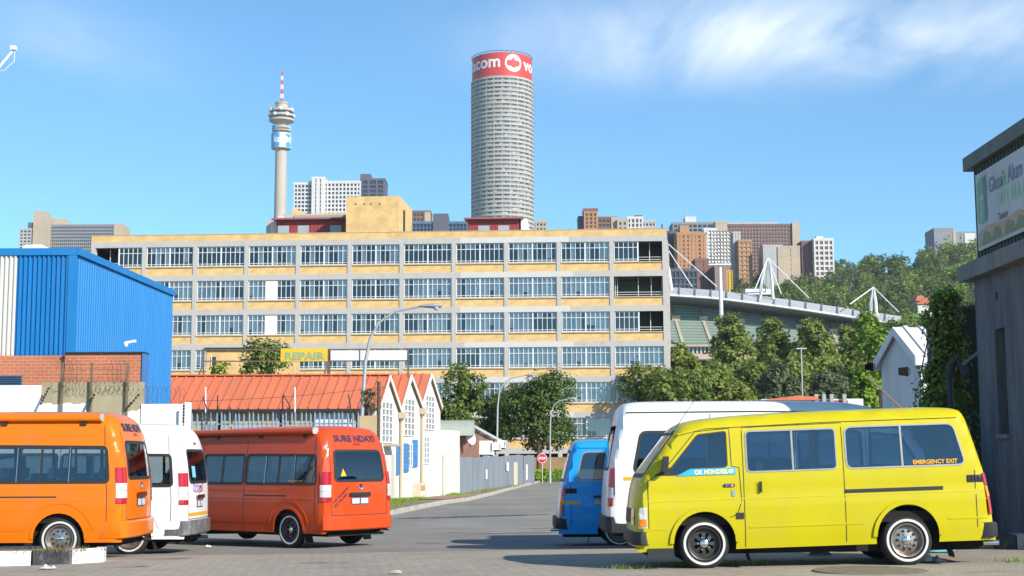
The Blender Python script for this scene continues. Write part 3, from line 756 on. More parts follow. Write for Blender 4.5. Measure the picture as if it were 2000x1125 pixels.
van_o = minibus('minibus_taxi', 'bright orange high-roof minibus cut by the left edge, behind the painted kerb', M_orange, 'steel', True, M_orange)
van_o.rear_text('lettering', 'SURE NDAYI', .56, 2.02, .17, M_ink, .006, off=.014, width=1.1)
cx = xat(243, 22.6); van_o.place(cx, 22.6 + .94, math.pi)
van_w = minibus('minibus_taxi', 'white high-roof minibus between the orange and the red minibuses', M_whitep, 'steel', False, pm('scuffed_grey_bumper', (.13, .13, .135), .45, .3, 6, dirt=(.4, .4, .4), dscale=4, damt=.6))
van_w.ribbon('taxi_band', [(.72, .70), (-.72, .70)], 1, .06, .004, M_band, rear=True)
for i, (y, z, c) in enumerate([(.42, 1.17, (.05, .1, .5)), (.3, 1.15, (.6, .05, .05)), (.18, 1.16, (.05, .12, .5)), (.06, 1.14, (.6, .06, .05)), (-.06, 1.15, (.05, .1, .5)), (-.2, 1.17, (.55, .05, .08))]):
    ring = [(y + .055 * math.cos(t), z + .065 * math.sin(t)) for t in [2 * math.pi * j / 12 for j in range(12)]]
    van_w.ribbon('painted_ring', ring, 1, .022, .004, pm('ring_%d' % i, c, .4), closed=True, rear=True)
van_w.rear_panel('window_sticker', [(.5, 1.36), (.3, 1.36), (.3, 1.56), (.5, 1.56)], .010, pm('blue_sticker', (.2, .55, .75), .5), .1)
van_w.place(xat(366, 25.6), 25.6 + .94, math.pi - R(1))
van_r = minibus('minibus_taxi', 'red-orange high-roof minibus angled with its lettered tail towards the street', M_redor, 'black', True, M_redor, rear_clear=True)
van_r.rear_text('lettering', 'SURE NDAYI', .56, 2.02, .17, M_ink, .006, off=.014, width=1.1)
van_r.rear_text('lettering', 'OVA TRANSPORT', .70, .84, .062, M_ink, .001, ang=R(38))
van_r.rear_text('lettering', '072 548 2837', .66, .77, .07, M_ink, .001, ang=R(38))
van_r.side_text('lettering', 'EMERGENCY EXIT', 1.0, 1.25, .05, 1, M_band, 0, .012)
van_r.rear_panel('warning_triangle', [(.52, 1.36), (.38, 1.36), (.45, 1.5)], .012, pm('yellow_sticker', (.8, .5, .02), .5), .1)
a = R(51.5); cxr, cyr = xat(634, 27.2), 27.2
van_r.place(cxr + .94 * math.cos(a), cyr + .94 * math.sin(a), math.pi / 2 + a)

# ---- older flat-nosed van (yellow, blue)
def old_van(name, label, mat, facing, group='minibus taxis parked at the rank', front_style='black', rear_style='steel', rake=0.0, s_extra=True):
    L = 4.55
    P = [(.03, .34), (.04, .5), (.09, .95), (.135, 1.15), (.25, 1.6), (.29, 1.74), (.315, 1.80), (.35, 1.84), (.42, 1.862), (.6, 1.872), (.8, 1.878), (2.6, 1.875), (3.45, 1.835), (3.7, 1.80), (3.82, 1.765), (3.92, 1.69), (4.29, 1.21), (4.345, 1.12), (4.375, 1.03), (4.41, .85), (4.435, .6), (4.43, .3)]
    wz = ([.2, .45, .8, .86, 1.1, 1.7, 1.88], [.80, .835, .84, .825, .825, .755, .70])
    fs = lambda q: [(L - a, b) for a, b in q]
    door = fs([(.50, 1.17), (.91, 1.645), (1.255, 1.675), (1.255, 1.25), (.78, 1.235), (.70, 1.17)])
    mid = fs([(1.50, 1.17), (1.50, 1.67), (2.61, 1.67), (2.61, 1.17)]); rear = fs([(2.73, 1.17), (2.73, 1.68), (4.08, 1.68), (4.2, 1.17)])
    H = [(door, .03), (mid, .06), (rear, .09)]
    v = Van(name, label, 'van', group, P, wz, .085, .24, [1.105, 3.60], .39, .315, mat, {1: H, -1: H}, rear_hole=(1.22, 1.68, .56), front_hole=(1.2, 1.66, .62), rake=rake, bulge=.035)
    for sd in (1, -1):
        win(v, door, .03, sd, M_glass, M_trim, .022); win(v, mid, .06, sd, M_glass, M_wtrim, .02); win(v, rear, .09, sd, M_glass, M_wtrim, .02)
        v.ribbon('window_divider', fs([(2.07, 1.17), (2.07, 1.67)]), sd, .024, .008, M_wtrim); v.ribbon('window_divider', fs([(3.42, 1.17), (3.42, 1.68)]), sd, .024, .008, M_wtrim)
        for q in ([(.27, .52), (.27, 1.10), (.45, 1.20), (.88, 1.69), (1.30, 1.715), (1.31, 1.25), (1.40, 1.23), (1.42, .82), (1.36, .66), (1.20, .60)], [(1.45, .26), (1.455, 1.72), (2.69, 1.735), (2.69, .28)], [(4.3, .4), (4.3, 1.1), (4.2, 1.7)][:2]): v.ribbon('door_seam', fs(q), sd, .010, .002, M_trim)
        v.ribbon('body_crease', fs([(.2, .85), (4.4, .85)]), sd, .014, .006, mat); v.ribbon('body_crease', fs([(.2, .51), (.5, .51)]), sd, .02, .005, mat)
        v.ribbon('body_crease', fs([(1.5, .5), (2.9, .5)]), sd, .02, .006, mat); v.ribbon('body_crease', fs([(3.95, .52), (4.45, .52)]), sd, .02, .006, mat)
        v.ribbon('rain_gutter', fs([(.66, 1.66), (1.0, 1.735), (2.5, 1.765), (4.15, 1.765)]), sd, .024, .018, mat)
        v.ribbon('slide_rail', fs([(2.70, .895), (3.9, .895)]), sd, .042, .012, M_trim)
        vt = v.side_panel('air_vent', round_poly(fs([(4.20, .95), (4.41, .95), (4.41, 1.04), (4.20, 1.04)]), .01), sd, .006, M_trim, .1)
        for i in range(5): v.ribbon('slat', fs([(4.22 + .042 * i, .96), (4.22 + .042 * i, 1.03)]), sd, .012, .014, M_trim, vt)
        v.side_panel('lower_vent', round_poly(fs([(1.34, .60), (1.44, .60), (1.44, .68), (1.34, .68)]), .01), sd, .006, M_trim, .1)
        hb = v.side_panel('door_handle', round_poly(fs([(1.60, .91), (1.74, .91), (1.74, 1.06), (1.60, 1.06)]), .03), sd, .004, mat, .1)
        v.ribbon('grip', fs([(1.655, .92), (1.655, 1.05)]), sd, .035, .03, M_trim, hb)
        hb = v.side_panel('door_handle', round_poly(fs([(1.20, .995), (1.34, .995), (1.34, 1.035), (1.20, 1.035)]), .018), sd, .012, M_trim, .1)
        v.side_panel('lock_plate', fs([(1.30, .88), (1.345, .88), (1.345, .96), (1.30, .96)]), sd, .008, M_chrome, .1)
        for xa, st in ((3.60, front_style), (1.105, rear_style)):
            arc = [(xa + .405 * math.cos(t), .33 + .405 * math.sin(t)) for t in [math.pi * i / 16 for i in range(17)]]
            v.ribbon('wheel_arch_flare', arc, sd, .05, .025, mat); v.wheel(xa, sd, st, .21)
        v.flap(3.12, sd); v.flap(.62, sd)
        # corner lamps
        v.lamp('tail_lamp', .05, .05, .56, .76, sd, M_red); v.lamp('tail_lamp', .05, .05, .77, .90, sd, M_amber); v.lamp('tail_lamp', .05, .05, .91, 1.06, sd, M_red)
        fl = v.side_panel('corner_lamp', round_poly(fs([(.135, .53), (.25, .53), (.25, .78), (.155, .78)]), .01), sd, .012, M_clearlamp, .06)
        v.side_panel('indicator', round_poly(fs([(.145, .545), (.24, .545), (.24, .64), (.145, .64)]), .01), sd, .017, M_amber, .05, fl)
        mb = MB(); mb.prism(round_poly([(0, 0), (.07, 0), (.09, .19), (.02, .19)], .02, 3), .0, .13, lambda p, q, t: (L - .44 - p, sd * (.83 + t), 1.20 + q)); mr_ = mb.build('wing_mirror', M_trim, v.root, 40)
        mb = MB(); mb.tube([(L - .46, sd * .79, 1.2), (L - .47, sd * .88, 1.24)], .014, 6); mb.build('stem', M_trim, mr_)
        v.side_panel('mirror_base', fs([(.34, 1.165), (.52, 1.165), (.62, 1.29)]), sd, .012, M_trim, .1)
    rw = round_poly([(.60, 1.18), (-.60, 1.18), (-.55, 1.69), (.55, 1.69)], .08)
    f = v.ribbon('rear_window', rw, 1, .05, .008, M_trim, closed=True, rear=True); v.rear_panel('pane', rw, .004, M_glassd, .12, f)
    for sd in (1, -1): v.rear_panel('headlamp', round_poly([(sd * .66, .56), (sd * .42, .56), (sd * .42, .76), (sd * .66, .76)], .03), .012, M_clearlamp, .1, front=True)
    v.rear_panel('grille', round_poly([(.4, .58), (-.4, .58), (-.4, .76), (.4, .76)], .02), .01, M_trim, .1, front=True)
    ws = round_poly([(.68, 1.17), (-.68, 1.17), (-.63, 1.69), (.63, 1.69)], .08)
    f = v.ribbon('windscreen', ws, 1, .05, .008, M_trim, closed=True, rear=True, front=True); v.rear_panel('pane', ws, .004, M_glassd, .12, f, True)
    plan_bumper(v, 'front_bumper', .31, .47, -.05, .84, .16, M_trim, True); plan_bumper(v, 'rear_bumper', .33, .52, -.04, .84, .2, M_trim)
    mb = MB(); mb.box(3.98, 4.3, .70, .83, .16, .27); mb.box(3.98, 4.3, -.83, -.70, .16, .27); mb.build('side_step', M_trim, v.root)
    mb = MB(); mb.tube([(.55, .5, .27), (-.08, .58, .26)], .035, 12); mb.build('exhaust_pipe', M_chrome, v.root, 40)
    v.seats([.5, 1.25, 2.0], .45, .6); v.seats([2.95], .5, .6)
    mb = MB(); ctr = Vector((3.86, .34, 1.20)); ax = Vector((.8, 0, .6)); u1 = Vector((0, 1, 0)); u2 = ax.cross(u1).normalized()
    mb.tube([ctr + (u1 * math.cos(t) + u2 * math.sin(t)) * .19 for t in [2 * math.pi * i / 20 for i in range(20)]], .014, 6, closed=True); mb.tube([ctr, ctr + Vector((.25, 0, -.3))], .025, 6); mb.tube([ctr - u1 * .18, ctr + u1 * .18], .014, 6); mb.build('steering_wheel', M_trim, v.root, 40)
    return v

van_y = old_van('van', 'yellow van with whitewall tyres and blue name strip on its door', M_yellow, 1, rake=.018)
L = 4.55
van_y.side_panel('name_strip', round_poly([(L - .62, 1.15), (L - 1.36, 1.15), (L - 1.35, 1.232), (L - .80, 1.232)], .015), 1, .010, pm('sky_blue_strip', (.03, .38, .72), .45), .1)
van_y.side_text('lettering', 'OK MONDISE.49', L - .85, 1.163, .075, 1, pm('gold_lettering', (.82, .68, .25), .5), .003, .014, width=.48)
van_y.side_text('lettering', 'EMERGENCY EXIT', L - 3.55, 1.195, .07, 1, M_band, .002, .010, width=.55)
for i, c in enumerate(((.05, .3, .7), (.05, .08, .4), (.6, .03, .03), (.5, .5, .5))): van_y.side_panel('badge_stripe', [(L - 1.225 - .024 * i, 1.0), (L - 1.243 - .024 * i, 1.0), (L - 1.248 - .024 * i, 1.03), (L - 1.230 - .024 * i, 1.03)], 1, .018, pm('badge_%d' % i, c, .4), .1)
mb = MB(); mb.tube([(L - .66, .60, 1.74), (L - .99, .60, 2.2)], [.005, .003], 5); mb.build('aerial', M_trim, van_y.root)
mb = MB(); mb.prism(round_poly([(0, 0), (.46, .0), (.40, .028), (.06, .028)], .01), -.1, .1, lambda p, q, t: (.5 + p, .48 + t * .6, 1.865 + q)); mb.build('roof_vent', M_trim, van_y.root)
yx0 = xat(1224, 17.8)
van_y.place(yx0 + L, 17.8 + .84, math.pi, R(.75))
van_b = old_van('van', 'blue van half hidden behind the tall white van', M_bluep, -1)
for q in (([(.06, .79), (.42, .79)]), ([(.66, .79), (2.2, .79)])): van_b.ribbon('taxi_band', q, -1, .055, .006, M_band)
van_b.side_panel('fuel_flap', round_poly([(.46, .66), (.64, .66), (.64, .83), (.46, .83)], .02), -1, .006, M_bluep, .1)
van_b.place(xat(1087, 26.6), 26.6 + .87, 0); van_b.root.scale = (1.04, 1.04, 1.04)

# ---- tall white panel van with windows
def tall_van():
    L = 5.9
    P = [(.03, .36), (.0, .5), (.01, .9), (.05, 1.35), (.14, 1.9), (.22, 2.3), (.28, 2.45), (.42, 2.5), (.8, 2.52), (3.6, 2.52), (4.2, 2.46), (4.55, 2.32), (4.9, 2.0), (5.3, 1.4), (5.4, 1.2), (5.75, 1.02), (5.86, .8), (5.9, .5), (5.85, .3)]
    wz = ([.2, .6, 1.0, 1.1, 1.5, 2.1, 2.36, 2.52], [.93, .97, .975, .965, .95, .89, .86, .78])
    H = [([(.42, 1.28), (1.62, 1.28), (1.62, 1.98), (.55, 1.98)], .09), ([(1.72, 1.28), (3.0, 1.28), (3.0, 1.98), (1.72, 1.98)], .09), ([(3.1, 1.28), (4.1, 1.28), (4.1, 1.98), (3.1, 1.98)], .09), ([(4.25, 1.22), (5.1, 1.2), (4.75, 1.9), (4.25, 1.95)], .06)]
    lo = lambda z: z if z < 1.2 else 1.2 + (z - 1.2) * .91
    P = [(x, lo(z)) for x, z in P]; wz = ([lo(z) for z in wz[0]], wz[1]); H = [([(x, lo(z)) for x, z in h], q) for h, q in H]
    v = Van('panel_van', 'tall white van standing behind the yellow van', 'van', 'minibus taxis parked at the rank', P, wz, .12, .30, [1.15, 4.7], .43, .34, M_whitep, {1: H, -1: H}, rear_hole=(1.35, 2.0, .6), front_hole=(1.35, 2.2, .66))
    for sd in (1, -1):
        for h, q in H: win(v, h, q, sd, M_glassd, M_trim, .05)
        v.ribbon('roof_seam', [(.32, lo(2.33)), (2.4, lo(2.345)), (4.4, lo(2.32))], sd, .022, .004, M_trim)
        v.ribbon('body_crease', [(.2, 1.1), (5.2, 1.1)], sd, .02, .006, M_whitep)
        v.ribbon('taxi_band', [(.25, 1.165), (4.0, 1.165)], sd, .06, .005, M_band)
        for q in ([(1.67, .35), (1.67, lo(2.3))], [(3.05, .35), (3.05, lo(2.3))], [(4.18, .35), (4.18, lo(2.15))]): v.ribbon('door_seam', q, sd, .012, .002, M_trim)
        for xa in v.axles: v.wheel(xa, sd, 'black')
        v.lamp('tail_lamp', .04, .07, .72, .86, sd, M_red); v.lamp('tail_lamp', .04, .07, .865, 1.02, sd, M_clearlamp); v.lamp('tail_lamp', .04, .07, 1.025, 1.33, sd, M_red)
        v.flap(.68, sd)
    rw = round_poly([(.6, 1.32), (-.6, 1.32), (-.58, 1.92), (.58, 1.92)], .08); f = v.ribbon('rear_window', rw, 1, .05, .008, M_trim, closed=True, rear=True); v.rear_panel('pane', rw, .004, M_glassd, .12, f)
    v.rear_panel('windscreen', round_poly([(.74, 1.3), (-.74, 1.3), (-.7, 2.1), (.7, 2.1)], .08), .006, M_glassd, .12, front=True)
    plan_bumper(v, 'rear_bumper', .30, .56, -.05, .955, .55, M_trim); plan_bumper(v, 'front_bumper', .3, .6, -.03, .95, .5, M_trim, True)
    v.seats([.7, 1.5, 2.3, 3.1, 4.0], .65, .65)
    return v
van_t = tall_van(); van_t.place(xat(1187, 23.3), 23.3 + .97, 0)
# ------------------------------------------------------------------ plants
M_leaf_dark = leafmat('leaves_dark', (0.060, 0.107, 0.026), (0.096, 0.160, 0.039), (0.182, 0.256, 0.055))
M_leaf_olive = leafmat('leaves_olive', (0.146, 0.201, 0.043), (0.232, 0.293, 0.061), (0.342, 0.397, 0.091))
M_leaf_mid = leafmat('leaves_mid', (0.085, 0.139, 0.030), (0.150, 0.213, 0.046), (0.256, 0.321, 0.074))
M_leaf_grey = leafmat('leaves_grey', (0.096, 0.128, 0.063), (0.139, 0.176, 0.085), (0.203, 0.235, 0.117))
M_leaf_bright = leafmat('leaves_bright', (0.123, 0.228, 0.021), (0.210, 0.350, 0.035), (0.350, 0.473, 0.070))
M_leaf_dry = leafmat('leaves_dry', (.16, .13, .06), (.26, .2, .09), (.17, .2, .07))
M_bark = pm('bark', (.10, .075, .055), .95, .3, 8, .6, 30)
def quads_mesh(name, P, mat):
    """P: (n, 4, 3) corners"""
    n = len(P); me = bpy.data.meshes.new(name)
    me.vertices.add(n * 4); me.vertices.foreach_set('co', P.reshape(-1).astype(np.float32))
    me.loops.add(n * 4); me.loops.foreach_set('vertex_index', np.arange(n * 4, dtype=np.int32))
    me.polygons.add(n); me.polygons.foreach_set('loop_start', np.arange(0, n * 4, 4, dtype=np.int32)); me.polygons.foreach_set('loop_total', np.full(n, 4, dtype=np.int32))
    me.materials.append(mat); me.update(calc_edges=True); me.validate()
    return me
def leaf_quads(C, nrm, size, rs, spread=.5):
    """a leaf spray at every point, facing roughly along nrm"""
    n = len(C); d = nrm + rs.normal(0, spread, (n, 3)); d /= np.linalg.norm(d, axis=1)[:, None] + 1e-9
    u = np.cross(d, rs.normal(0, 1, (n, 3))); u /= np.linalg.norm(u, axis=1)[:, None] + 1e-9; w = np.cross(d, u)
    s = size * rs.uniform(.55, 1.35, (n, 1)); a = u * s; b = w * s * rs.uniform(.45, .8, (n, 1)); k = d * s * rs.uniform(-.3, .3, (n, 1))
    return np.stack([C - a, C - b * .9 + k, C + a, C + b + k], 1)
def crown_points(lobes, n, rs, clump=22, tight=.16):
    """points gathered in clumps near the surface of ellipsoid lobes"""
    V = np.array([l[3] * l[4] + l[4] * l[5] + l[3] * l[5] for l in lobes]); V = V / V.sum(); C = []; N = []
    for l, w in zip(lobes, V):
        k = max(3, int(n * w / clump)); d = rs.normal(0, 1, (k, 3)); d /= np.linalg.norm(d, axis=1)[:, None]
        d[:, 2] = np.where(d[:, 2] < -.55, -d[:, 2], d[:, 2])
        r = rs.uniform(.62, 1.06, (k, 1)) ; ax = np.array(l[3:6]); c = np.array(l[:3]) + d * r * ax
        for _ in range(clump):
            C.append(c + rs.normal(0, tight, (k, 3)) * ax.mean()); N.append(d + np.array([0, 0, .35]))
    return np.concatenate(C), np.concatenate(N)
def make_tree(name, label, loc, h, w, mat, n, leaf, seed, trunk_h=.25, shape='round', group=None, cat='tree', lobes=None, clump=22, tight=.16, parts=True):
    rs = np.random.RandomState(seed); root = thing(name, label, cat, loc, 0, group)
    if lobes is None:
        lobes = []; b = h * trunk_h; ch = h - b
        if shape == 'round':
            for i in range(11):
                t = rs.uniform(0, 2 * math.pi); q = rs.uniform(.15, .62) * w / 2; z = b + ch * rs.uniform(.22, .82); rr = w / 2 * rs.uniform(.38, .56)
                lobes.append((q * math.cos(t), q * math.sin(t), z, rr, rr, rr * rs.uniform(.7, .95)))
            lobes.append((0, 0, b + ch * .78, w * .24, w * .24, ch * .22))
        elif shape == 'cone':
            for i in range(13):
                f = (i + .5) / 13; t = i * 2.4; q = w / 2 * (1 - f) ** .45 * .5; rr = w / 2 * (.62 - .22 * f)
                lobes.append((q * math.cos(t), q * math.sin(t), b + ch * (.1 + .84 * f), rr, rr, rr * 1.1))
    C, N = crown_points(lobes, n, rs, clump, tight)
    link('crown', quads_mesh('crown', leaf_quads(C, N, leaf, rs), mat), root)
    if parts:
        mb = MB(); tr = max(.05, h * .022)
        mb.tube([(0, 0, -.3), (rs.normal(0, .05), rs.normal(0, .05), h * .25), (rs.normal(0, .1), rs.normal(0, .1), h * .55), (0, 0, h * .8)], [tr * 1.25, tr, tr * .7, tr * .2], 8)
        for l in lobes[:9]:
            p = Vector((0, 0, min(l[2] * .7, h * .45))); e = Vector(l[:3]); mb.tube([p, p.lerp(e, .5) + Vector((0, 0, -.04 * h)), e], [tr * .5, tr * .35, tr * .12], 6)
        mb.build('trunk', M_bark, root, 50)
    return root

# ------------------------------------------------------------------ workshop on the right
M_slate = pm('slate_grey_plaster', (.15, .145, .15), .9, .3, 1.6, .6, 14, dirt=(.055, .058, .072), dscale=.9, damt=.85, stretch=(1.6, 1.6, .3))
M_green = pm('dark_green_sheet', (.055, .075, .055), .55, .15, 3, .05, dirt=(.03, .04, .03), dscale=3, damt=.5, stretch=(1, 1, .2))
M_greentrim = pm('green_grey_trim', (.13, .15, .125), .7, .15, 2, .1, dirt=(.05, .06, .05), dscale=3, damt=.6, stretch=(1, 1, .3))
M_bandc = pm('stained_concrete_band', (.20, .20, .185), .85, .18, 2, .2, dirt=(.07, .07, .065), dscale=2.5, damt=.7, stretch=(1, 1, .2))
WX, WN, WF = 7.83, 20.06, 24.1
wk = thing('workshop_building', 'dark slate workshop with green sheet upper storey and advertising board, right edge', 'building')
gz = g(WX, 22)
mb = MB(); sy0, sy1, sz0, sz1 = 22.72, 23.18, 2.07, 3.76     # the narrow window opening
mb.box(WX, 12, WN, sy0, gz - .4, 4.66); mb.box(WX, 12, sy1, WF, gz - .4, 4.66); mb.box(WX, 12, sy0, sy1, gz - .4, sz0); mb.box(WX, 12, sy0, sy1, sz1, 4.66)
mb.build('wall', M_slate, wk)
w_ = MB().box(WX + .22, WX + .25, sy0, sy1, sz0, sz1).build('window', pm('black_window', (.006, .006, .008), .25), wk)
MB().box(WX - .05, WX + .2, sy0 - .04, sy1 + .04, sz0 - .07, sz0 - .002).build('sill', M_bandc, w_)
MB().box(WX - .02, WX - .002, 22.98, 23.06, 4.22, 4.36).build('wall_vent', M_trim, wk)
MB().box(WX - .22, 12.2, WN - .2, WF + .18, 4.662, 4.93).build('concrete_band', M_bandc, wk)
def rib_sheet(p0, p1, z0, z1, pitch, depth, nrm, name, mat, parent, z1b=None, sheets=None, flat=.55):
    """ribbed cladding from p0 to p1 in plan, standing proud along nrm; cut into separate sheets"""
    p0, p1, nrm = Vector((*p0, 0)), Vector((*p1, 0)), Vector((*nrm, 0)).normalized(); L = (p1 - p0).length; d = (p1 - p0).normalized()
    k = int(L / pitch); per = sheets or 6; out = []
    for s0 in range(0, k, per):
        vs = []; prof = []
        for i in range(s0, min(k, s0 + per)):
            a = i * L / k; q = L / k; prof += [(a, 0), (a + q * flat, 0), (a + q * (flat + .12), depth), (a + q * .88, depth)]
        prof.append((min(k, s0 + per) * L / k, 0))
        for a, o in prof:
            p = p0 + d * a + nrm * (o + .002 * (s0 // per % 2)); zt = z1 if z1b is None else lerp(z1, z1b, a / L); vs += [(p.x, p.y, z0), (p.x, p.y, zt)]
        mb = MB(); mb.add(vs, [(2 * i, 2 * i + 2, 2 * i + 3, 2 * i + 1) for i in range(len(prof) - 1)]); out.append(mb.build(name, mat, parent, fix=False))
    return out
MB().box(WX + .06, 11.9, WN + .05, WF - .05, 4.93, 6.6).build('upper_wall', M_green, wk)
rib_sheet((WX + .058, WF - .04), (WX + .058, WN), 4.93, 6.57, .16, .035, (-1, 0), 'cladding_sheet', M_green, wk)
MB().box(WX - .08, 12.1, WN - .1, WF + .1, 6.57, 6.80).build('roof_flashing', M_greentrim, wk)
bd = MB().box(WX - .01, WX + .015, WN + .1, 23.78, 5.13, 6.42).build('advertising_board', pm('faded_white_board', (.50, .50, .49), .6, .12, 1.2, dirt=(.36, .33, .24), dscale=1.1, damt=.7), wk)
def board_text(body, y, z, size, mat, bold=.01, k=1.0):
    vs, fs, w = text_mesh(body, size, bold); mb = MB(); mb.add([(WX - .014, y - a * k, z + b) for a, b, _ in vs], fs); return mb.build('lettering', mat, bd, fix=False)
MT1 = pm('board_blue_grey', (.16, .2, .28), .6); MT2 = pm('board_green', (.17, .42, .22), .6); MT3 = pm('board_purple_grey', (.18, .15, .17), .6)
board_text('Glass', 23.12, 6.0, .34, MT1, .008, .9); board_text('&', 22.52, 6.0, .36, MT2, .01, .9); board_text('Alum', 22.24, 6.0, .36, MT1, .01, .86)
board_text('011', 22.62, 5.70, .29, pm('board_pale_green', (.3, .5, .33), .6), .01, .95); board_text('614 63', 22.12, 5.70, .29, MATS['board_pale_green'], .01, .95); board_text('Timber', 22.75, 5.48, .16, MT3, .004)
def board_poly(pts, mat, off=.013):
    mb = MB(); mb.add([(WX - off, y, z) for y, z in pts], [tuple(range(len(pts)))]); return mb.build('printed_shape', mat, bd, fix=False)
board_poly([(23.72, 6.25), (23.45, 6.36), (23.32, 6.2), (23.32, 6.1), (23.6, 6.02), (23.6, 5.7), (23.5, 5.55), (23.72, 5.6)], MT2); board_poly([(23.44, 6.3), (23.25, 6.34), (23.22, 5.62), (23.34, 5.52), (23.36, 5.9), (23.42, 5.95)], MT1, .0145)
board_poly([(23.55, 5.95), (23.38, 5.98), (23.38, 5.6), (23.5, 5.52)], MT2, .0155)
M_olv = pm('board_olive', (.2, .24, .12), .6, .2, 4); M_sand = pm('board_sand', (.45, .33, .2), .6, .2, 3)
board_poly([(23.75, 5.42), (23.3, 5.5), (22.6, 5.44), (21.8, 5.5), (21.42, 5.42), (21.42, 5.18), (23.75, 5.18)], M_sand, .012)
for yy in (23.6, 23.1, 22.5, 22.0): board_poly([(yy, 5.2), (yy - .18, 5.42), (yy - .45, 5.36), (yy - .55, 5.2)], M_olv, .0135)

# green sheet wall, spikes, razor wire, creeper and drain pipe beside it
gw = thing('sheet_wall', 'dark green sheet wall between the creeper and the slate workshop', 'wall'); 
x0, x1 = xat(1852, 26), xat(1925, 26)
for i in range(4): MB().box(lerp(x0, x1, i / 4) + .004, lerp(x0, x1, (i + 1) / 4) - .004, 26, 26.04, g(8, 26) - .2, 4.42 + .015 * i).build('sheet', pm('dull_green_sheet', (.055, .072, .045), .7, .2, 2, dirt=(.03, .035, .025), dscale=2, damt=.6), gw)
for i in range(14):
    x = lerp(x0, x1, (i + .5) / 14); MB().add([(x - .018, 25.99, 4.40), (x + .018, 25.99, 4.40), (x, 25.99, 4.56 + .03 * rnd.random())], [(0, 1, 2)]).add([(x - .018, 25.985, 4.40), (x + .018, 25.985, 4.40), (x, 25.985, 4.56)], [(0, 1, 2)]).build('spike', M_chrome, gw, fix=False)
mb = MB(); mb.tube([(xat(1876, 25.9), 25.92, 1), (xat(1876, 25.9), 25.92, 4.6)], .014, 6); mb.build('post', M_conc, gw)
def coil(a, b, r, turns, wire=.006, seed=0, squash=1.0):
    q = random.Random(seed); a, b = Vector(a), Vector(b); n = turns * 14; d = (b - a).normalized(); s = d.cross(Vector((0, 0, 1))).normalized()
    return [a.lerp(b, i / n) + (s * math.cos(i / 14 * 2 * math.pi) + Vector((0, 0, 1)) * math.sin(i / 14 * 2 * math.pi) * squash) * r * (1 + .12 * math.sin(i * .7 + q.random())) for i in range(n + 1)]
M_wire = pm('rusty_wire', (.11, .09, .08), .7, .3, 10, metal=.4)
mb = MB(); mb.tube(coil((xat(1866, 25.8), 25.75, 4.3), (xat(1885, 25.8), 25.75, 2.4), .27, 8), .007, 5); tag(mb.build('razor_wire', M_wire), 'razor wire coil hanging on the dark green sheet wall', 'razor wire')
dp = thing('drain_pipe', 'dark drain pipe with a bent elbow beside the creeper', 'pipe'); px_ = xat(1861, 25)
mb = MB(); mb.tube([(px_, 25, .3), (px_, 25, 3.12)], .055, 12); mb.build('pipe', pm('dark_blue_pipe', (.03, .035, .05), .5), dp, 40)
mb = MB(); mb.tube([(px_, 25, 3.1), (px_ + .03, 25, 3.3), (px_ + .13, 24.98, 3.42), (px_ + .2, 24.95, 3.3), (px_ + .26, 24.9, 3.12)], [.07, .085, .08, .08, .07], 10); mb.build('elbow', pm('dusty_pipe', (.07, .055, .055), .8), dp, 40)
mb = MB(); mb.bar((px_ + .2, 24.9, 3.3), (px_ + .55, 24.6, 3.62), .05, .05); mb.build('bracket', M_bandc, dp)
# creeper over a wall stump
cr_ = thing('creeper', 'leafy creeper tumbling over a wall stump beside the slate workshop', 'creeper', (xat(1851, 25.6), 25.7, g(8, 25.6)))
rs = np.random.RandomState(5)
MB().box(-.12, .3, .05, .5, -.2, 4.0).build('wall_stump', M_conc, cr_)
lob = [(.0, -.05, 3.9, .3, .25, .45), (.08, -.05, 3.3, .3, .25, .5), (-.02, -.1, 2.75, .36, .3, .45), (-.12, -.15, 2.3, .45, .35, .4), (-.2, -.15, 1.85, .48, .35, .45), (-.05, -.1, 1.5, .4, .35, .4), (-.3, -.1, 1.35, .32, .3, .35), (.1, -.05, 4.25, .22, .2, .2)]
C, N = crown_points(lob, 9500, rs, 16, .24); h_ = len(C) // 2; mixm = [M_leaf_bright, M_leaf_dry, M_leaf_olive]; idx = rs.randint(0, 3, len(C))
for k in range(3): link('foliage', quads_mesh('foliage', leaf_quads(C[idx == k], N[idx == k], .05, rs), mixm[k]), cr_)
mb = MB()
for i in range(9):
    q = rs.normal(0, .15, 2); mb.tube([(q[0] - .1, -.05, .2), (q[0], -.1 + q[1] * .3, 1.6), (q[1], -.05, 2.9), (q[0] * .5, 0, 4.1)], .012, 5)
mb.build('stem', M_bark, cr_)

# white sheet-metal shed
M_shed = pm('white_sheet_metal', (.62, .62, .63), .5, .08, 2, dirt=(.42, .40, .36), dscale=1.5, damt=.4, stretch=(1, 1, .3))
sh = thing('shed', 'white ribbed sheet-metal shed with gabled roof beside the creeper', 'shed')
Cn, Lf = Vector((xat(1796, 40, 720), 40, 0)), Vector((xat(1722, 42.2, 720), 42.2, 0)); dg_ = (Lf - Cn).normalized(); bk = Vector((dg_.y, -dg_.x, 0)); bk = bk if bk.x > 0 else -bk
wd = (Lf - Cn).length; ze, zp, dep = 4.55, 5.33, 3.4; gz = g(11, 40)
def sp(a, b, z): p = Cn + dg_ * a + bk * b; return (p.x, p.y, z)
mb = MB(); mb.prism([(0, gz - .3), (wd, gz - .3), (wd, ze), (wd / 2, zp), (0, ze)], .03, dep, lambda p, q, t: sp(p, t, q)); mb.build('wall', M_shed, sh)
nrib = 22
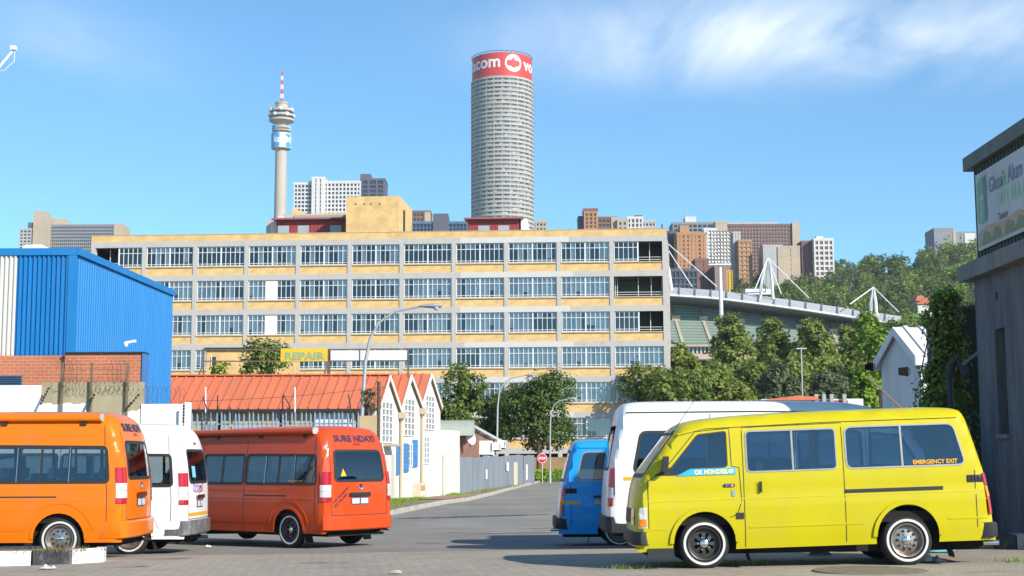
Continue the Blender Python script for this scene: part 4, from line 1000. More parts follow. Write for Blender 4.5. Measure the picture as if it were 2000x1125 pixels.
for i in range(nrib):
    a = wd * (i + .5) / nrib; zt = ze + (zp - ze) * (1 - abs(a - wd / 2) / (wd / 2)) - .02
    mb = MB(); vs = [sp(a - wd / nrib * .47, 0.0, gz), sp(a - wd / nrib * .25, -.018, gz), sp(a + wd / nrib * .25, -.018, gz), sp(a + wd / nrib * .47, 0.0, gz)]; vs += [(x, y, zt) for x, y, z in vs]
    mb.add(vs, [(i_, i_ + 1, i_ + 5, i_ + 4) for i_ in range(3)]); mb.build('cladding_rib', M_shed, sh, fix=False)
for s_ in (0, 1):                                   # roof slopes, barge boards, ribs
    ea = -.12 if s_ == 0 else wd + .12; mb = MB(); zz = ze - .05
    mb.add([sp(ea, -.18, zz), sp(ea, dep + .1, zz), sp(wd / 2, dep + .1, zp + .06), sp(wd / 2, -.18, zp + .06), sp(ea, -.18, zz + .05), sp(ea, dep + .1, zz + .05), sp(wd / 2, dep + .1, zp + .12), sp(wd / 2, -.18, zp + .12)], [(0, 1, 2, 3), (7, 6, 5, 4), (0, 4, 5, 1), (1, 5, 6, 2), (2, 6, 7, 3), (3, 7, 4, 0)])
    rf = mb.build('roof_slope', M_shed, sh)
    for i in range(7):
        b = .2 + i * .5; mb = MB(); mb.bar(sp(ea, b, zz + .07), sp(wd / 2, b, zp + .14), .12, .07); mb.build('roof_rib', M_shed, rf)
    mb = MB(); mb.add([sp(ea, -.2, zz - .22), sp(wd / 2, -.2, zp - .12), sp(wd / 2, -.2, zp + .13), sp(ea, -.2, zz + .06)] + [sp(ea, -.16, zz - .22), sp(wd / 2, -.16, zp - .12), sp(wd / 2, -.16, zp + .13), sp(ea, -.16, zz + .06)], [(0, 1, 2, 3), (7, 6, 5, 4), (0, 4, 5, 1), (1, 5, 6, 2), (2, 6, 7, 3), (3, 7, 4, 0)]); mb.build('barge_board', M_shed, sh)
    mb = MB(); mb.add([sp(ea, -.2, zz - .22), sp(ea, dep + .1, zz - .22), sp(ea, dep + .1, zz + .06), sp(ea, -.2, zz + .06)], [(0, 1, 2, 3)]); mb.build('gutter_board', M_shed, sh, fix=False)
def floodlight(label, c, s=.14, flip=1):
    t = thing('floodlight', label, 'floodlight', c, 0, 'floodlights on the white shed')
    mb = MB(); mb.add([(-s, -.10, -s * .7), (s * .8, -.10, -s * .9), (s * .8, -.10, s * .9), (-s, -.10, s * .7), (-s * .8, .06, -s * .5), (s * .6, .06, -s * .7), (s * .6, .06, s * .7), (-s * .8, .06, s * .5)], [(3, 2, 1, 0), (4, 5, 6, 7), (0, 1, 5, 4), (1, 2, 6, 5), (2, 3, 7, 6), (3, 0, 4, 7)]); mb.build('housing', pm('matte_black', (.012, .012, .014), .95, .2, 8, spec=.05), t)
    mb = MB(); mb.tube([(flip * s * .8, -.02, .05), (flip * s * 1.25, .02, .09), (flip * s * 1.35, .05, -.05), (flip * s * .8, 0, -.09)], .014, 6); mb.build('bracket', M_trim, t)
p_ = at(1764, 726, 39.8); floodlight('black floodlight in the middle of the white shed wall', p_, .15)
p_ = at(1697, 717, 42.0); floodlight('black floodlight at the left edge of the white shed', p_, .13)
bs = thing('braced_boom', 'rusty steel boom propped up in front of the white shed', 'boom', (xat(1725, 33), 33, g(8, 33)))
o_ = Vector(bs.location)
mb = MB(); mb.bar(at(1696, 737, 33) - o_, at(1765, 801, 33) - o_, .045); mb.build('boom', pm('rusty_steel', (.2, .15, .11), .8, .3, 8), bs)
mb = MB(); mb.bar(at(1719, 762, 33) - o_, Vector((xat(1728, 33) - o_.x, 0, 0)), .06); mb.build('prop', M_trim, bs)

# ------------------------------------------------------------------ left: blue hall with brick annex, boundary wall
M_blue = pm('blue_sheet', (.009, .175, .46), .5, .1, 1.5, dirt=(.04, .2, .42), dscale=.7, damt=.55, stretch=(1, 1, .3))
M_cream = pm('cream_sheet', (.62, .60, .55), .5, .06, 2)
M_brick = brickmat('red_brick', (.50, .155, .07), (.44, .14, .07), (.48, .26, .17), .24, .09, .012)
hall = thing('blue_hall', 'bright blue ribbed sheet-metal hall with brick base on the left', 'building')
bx, bz = xat(147, 40, 590), zat(488, 40, 147); fx = xat(334, 50, 680)
mb = MB(); mb.add([(-24, 40, -.3), (bx, 40, -.3), (fx, 50, -.3), (-24, 50, -.3), (-24, 40, bz), (bx, 40, bz), (fx, 50, bz), (-24, 50, bz)], [(0, 1, 5, 4), (1, 2, 6, 5), (2, 3, 7, 6), (3, 0, 4, 7), (4, 5, 6, 7)]); mb.build('wall', M_blue, hall)
cx_ = xat(19, 39.95)
for s_ in rib_sheet((cx_, 39.99), (bx - .2, 39.99), 4.6, bz - .15, .128, .055, (0, -1), 'cladding_sheet', M_blue, hall, sheets=4, flat=.42): pass
for s_ in rib_sheet((-24, 39.99), (cx_ - .01, 39.99), 4.6, bz - .15, .128, .055, (0, -1), 'cladding_sheet', M_cream, hall, sheets=4, flat=.42): pass
dn = Vector((10, -(fx - bx))).normalized()
rib_sheet((bx + .01, 40.05), (fx + .01, 49.95), .2, bz - .15, .2, .03, (dn.x, dn.y), 'cladding_sheet', M_blue, hall, sheets=5)
MB().box(-24, bx + .03, 39.9, 39.985, bz - .16, bz + .04).build('fascia', M_blue, hall)
MB().box(bx - .2, bx + .035, 39.91, 39.98, 4.6, bz - .16).build('corner_trim', M_blue, hall)
mb = MB(); q = Vector((dn.x, dn.y, 0)) * .07
mb.add([(bx + .037, 39.9, bz - .16), (fx + .03, 50.02, bz - .16), (fx + .03, 50.02, bz + .04), (bx + .037, 39.9, bz + .04)] + [(bx + .037 + q.x, 39.9, bz - .16), (fx + .03 + q.x, 50.02, bz - .16), (fx + .03 + q.x, 50.02, bz + .04), (bx + .037 + q.x, 39.9, bz + .04)], [(0, 1, 2, 3), (7, 6, 5, 4), (0, 4, 5, 1), (1, 5, 6, 2), (2, 6, 7, 3), (3, 7, 4, 0)]); mb.build('fascia', M_blue, hall)
ax_ = xat(273, 39.4); az = zat(691, 39.4, 200)
MB().box(bx - .05, ax_, 39.4, 39.86, -.3, az).build('brick_base', M_brick, hall); MB().box(-24, bx - .052, 39.55, 39.86, -.3, az - .03).build('brick_base', M_brick, hall)
MB().box(bx - .05, ax_ + .05, 39.35, 39.9, az + .002, az + .05).build('coping', M_trim, hall)
MB().box(ax_ + .003, ax_ + .05, 39.35, 39.9, 1, az).build('corner_strip', pm('blue_trim', (.05, .18, .45), .5), hall)
lv = MB().box(xat(-30, 39.5), xat(37, 39.5), 39.50, 39.545, zat(756, 39.5, 20), zat(733, 39.5, 20)).build('louvre', pm('blue_grey_louvre', (.07, .14, .22), .5), hall)
for i in range(5): z = zat(755, 39.5, 20) + .06 * i; mb = MB(); mb.add([(xat(-30, 39.5), 39.49, z), (xat(36, 39.5), 39.49, z), (xat(36, 39.5), 39.44, z + .035), (xat(-30, 39.5), 39.44, z + .035)], [(0, 1, 2, 3)]); mb.build('slat', pm('blue_grey_slat', (.12, .22, .33), .5), lv, fix=False)
p_ = at(248, 672, 43.5); cc = thing('security_camera', 'white security camera on the blue hall wall', 'camera', p_)
mb = MB(); mb.tube([(-.08, .0, 0), (.0, -.12, -.02)], .03, 8); mb.lathe([(.001, .1), (.06, .06), (.075, 0), (.06, -.06), (.001, -.1)], 12, 0, (.0, -.14, -.02)); mb.build('dome', M_whitep, cc, 50)
mb = MB(); mb.prism(round_poly([(-.05, -.04), (.05, -.04), (.05, .05), (-.05, .05)], .02, 3), .02, .3, lambda p, q, t: (t, -.12 + p, .02 + q + t * .18)); mb.build('body', M_whitep, cc, 50)

M_wall = pm('white_wall_paint', (.78, .77, .74), .85, .06, 1.5, .2, dirt=(.55, .52, .46), dscale=.8, damt=.5)
M_raw = pm('raw_plaster', (.36, .31, .20), .9, .15, 1.2, .3, dirt=(.25, .22, .15), dscale=1.0, damt=.6, stretch=(1, 1, .35))
bw = thing('boundary_wall', 'white boundary wall with a bare plaster stretch behind the orange minibus', 'wall')
def wz_(v, u=150): return zat(v, 35, u)
MB().box(-16, xat(75, 35), 35, 35.25, -.2, wz_(752)).build('painted_stretch', M_wall, bw)
MB().box(xat(75, 35) + .002, xat(273, 35), 35.03, 35.28, -.2, wz_(746)).build('bare_stretch', M_raw, bw)
MB().box(xat(273, 35) + .002, xat(365, 35), 34.99, 35.25, -.2, wz_(789, 320)).build('painted_stretch', M_wall, bw)
MB().box(xat(359, 35), xat(366, 35), 34.95, 35.32, -.2, wz_(787, 320) + .02).build('end_pier', M_wall, bw)
q = random.Random(4); pts = []
for a, b, v0, v1 in ((75, 165, 789, 788), (165, 167, 812, 812), (167, 226, 812, 810), (226, 273, 808, 801)):
    n_ = max(2, int((b - a) / 4))
    for i in range(n_): pts.append((xat(lerp(a, b, i / (n_ - 1)), 35), wz_(lerp(v0, v1, i / (n_ - 1)) + q.uniform(-2.5, 2.0))))
mb = MB(); vs = [(x, 35.024, z) for x, z in pts] + [(x, 35.024, .2) for x, z in pts]; n_ = len(pts); mb.add(vs, [(i + n_, i + 1 + n_, i + 1, i) for i in range(n_ - 1)]); mb.build('paint_coat', M_wall, bw, fix=False)
M_post = pm('rusty_post', (.16, .12, .08), .85, .3, 6, dirt=(.3, .15, .05), dscale=4, damt=.7)
wf = thing('razor_wire_fence', 'razor wire strung on rusty posts above the bare plaster wall', 'razor wire')
for u in (115, 172, 243): MB().box(xat(u, 34.9) - .025, xat(u, 34.9) + .025, 34.93, 34.98, 2.2 if u > 120 else 2.6, zat(708, 34.95, u)).build('post', M_post, wf)
mb = MB()
for v in (712, 722, 732, 740): mb.tube([(xat(u, 34.95), 34.95, zat(v + q.uniform(-1, 1), 34.95, u)) for u in (112, 140, 172, 205, 243)], .004, 4)
mb.build('strand', M_wire, wf)
for k, (a, b, r_, t_, v) in enumerate(((112, 150, .30, 5, 727), (205, 245, .32, 5, 727), (118, 175, .15, 8, 752), (175, 268, .13, 10, 752))):
    mb = MB(); mb.tube(coil((xat(a, 34.9), 34.93, zat(v, 34.9, a)), (xat(b, 34.9), 34.93, zat(v, 34.9, b)), r_, t_, seed=k), .004, 4); mb.build('coil', M_wire, wf)
mb = MB(); mb.tube(coil((xat(276, 34.9), 35.1, zat(770, 34.9, 280)), (xat(356, 34.9), 35.1, zat(772, 34.9, 340)), .2, 9, seed=9), .0045, 4); tag(mb.build('razor_wire', M_wire), 'razor wire coil along the low white wall under the blue hall', 'razor wire')
for k, (u0, v0, u1, v1, lb) in enumerate(((79, 791, 96, 756, 'beside the white stretch of wall'), (169, 803, 185, 769, 'in the middle of the bare plaster wall'), (246, 801, 272, 769, 'at the right end of the bare plaster wall'), (358, 826, 359, 790, 'on the end pier of the white wall'))):
    t_ = thing('electric_fence_bracket', 'black electric fence bracket with insulators ' + lb, 'fence bracket', at(u0, v0, 34.8), 0, 'electric fence brackets'); o_ = Vector(t_.location)
    a_, b_ = Vector((0, 0, 0)), at(u1, v1, 34.8) - o_; mb = MB(); mb.bar(a_, b_, .016); mb.build('rod', M_trim, t_)
    for i in range(6): c_ = a_.lerp(b_, (i + .5) / 6); mb = MB(); mb.lathe([(.001, -.03), (.028, -.02), (.028, .02), (.001, .03)], 8, 0, c_); mb.build('insulator', M_trim, t_)

# ------------------------------------------------------------------ red-roofed building, sawtooth gables
M_roofred = pm('red_roof_sheet', (.56, .155, .075), .65, .12, 1.0, .05, dirt=(.40, .13, .08), dscale=.9, damt=.65, stretch=(1.5, .5, .5))
M_gable = pm('white_gable_plaster', (.66, .64, .60), .85, .08, 1.0, .25, dirt=(.46, .40, .32), dscale=.7, damt=.6, stretch=(1, 1, .5))
M_tan = pm('tan_plaster', (.48, .36, .20), .85, .12, 1.2, .2, dirt=(.35, .26, .15), dscale=1, damt=.5)
M_creamp = pm('cream_pipe', (.60, .50, .36), .7, .1, 3)
sw = thing('sawtooth_building', 'white sawtooth-gabled building with orange-red sheet roof along the street', 'building')
A, B = Vector((xat(738, 58), 58, 0)), Vector((xat(860, 70), 70, 0)); WD = (B - A); WL = WD.length; wd_ = WD.normalized(); wnr = Vector((wd_.y, -wd_.x, 0))   # outward, to the street
def wall_s(u):
    """distance along the street wall that photo column u shows"""
    k = (u - 1000) / FPX / math.cos(TILT) * 1.0
    d = ray(u, 900); k = d.x / d.y
    return (k * A.y - A.x) / (wd_.x - k * wd_.y)
def wp(s, z, o=0.0): p = A + wd_ * s + wnr * o; return (p.x, p.y, z)
def wpz(u, v): s = wall_s(u); return s, zat(v, A.y + wd_.y * s, u)
VAL = [(0, 3.95), (wall_s(779.5), 3.83), (wall_s(821), 4.2), (WL, 4.28)]
PEAK = [(wall_s(756), 5.2), (wall_s(799), 5.43), (wall_s(839), 5.74)]
left = Vector((-1, 0.0, 0))
for k in range(3):
    (s0, z0), (s1, z1), (sp_, zp_) = VAL[k], VAL[k + 1], PEAK[k]
    mb = MB(); poly = [(s0 + .003, -.5), (s1 - .003, -.5), (s1 - .003, z1), (sp_, zp_), (s0 + .003, z0)]
    mb.prism(poly, 0, -.3, lambda p, q_, t: wp(p, q_, t)); mb.build('gable_wall', M_gable, sw)
    for (a, za), (b, zb), nm in (((s0, z0), (sp_, zp_), 'near'), ((sp_, zp_), (s1, z1), 'far')):   # roof slopes run left from the gable
        pa, pb = Vector(wp(a, za + .03, .12)), Vector(wp(b, zb + .03, .12)); ln = 24 if k == 0 else 9
        if nm == 'near' and k == 0: pa = pa + Vector((-.04, -.35, -.2))
        nsh = 30 if k == 0 else 12
        rfo = None
        for i in range(nsh):
            l0, l1 = ln * i / nsh, ln * (i + 1) / nsh; mb = MB(); up = Vector((0, 0, .015 * (i % 2)))
            c0, c1, c2, c3 = pa + left * l0 + up, pb + left * l0 + up, pb + left * (l1 + .03) + up, pa + left * (l1 + .03) + up
            th = Vector((0, 0, -.03)); mb.add([c0, c1, c2, c3, c0 + th, c1 + th, c2 + th, c3 + th], [(0, 1, 2, 3), (7, 6, 5, 4), (0, 4, 5, 1), (1, 5, 6, 2), (2, 6, 7, 3), (3, 7, 4, 0)])
            nn = (c1 - c0).cross(c3 - c0).normalized(); nn = nn if nn.z > 0 else -nn
            for f_ in (.0, .5):
                e0, e1 = c0.lerp(c3, f_ + .03), c1.lerp(c2, f_ + .03); mb.bar(e0 + nn * .025, e1 + nn * .025, .05, .05)
            mb.build('roof_sheet', M_roofred, sw)
        d_ = (pb - pa); mb = MB(); mb.bar(Vector(wp(a, za - .03, .1)), Vector(wp(b, zb - .03, .1)), .06, .2); mb.build('barge_board', M_gable, sw)
        mb = MB(); mb.bar(Vector(wp(a, za - .16, .06)), Vector(wp(b, zb - .16, .06)), .08, .05); mb.build('barge_under_board', pm('brown_board', (.16, .10, .06), .8), sw)  # dark brown strip along the underside of the barge board
mb = MB(); rz_ = PEAK[0][1] + .06; p0 = Vector(wp(PEAK[0][0], rz_, .1)); mb.bar(p0, p0 + left * 24, .3, .05); mb.build('ridge_cap', M_roofred, sw)
fw0 = A + Vector((0, 0, 0)); MB().box(A.x - 24, A.x - .003, 58.05, 58.35, -.5, 3.7).build('front_wall', M_tan, sw)
MB().box(A.x - 24, A.x - .1, 57.62, 57.72, 3.66, 3.78).build('gutter', M_trim, sw)
def wall_panel(name, u0, u1, v0, v1, o0, o1, mat, parent=None):
    um, vm = (u0 + u1) / 2, (v0 + v1) / 2; s0, s1 = wall_s(u0), wall_s(u1); z1, z0 = wpz(um, v0)[1], wpz(um, v1)[1]
    mb = MB(); mb.prism([(s0, z0), (s1, z0), (s1, z1), (s0, z1)], o0, o1, lambda p, q_, t: wp(p, q_, t)); return mb.build(name, mat, parent or sw), s0, s1, z0, z1
M_pane = glass('street_glass', (.6, .66, .7), .5); M_winback = pm('pale_window_backing', (.24, .25, .26), .4, .3, 3); M_winframe = pm('white_window_frame', (.75, .75, .73), .6, .06, 4); M_shut = pm('blue_shutter', (.05, .21, .48), .6, .12, 3, dirt=(.2, .3, .42), dscale=3, damt=.5)
def gridwin(u0, u1, v0, v1, nx, nz, back=M_winback):
    o, s0, s1, z0, z1 = wall_panel('window', u0, u1, v0, v1, .002, .02, back)
    for i in range(nx + 1): mb = MB(); s_ = lerp(s0, s1, i / nx); mb.bar(wp(s_, z0, .03), wp(s_, z1, .03), .05, .03); mb.build('glazing_bar', M_winframe, o)
    for j in range(nz + 1): mb = MB(); z_ = lerp(z0, z1, j / nz); mb.bar(wp(s0, z_, .034), wp(s1, z_, .034), .03, .05); mb.build('glazing_bar', M_winframe, o)
    return o
gridwin(744, 765, 786, 864, 3, 6); gridwin(788, 808, 780, 851, 3, 6); gridwin(830, 847, 774, 839, 3, 6)
gridwin(796, 804, 868, 910, 2, 3, pm('dim_window', (.2, .19, .17), .5)); gridwin(827, 837, 854, 905, 2, 5, pm('blue_grey_window', (.22, .28, .36), .5))
for u0, u1, v0, v1 in ((773, 777, 871, 928), (784.5, 796, 866, 922), (805, 813.5, 859, 912)):
    o, s0, s1, z0, z1 = wall_panel('shutter', u0, u1, v0, v1, .002, .06, M_shut)
    for i in range(7): mb = MB(); z_ = lerp(z0, z1, (i + .5) / 7); mb.bar(wp(s0, z_, .065), wp(s1, z_, .065), .02, .03); mb.build('slat', M_shut, o)
for u, v0 in ((779.5, 806), (821, 798)):
    s_, zt = wpz(u, v0); mb = MB(); mb.tube([wp(s_, -.3, .12), wp(s_, zt - .3, .12), wp(s_, zt, .1)], .07, 8); dpz = mb.build('downpipe', M_creamp, sw, 40)
    mb = MB(); mb.prism([(s_ - .2, zt - .25), (s_ + .2, zt - .25), (s_ + .28, zt), (s_ - .28, zt)], .02, .3, lambda p, q_, t: wp(p, q_, t)); mb.build('hopper', M_creamp, dpz)
o, *_ = wall_panel('meter_box', 805, 818, 944, 979, .0, .35, M_creamp); wall_panel('hatch', 807, 815, 948, 958, .352, .36, pm('rusty_hatch', (.4, .28, .16), .8), o); wall_panel('notice', 807, 815, 960, 966, .352, .358, M_winframe, o)
wall_panel('door', 764, 769, 888, 974, .002, .03, pm('dirty_cream_door', (.5, .45, .36), .8, .2, 4)); wall_panel('door_hood', 748, 762, 868, 872, .0, .5, pm('rusty_hood', (.42, .33, .24), .8)); wall_panel('plinth', 758, 778, 976, 982, .0, .2, M_gable)

# aerial and rooftop sign on the red roof
rs_ = thing('roof_sign', 'long billboard frame with yellow repair panel and blank white panel above the red roof', 'sign', (xat(600, 60.8), 60.8, zat(735, 60.8, 600))); o_ = Vector(rs_.location)
def sg(u, v, dy=0): p = at(u, v, 60.8) - o_; return (p.x, p.y + dy, p.z)
M_frame = pm('rusty_angle_iron', (.15, .10, .08), .85, .3, 6)
for v in (683, 705.5): mb = MB(); mb.bar(sg(395, v, .05), sg(797, v - 1, .05), .05); mb.build('rail', M_frame, rs_)
for u, v1 in ((397, 742), (640, 738), (643, 737), (797, 738)): mb = MB(); mb.bar(sg(u, 681, .05), sg(u, v1, .05), .07); mb.build('upright', M_frame, rs_)
for u in (397, 640): mb = MB(); mb.bar(sg(u, 706, .05), sg(u - 7, 742, -.4), .05); mb.build('stay', M_frame, rs_)
a_, b_ = sg(548, 706), sg(640, 680); yp = MB().box(a_[0], b_[0], 0, .03, a_[2], b_[2]).build('yellow_panel', pm('yellow_sign', (.72, .47, .02), .6, .15, 2, dirt=(.5, .38, .1), dscale=2, damt=.6), rs_)
vs, fs, w_t = text_mesh('REPAIR', .38, .022, 0, 1.06); k_ = (xat(636, 60.8) - xat(556, 60.8)) / w_t; a2 = sg(556, 702.5); mb = MB(); mb.add([(a2[0] + x * k_, -.006, a2[2] + y * 1.12) for x, y, _ in vs], fs); mb.build('lettering', pm('faded_green_lettering', (.27, .36, .18), .7, .2, 4), yp, fix=False)
a_, b_ = sg(645, 704), sg(797, 684); wpn = MB().box(a_[0], b_[0], 0, .03, a_[2], b_[2]).build('white_panel', pm('dirty_white_sign', (.68, .66, .64), .6, .06, 2, dirt=(.5, .42, .36), dscale=1.5, damt=.5), rs_)
for u in (645, 703, 797): mb = MB(); mb.bar(sg(u, 704.5, -.015), sg(u, 683.5, -.015), .03); mb.build('joint', M_frame, wpn)

# blue palisade fence
M_pal = pm('blue_grey_palisade', (.19, .29, .38), .6, .12, 3, dirt=(.25, .2, .15), dscale=4, damt=.5)
pf = thing('palisade_fence', 'pale blue steel palisade fence in front of the red-roofed building', 'fence', (xat(365, 46), 46, 0)); o_ = Vector(pf.location); zt = zat(805, 46, 500)
mb = MB(); mb.add([(-.03, 0, .6), (-.012, -.012, .6), (.012, -.012, .6), (.03, 0, .6), (-.03, 0, zt - .1), (-.012, -.012, zt - .06), (.012, -.012, zt - .06), (.03, 0, zt - .1), (0, -.006, zt)], [(0, 1, 5, 4), (1, 2, 6, 5), (2, 3, 7, 6), (4, 5, 8), (5, 6, 8), (6, 7, 8)]); pale = mb.mesh('pale', M_pal)
n_ = 37
for i in range(n_):
    o = link('pale', pale, pf, ((xat(697, 46) - o_.x) * i / (n_ - 1), rnd.uniform(-.01, .01), rnd.uniform(-.03, .03))); o.rotation_euler = (0, rnd.uniform(-.01, .01), 0)
for z in (zt - .4, zt - 1.3): MB().box(-.05, xat(697, 46) - o_.x, .02, .06, z, z + .05).build('rail', M_pal, pf)
for u in (425, 547, 697): MB().box(xat(u, 46) - o_.x - .05, xat(u, 46) - o_.x + .05, .06, .16, 0, zt + .1).build('post', M_trim, pf)
for k, (u, v0, v1, u1, v2) in enumerate(((404, 830, 800, 396, 775), (453, 828, 803, 447, 792), (566, 830, 792, 553, 771), (425, 806, 793, 425, 772), (552, 806, 785, 553, 770), (684, 826, 790, 680, 770))):
    p0, p1, p2 = at(u, v0, 45.8), at(u, v1, 45.8), at(u1, v2, 45.8); t_ = thing('fence_pole', ['black bent fence pole next to the white wall end', 'short black bent fence pole above the palisade', 'tall black bent fence pole in the middle of the palisade', 'straight black pole above the palisade near the white van', 'straight black pole beside the tall bent fence pole', 'black pole hung with wire at the right end of the palisade'][k], 'fence pole', p0, 0, 'electric fence poles over the palisade')
    mb = MB(); mb.tube([(0, 0, 0), p1 - p0, p2 - p0], .018, 6); mb.build('rod', M_trim, t_)
    for i in range(4): c_ = (p1 - p0) * ((i + .5) / 4); mb = MB(); mb.lathe([(.001, -.03), (.03, -.02), (.03, .02), (.001, .03)], 8, 0, c_); mb.build('insulator', M_trim, t_)
for k, u in enumerate((401.5, 576)): 
    p0, p1 = at(u, 806, 47), at(u, 756, 47); mb = MB(); mb.tube([(0, 0, 0), p1 - p0], .022, 6); tag(mb.build('white_pole', M_whitep, loc=p0), ['thin white pole above the left end of the palisade', 'thin white pole above the middle of the palisade'][k], 'pole', 'white poles behind the palisade')
mb = MB(); mb.tube([at(lerp(362, 752, i / 12), lerp(784, 756, i / 12) + 5 * math.sin(math.pi * i / 12), lerp(45, 57, i / 12)) for i in range(13)], .008, 5); tag(mb.build('overhead_wire', M_trim), 'thin black overhead wire crossing in front of the red roof', 'wire')
# whitewashed openings of the front wall, seen through the fence
for k, (u0, u1, v0, v1, c, lb) in enumerate(((612, 690, 806, 850, (.62, .64, .66), 'w'), (452, 516, 832, 852, (.3, .42, .5), 'b'), (395, 425, 828, 852, (.2, .22, .22), 'd'))):
    MB().box(xat(u0, 58), xat(u1, 58), 57.98, 58.045, zat(v1, 58, u0), zat(v0, 58, u0)).build('opening_panel', pm('opening_' + lb, c, .7, .25, 2, dirt=(.25, .26, .26), dscale=3, damt=.7), sw)
MB().box(xat(697, 50), xat(734, 50), 50, 50.35, -.2, zat(812, 50, 715)).build('tan_wall', M_tan); tag(bpy.data.objects['tan_wall'], 'short tan block wall behind the red-orange minibus roof', 'wall')
dry = make_tree('dry_bush', 'bare dry bush on top of the tan block wall', (xat(719, 50), 50.18, zat(812, 50, 715)), 1.0, .75, M_leaf_dry, 500, .05, 31, .05, cat='bush')
mb = MB(); q = random.Random(8)
for i in range(26): mb.tube([(q.gauss(0, .08), q.gauss(0, .08), 0), (q.gauss(0, .2), q.gauss(0, .15), .55), (q.gauss(0, .32), q.gauss(0, .2), 1.0)], [.012, .008, .003], 4)
mb.build('branch', M_bark, dry)
p0 = at(739, 870, 55); mb = MB(); mb.tube([(0, 0, -1.2), (0, 0, zat(745, 55, 735) - p0.z)], .07, 8); tag(mb.build('timber_pole', M_bark, loc=p0), 'brown timber pole at the near corner of the gabled building', 'pole')

# white gate block, barrel-roofed shop, brick house, grey sheet fence along the street
C2, D2 = Vector((B.x, B.y, 0)), Vector((xat(898, 75), 75, 0))
gb = thing('gate_block', 'plain white walled entrance block between the gables and the grey fence', 'building'); dv = (D2 - C2).normalized(); nv = Vector((dv.y, -dv.x, 0)); bl = (D2 - C2).length
def gp2(s, z, o=0): p = C2 + dv * s + nv * o; return (p.x, p.y, z)
mb = MB(); zt0, zt1 = zat(862, 70, 870), zat(842, 75, 890); mb.prism([(.01, -.5), (bl, -.5), (bl, zt1), (bl * .5, zt1), (bl * .45, zt0), (.01, zt0)], 0, -1.2, lambda p, q_, t: gp2(p, q_, t)); mb.build('wall', M_gable, gb)
mb = MB(); mb.prism([(.4, -.3), (bl * .42, -.3), (bl * .42, 2.55), (.4, 2.55)], .002, .05, lambda p, q_, t: gp2(p, q_, t)); d_ = mb.build('door', M_winframe, gb)
mb = MB(); mb.prism([(.36, -.3), (.44, -.3), (.44, 2.0), (.36, 2.0)], .05, .12, lambda p, q_, t: gp2(p, q_, t)); mb.build('frame', M_creamp, d_)
br = thing('barrel_roof_shop', 'low shop under a weathered grey-green barrel roof beside the gables', 'building')
bx0, bx1, byr = xat(858, 75.5), xat(927, 79), 76
mb = MB(); zc_, rr = zat(842, 77, 890), .85; arc = [(zc_ + rr * math.sin(t) , -1.6 * math.cos(t)) for t in [math.pi * i / 12 for i in range(13)]]
vs = []; 
for x in np.linspace(bx0 - 1.2, bx1, 7):
    for z, y in arc: vs.append((x, 78 + y, z - .25))
mb.add(vs, [(j * 13 + i, j * 13 + i + 1, (j + 1) * 13 + i + 1, (j + 1) * 13 + i) for j in range(6) for i in range(12)] + [tuple(6 * 13 + i for i in range(13))])
mb.build('barrel_roof', pm('weathered_roof', (.36, .39, .33), .7, .2, 1.5, dirt=(.22, .2, .16), dscale=1.5, damt=.5), br, 40); MB().box(bx0 - 1.2, xat(893, 77), 76.45, 79.5, -.3, zc_ - .25).build('wall', M_tan, br)
bh = thing('brick_house', 'small red-brown brick house with air conditioners behind the grey fence', 'house'); E0, E1 = Vector((xat(899, 77.5), 77.5, 0)), Vector((xat(972, 94), 94, 0)); ev = (E1 - E0).normalized(); en = Vector((ev.y, -ev.x, 0)); el = (E1 - E0).length
def hp(s, z, o=0): p = E0 + ev * s + en * o; return (p.x, p.y, z)
def hs(u): k = ray(u, 900).x / ray(u, 900).y; return (k * E0.y - E0.x) / (ev.x - k * ev.y)
s_r = hs(920); za, zb = zat(834, 79, 915), zat(862, 93, 968)
M_hb = brickmat('brown_brick', (.27, .10, .065), (.22, .085, .06), (.3, .2, .15), .24, .09, .012)
mb = MB(); mb.prism([(0, -.4), (el, -.4), (el, zb), (s_r, za), (0, za)], 0, -3, lambda p, q_, t: hp(p, q_, t)); mb.build('wall', M_hb, bh)
mb = MB(); mb.prism([(s_r - .3, za + .02), (el + .3, zb - .05), (el + .3, zb + .1), (s_r - .3, za + .17)], .25, -3.2, lambda p, q_, t: hp(p, q_, t)); mb.build('roof', pm('pale_roof', (.5, .52, .5), .6), bh)
mb = MB(); mb.prism([(el * .45, -.4), (el, -.4), (el, 2.9), (el * .45, 2.4)], .01, .03, lambda p, q_, t: hp(p, q_, t)); mb.build('whitewashed_patch', M_gable, bh)
for k, (u0, u1, v0, v1) in enumerate(((933, 946, 861, 888), (953, 962, 865, 879), (963, 971, 860, 875))):
    s0, s1 = hs(u0), hs(u1); um = (u0 + u1) / 2; Yq = E0.y + ev.y * hs(um); z1, z0 = zat(v0, Yq, um), zat(v1, Yq, um); sm = (s0 + s1) / 2; hw = (s1 - s0) * .32
    t_ = thing('air_conditioner', ['large air conditioner box nearest on the brick house wall', 'middle air conditioner box on the brick house wall', 'farthest air conditioner box on the brick house wall'][k], 'air conditioner', hp(sm, z0, .3), math.atan2(ev.y, ev.x), 'air conditioners on the brick house')
    MB().box(-hw, hw, -.3, .28, 0, z1 - z0).build('case', M_winframe, t_)
    mb = MB(); mb.lathe([(min(hw, (z1 - z0) / 2) * .8, -.305), (.001, -.305)], 16, 0, (0, 0, (z1 - z0) / 2), 'y'); mb.build('fan', M_trim, t_); MB().box(-hw, hw, -.28, .3, -.08, -.004).build('bracket', M_trim, t_)
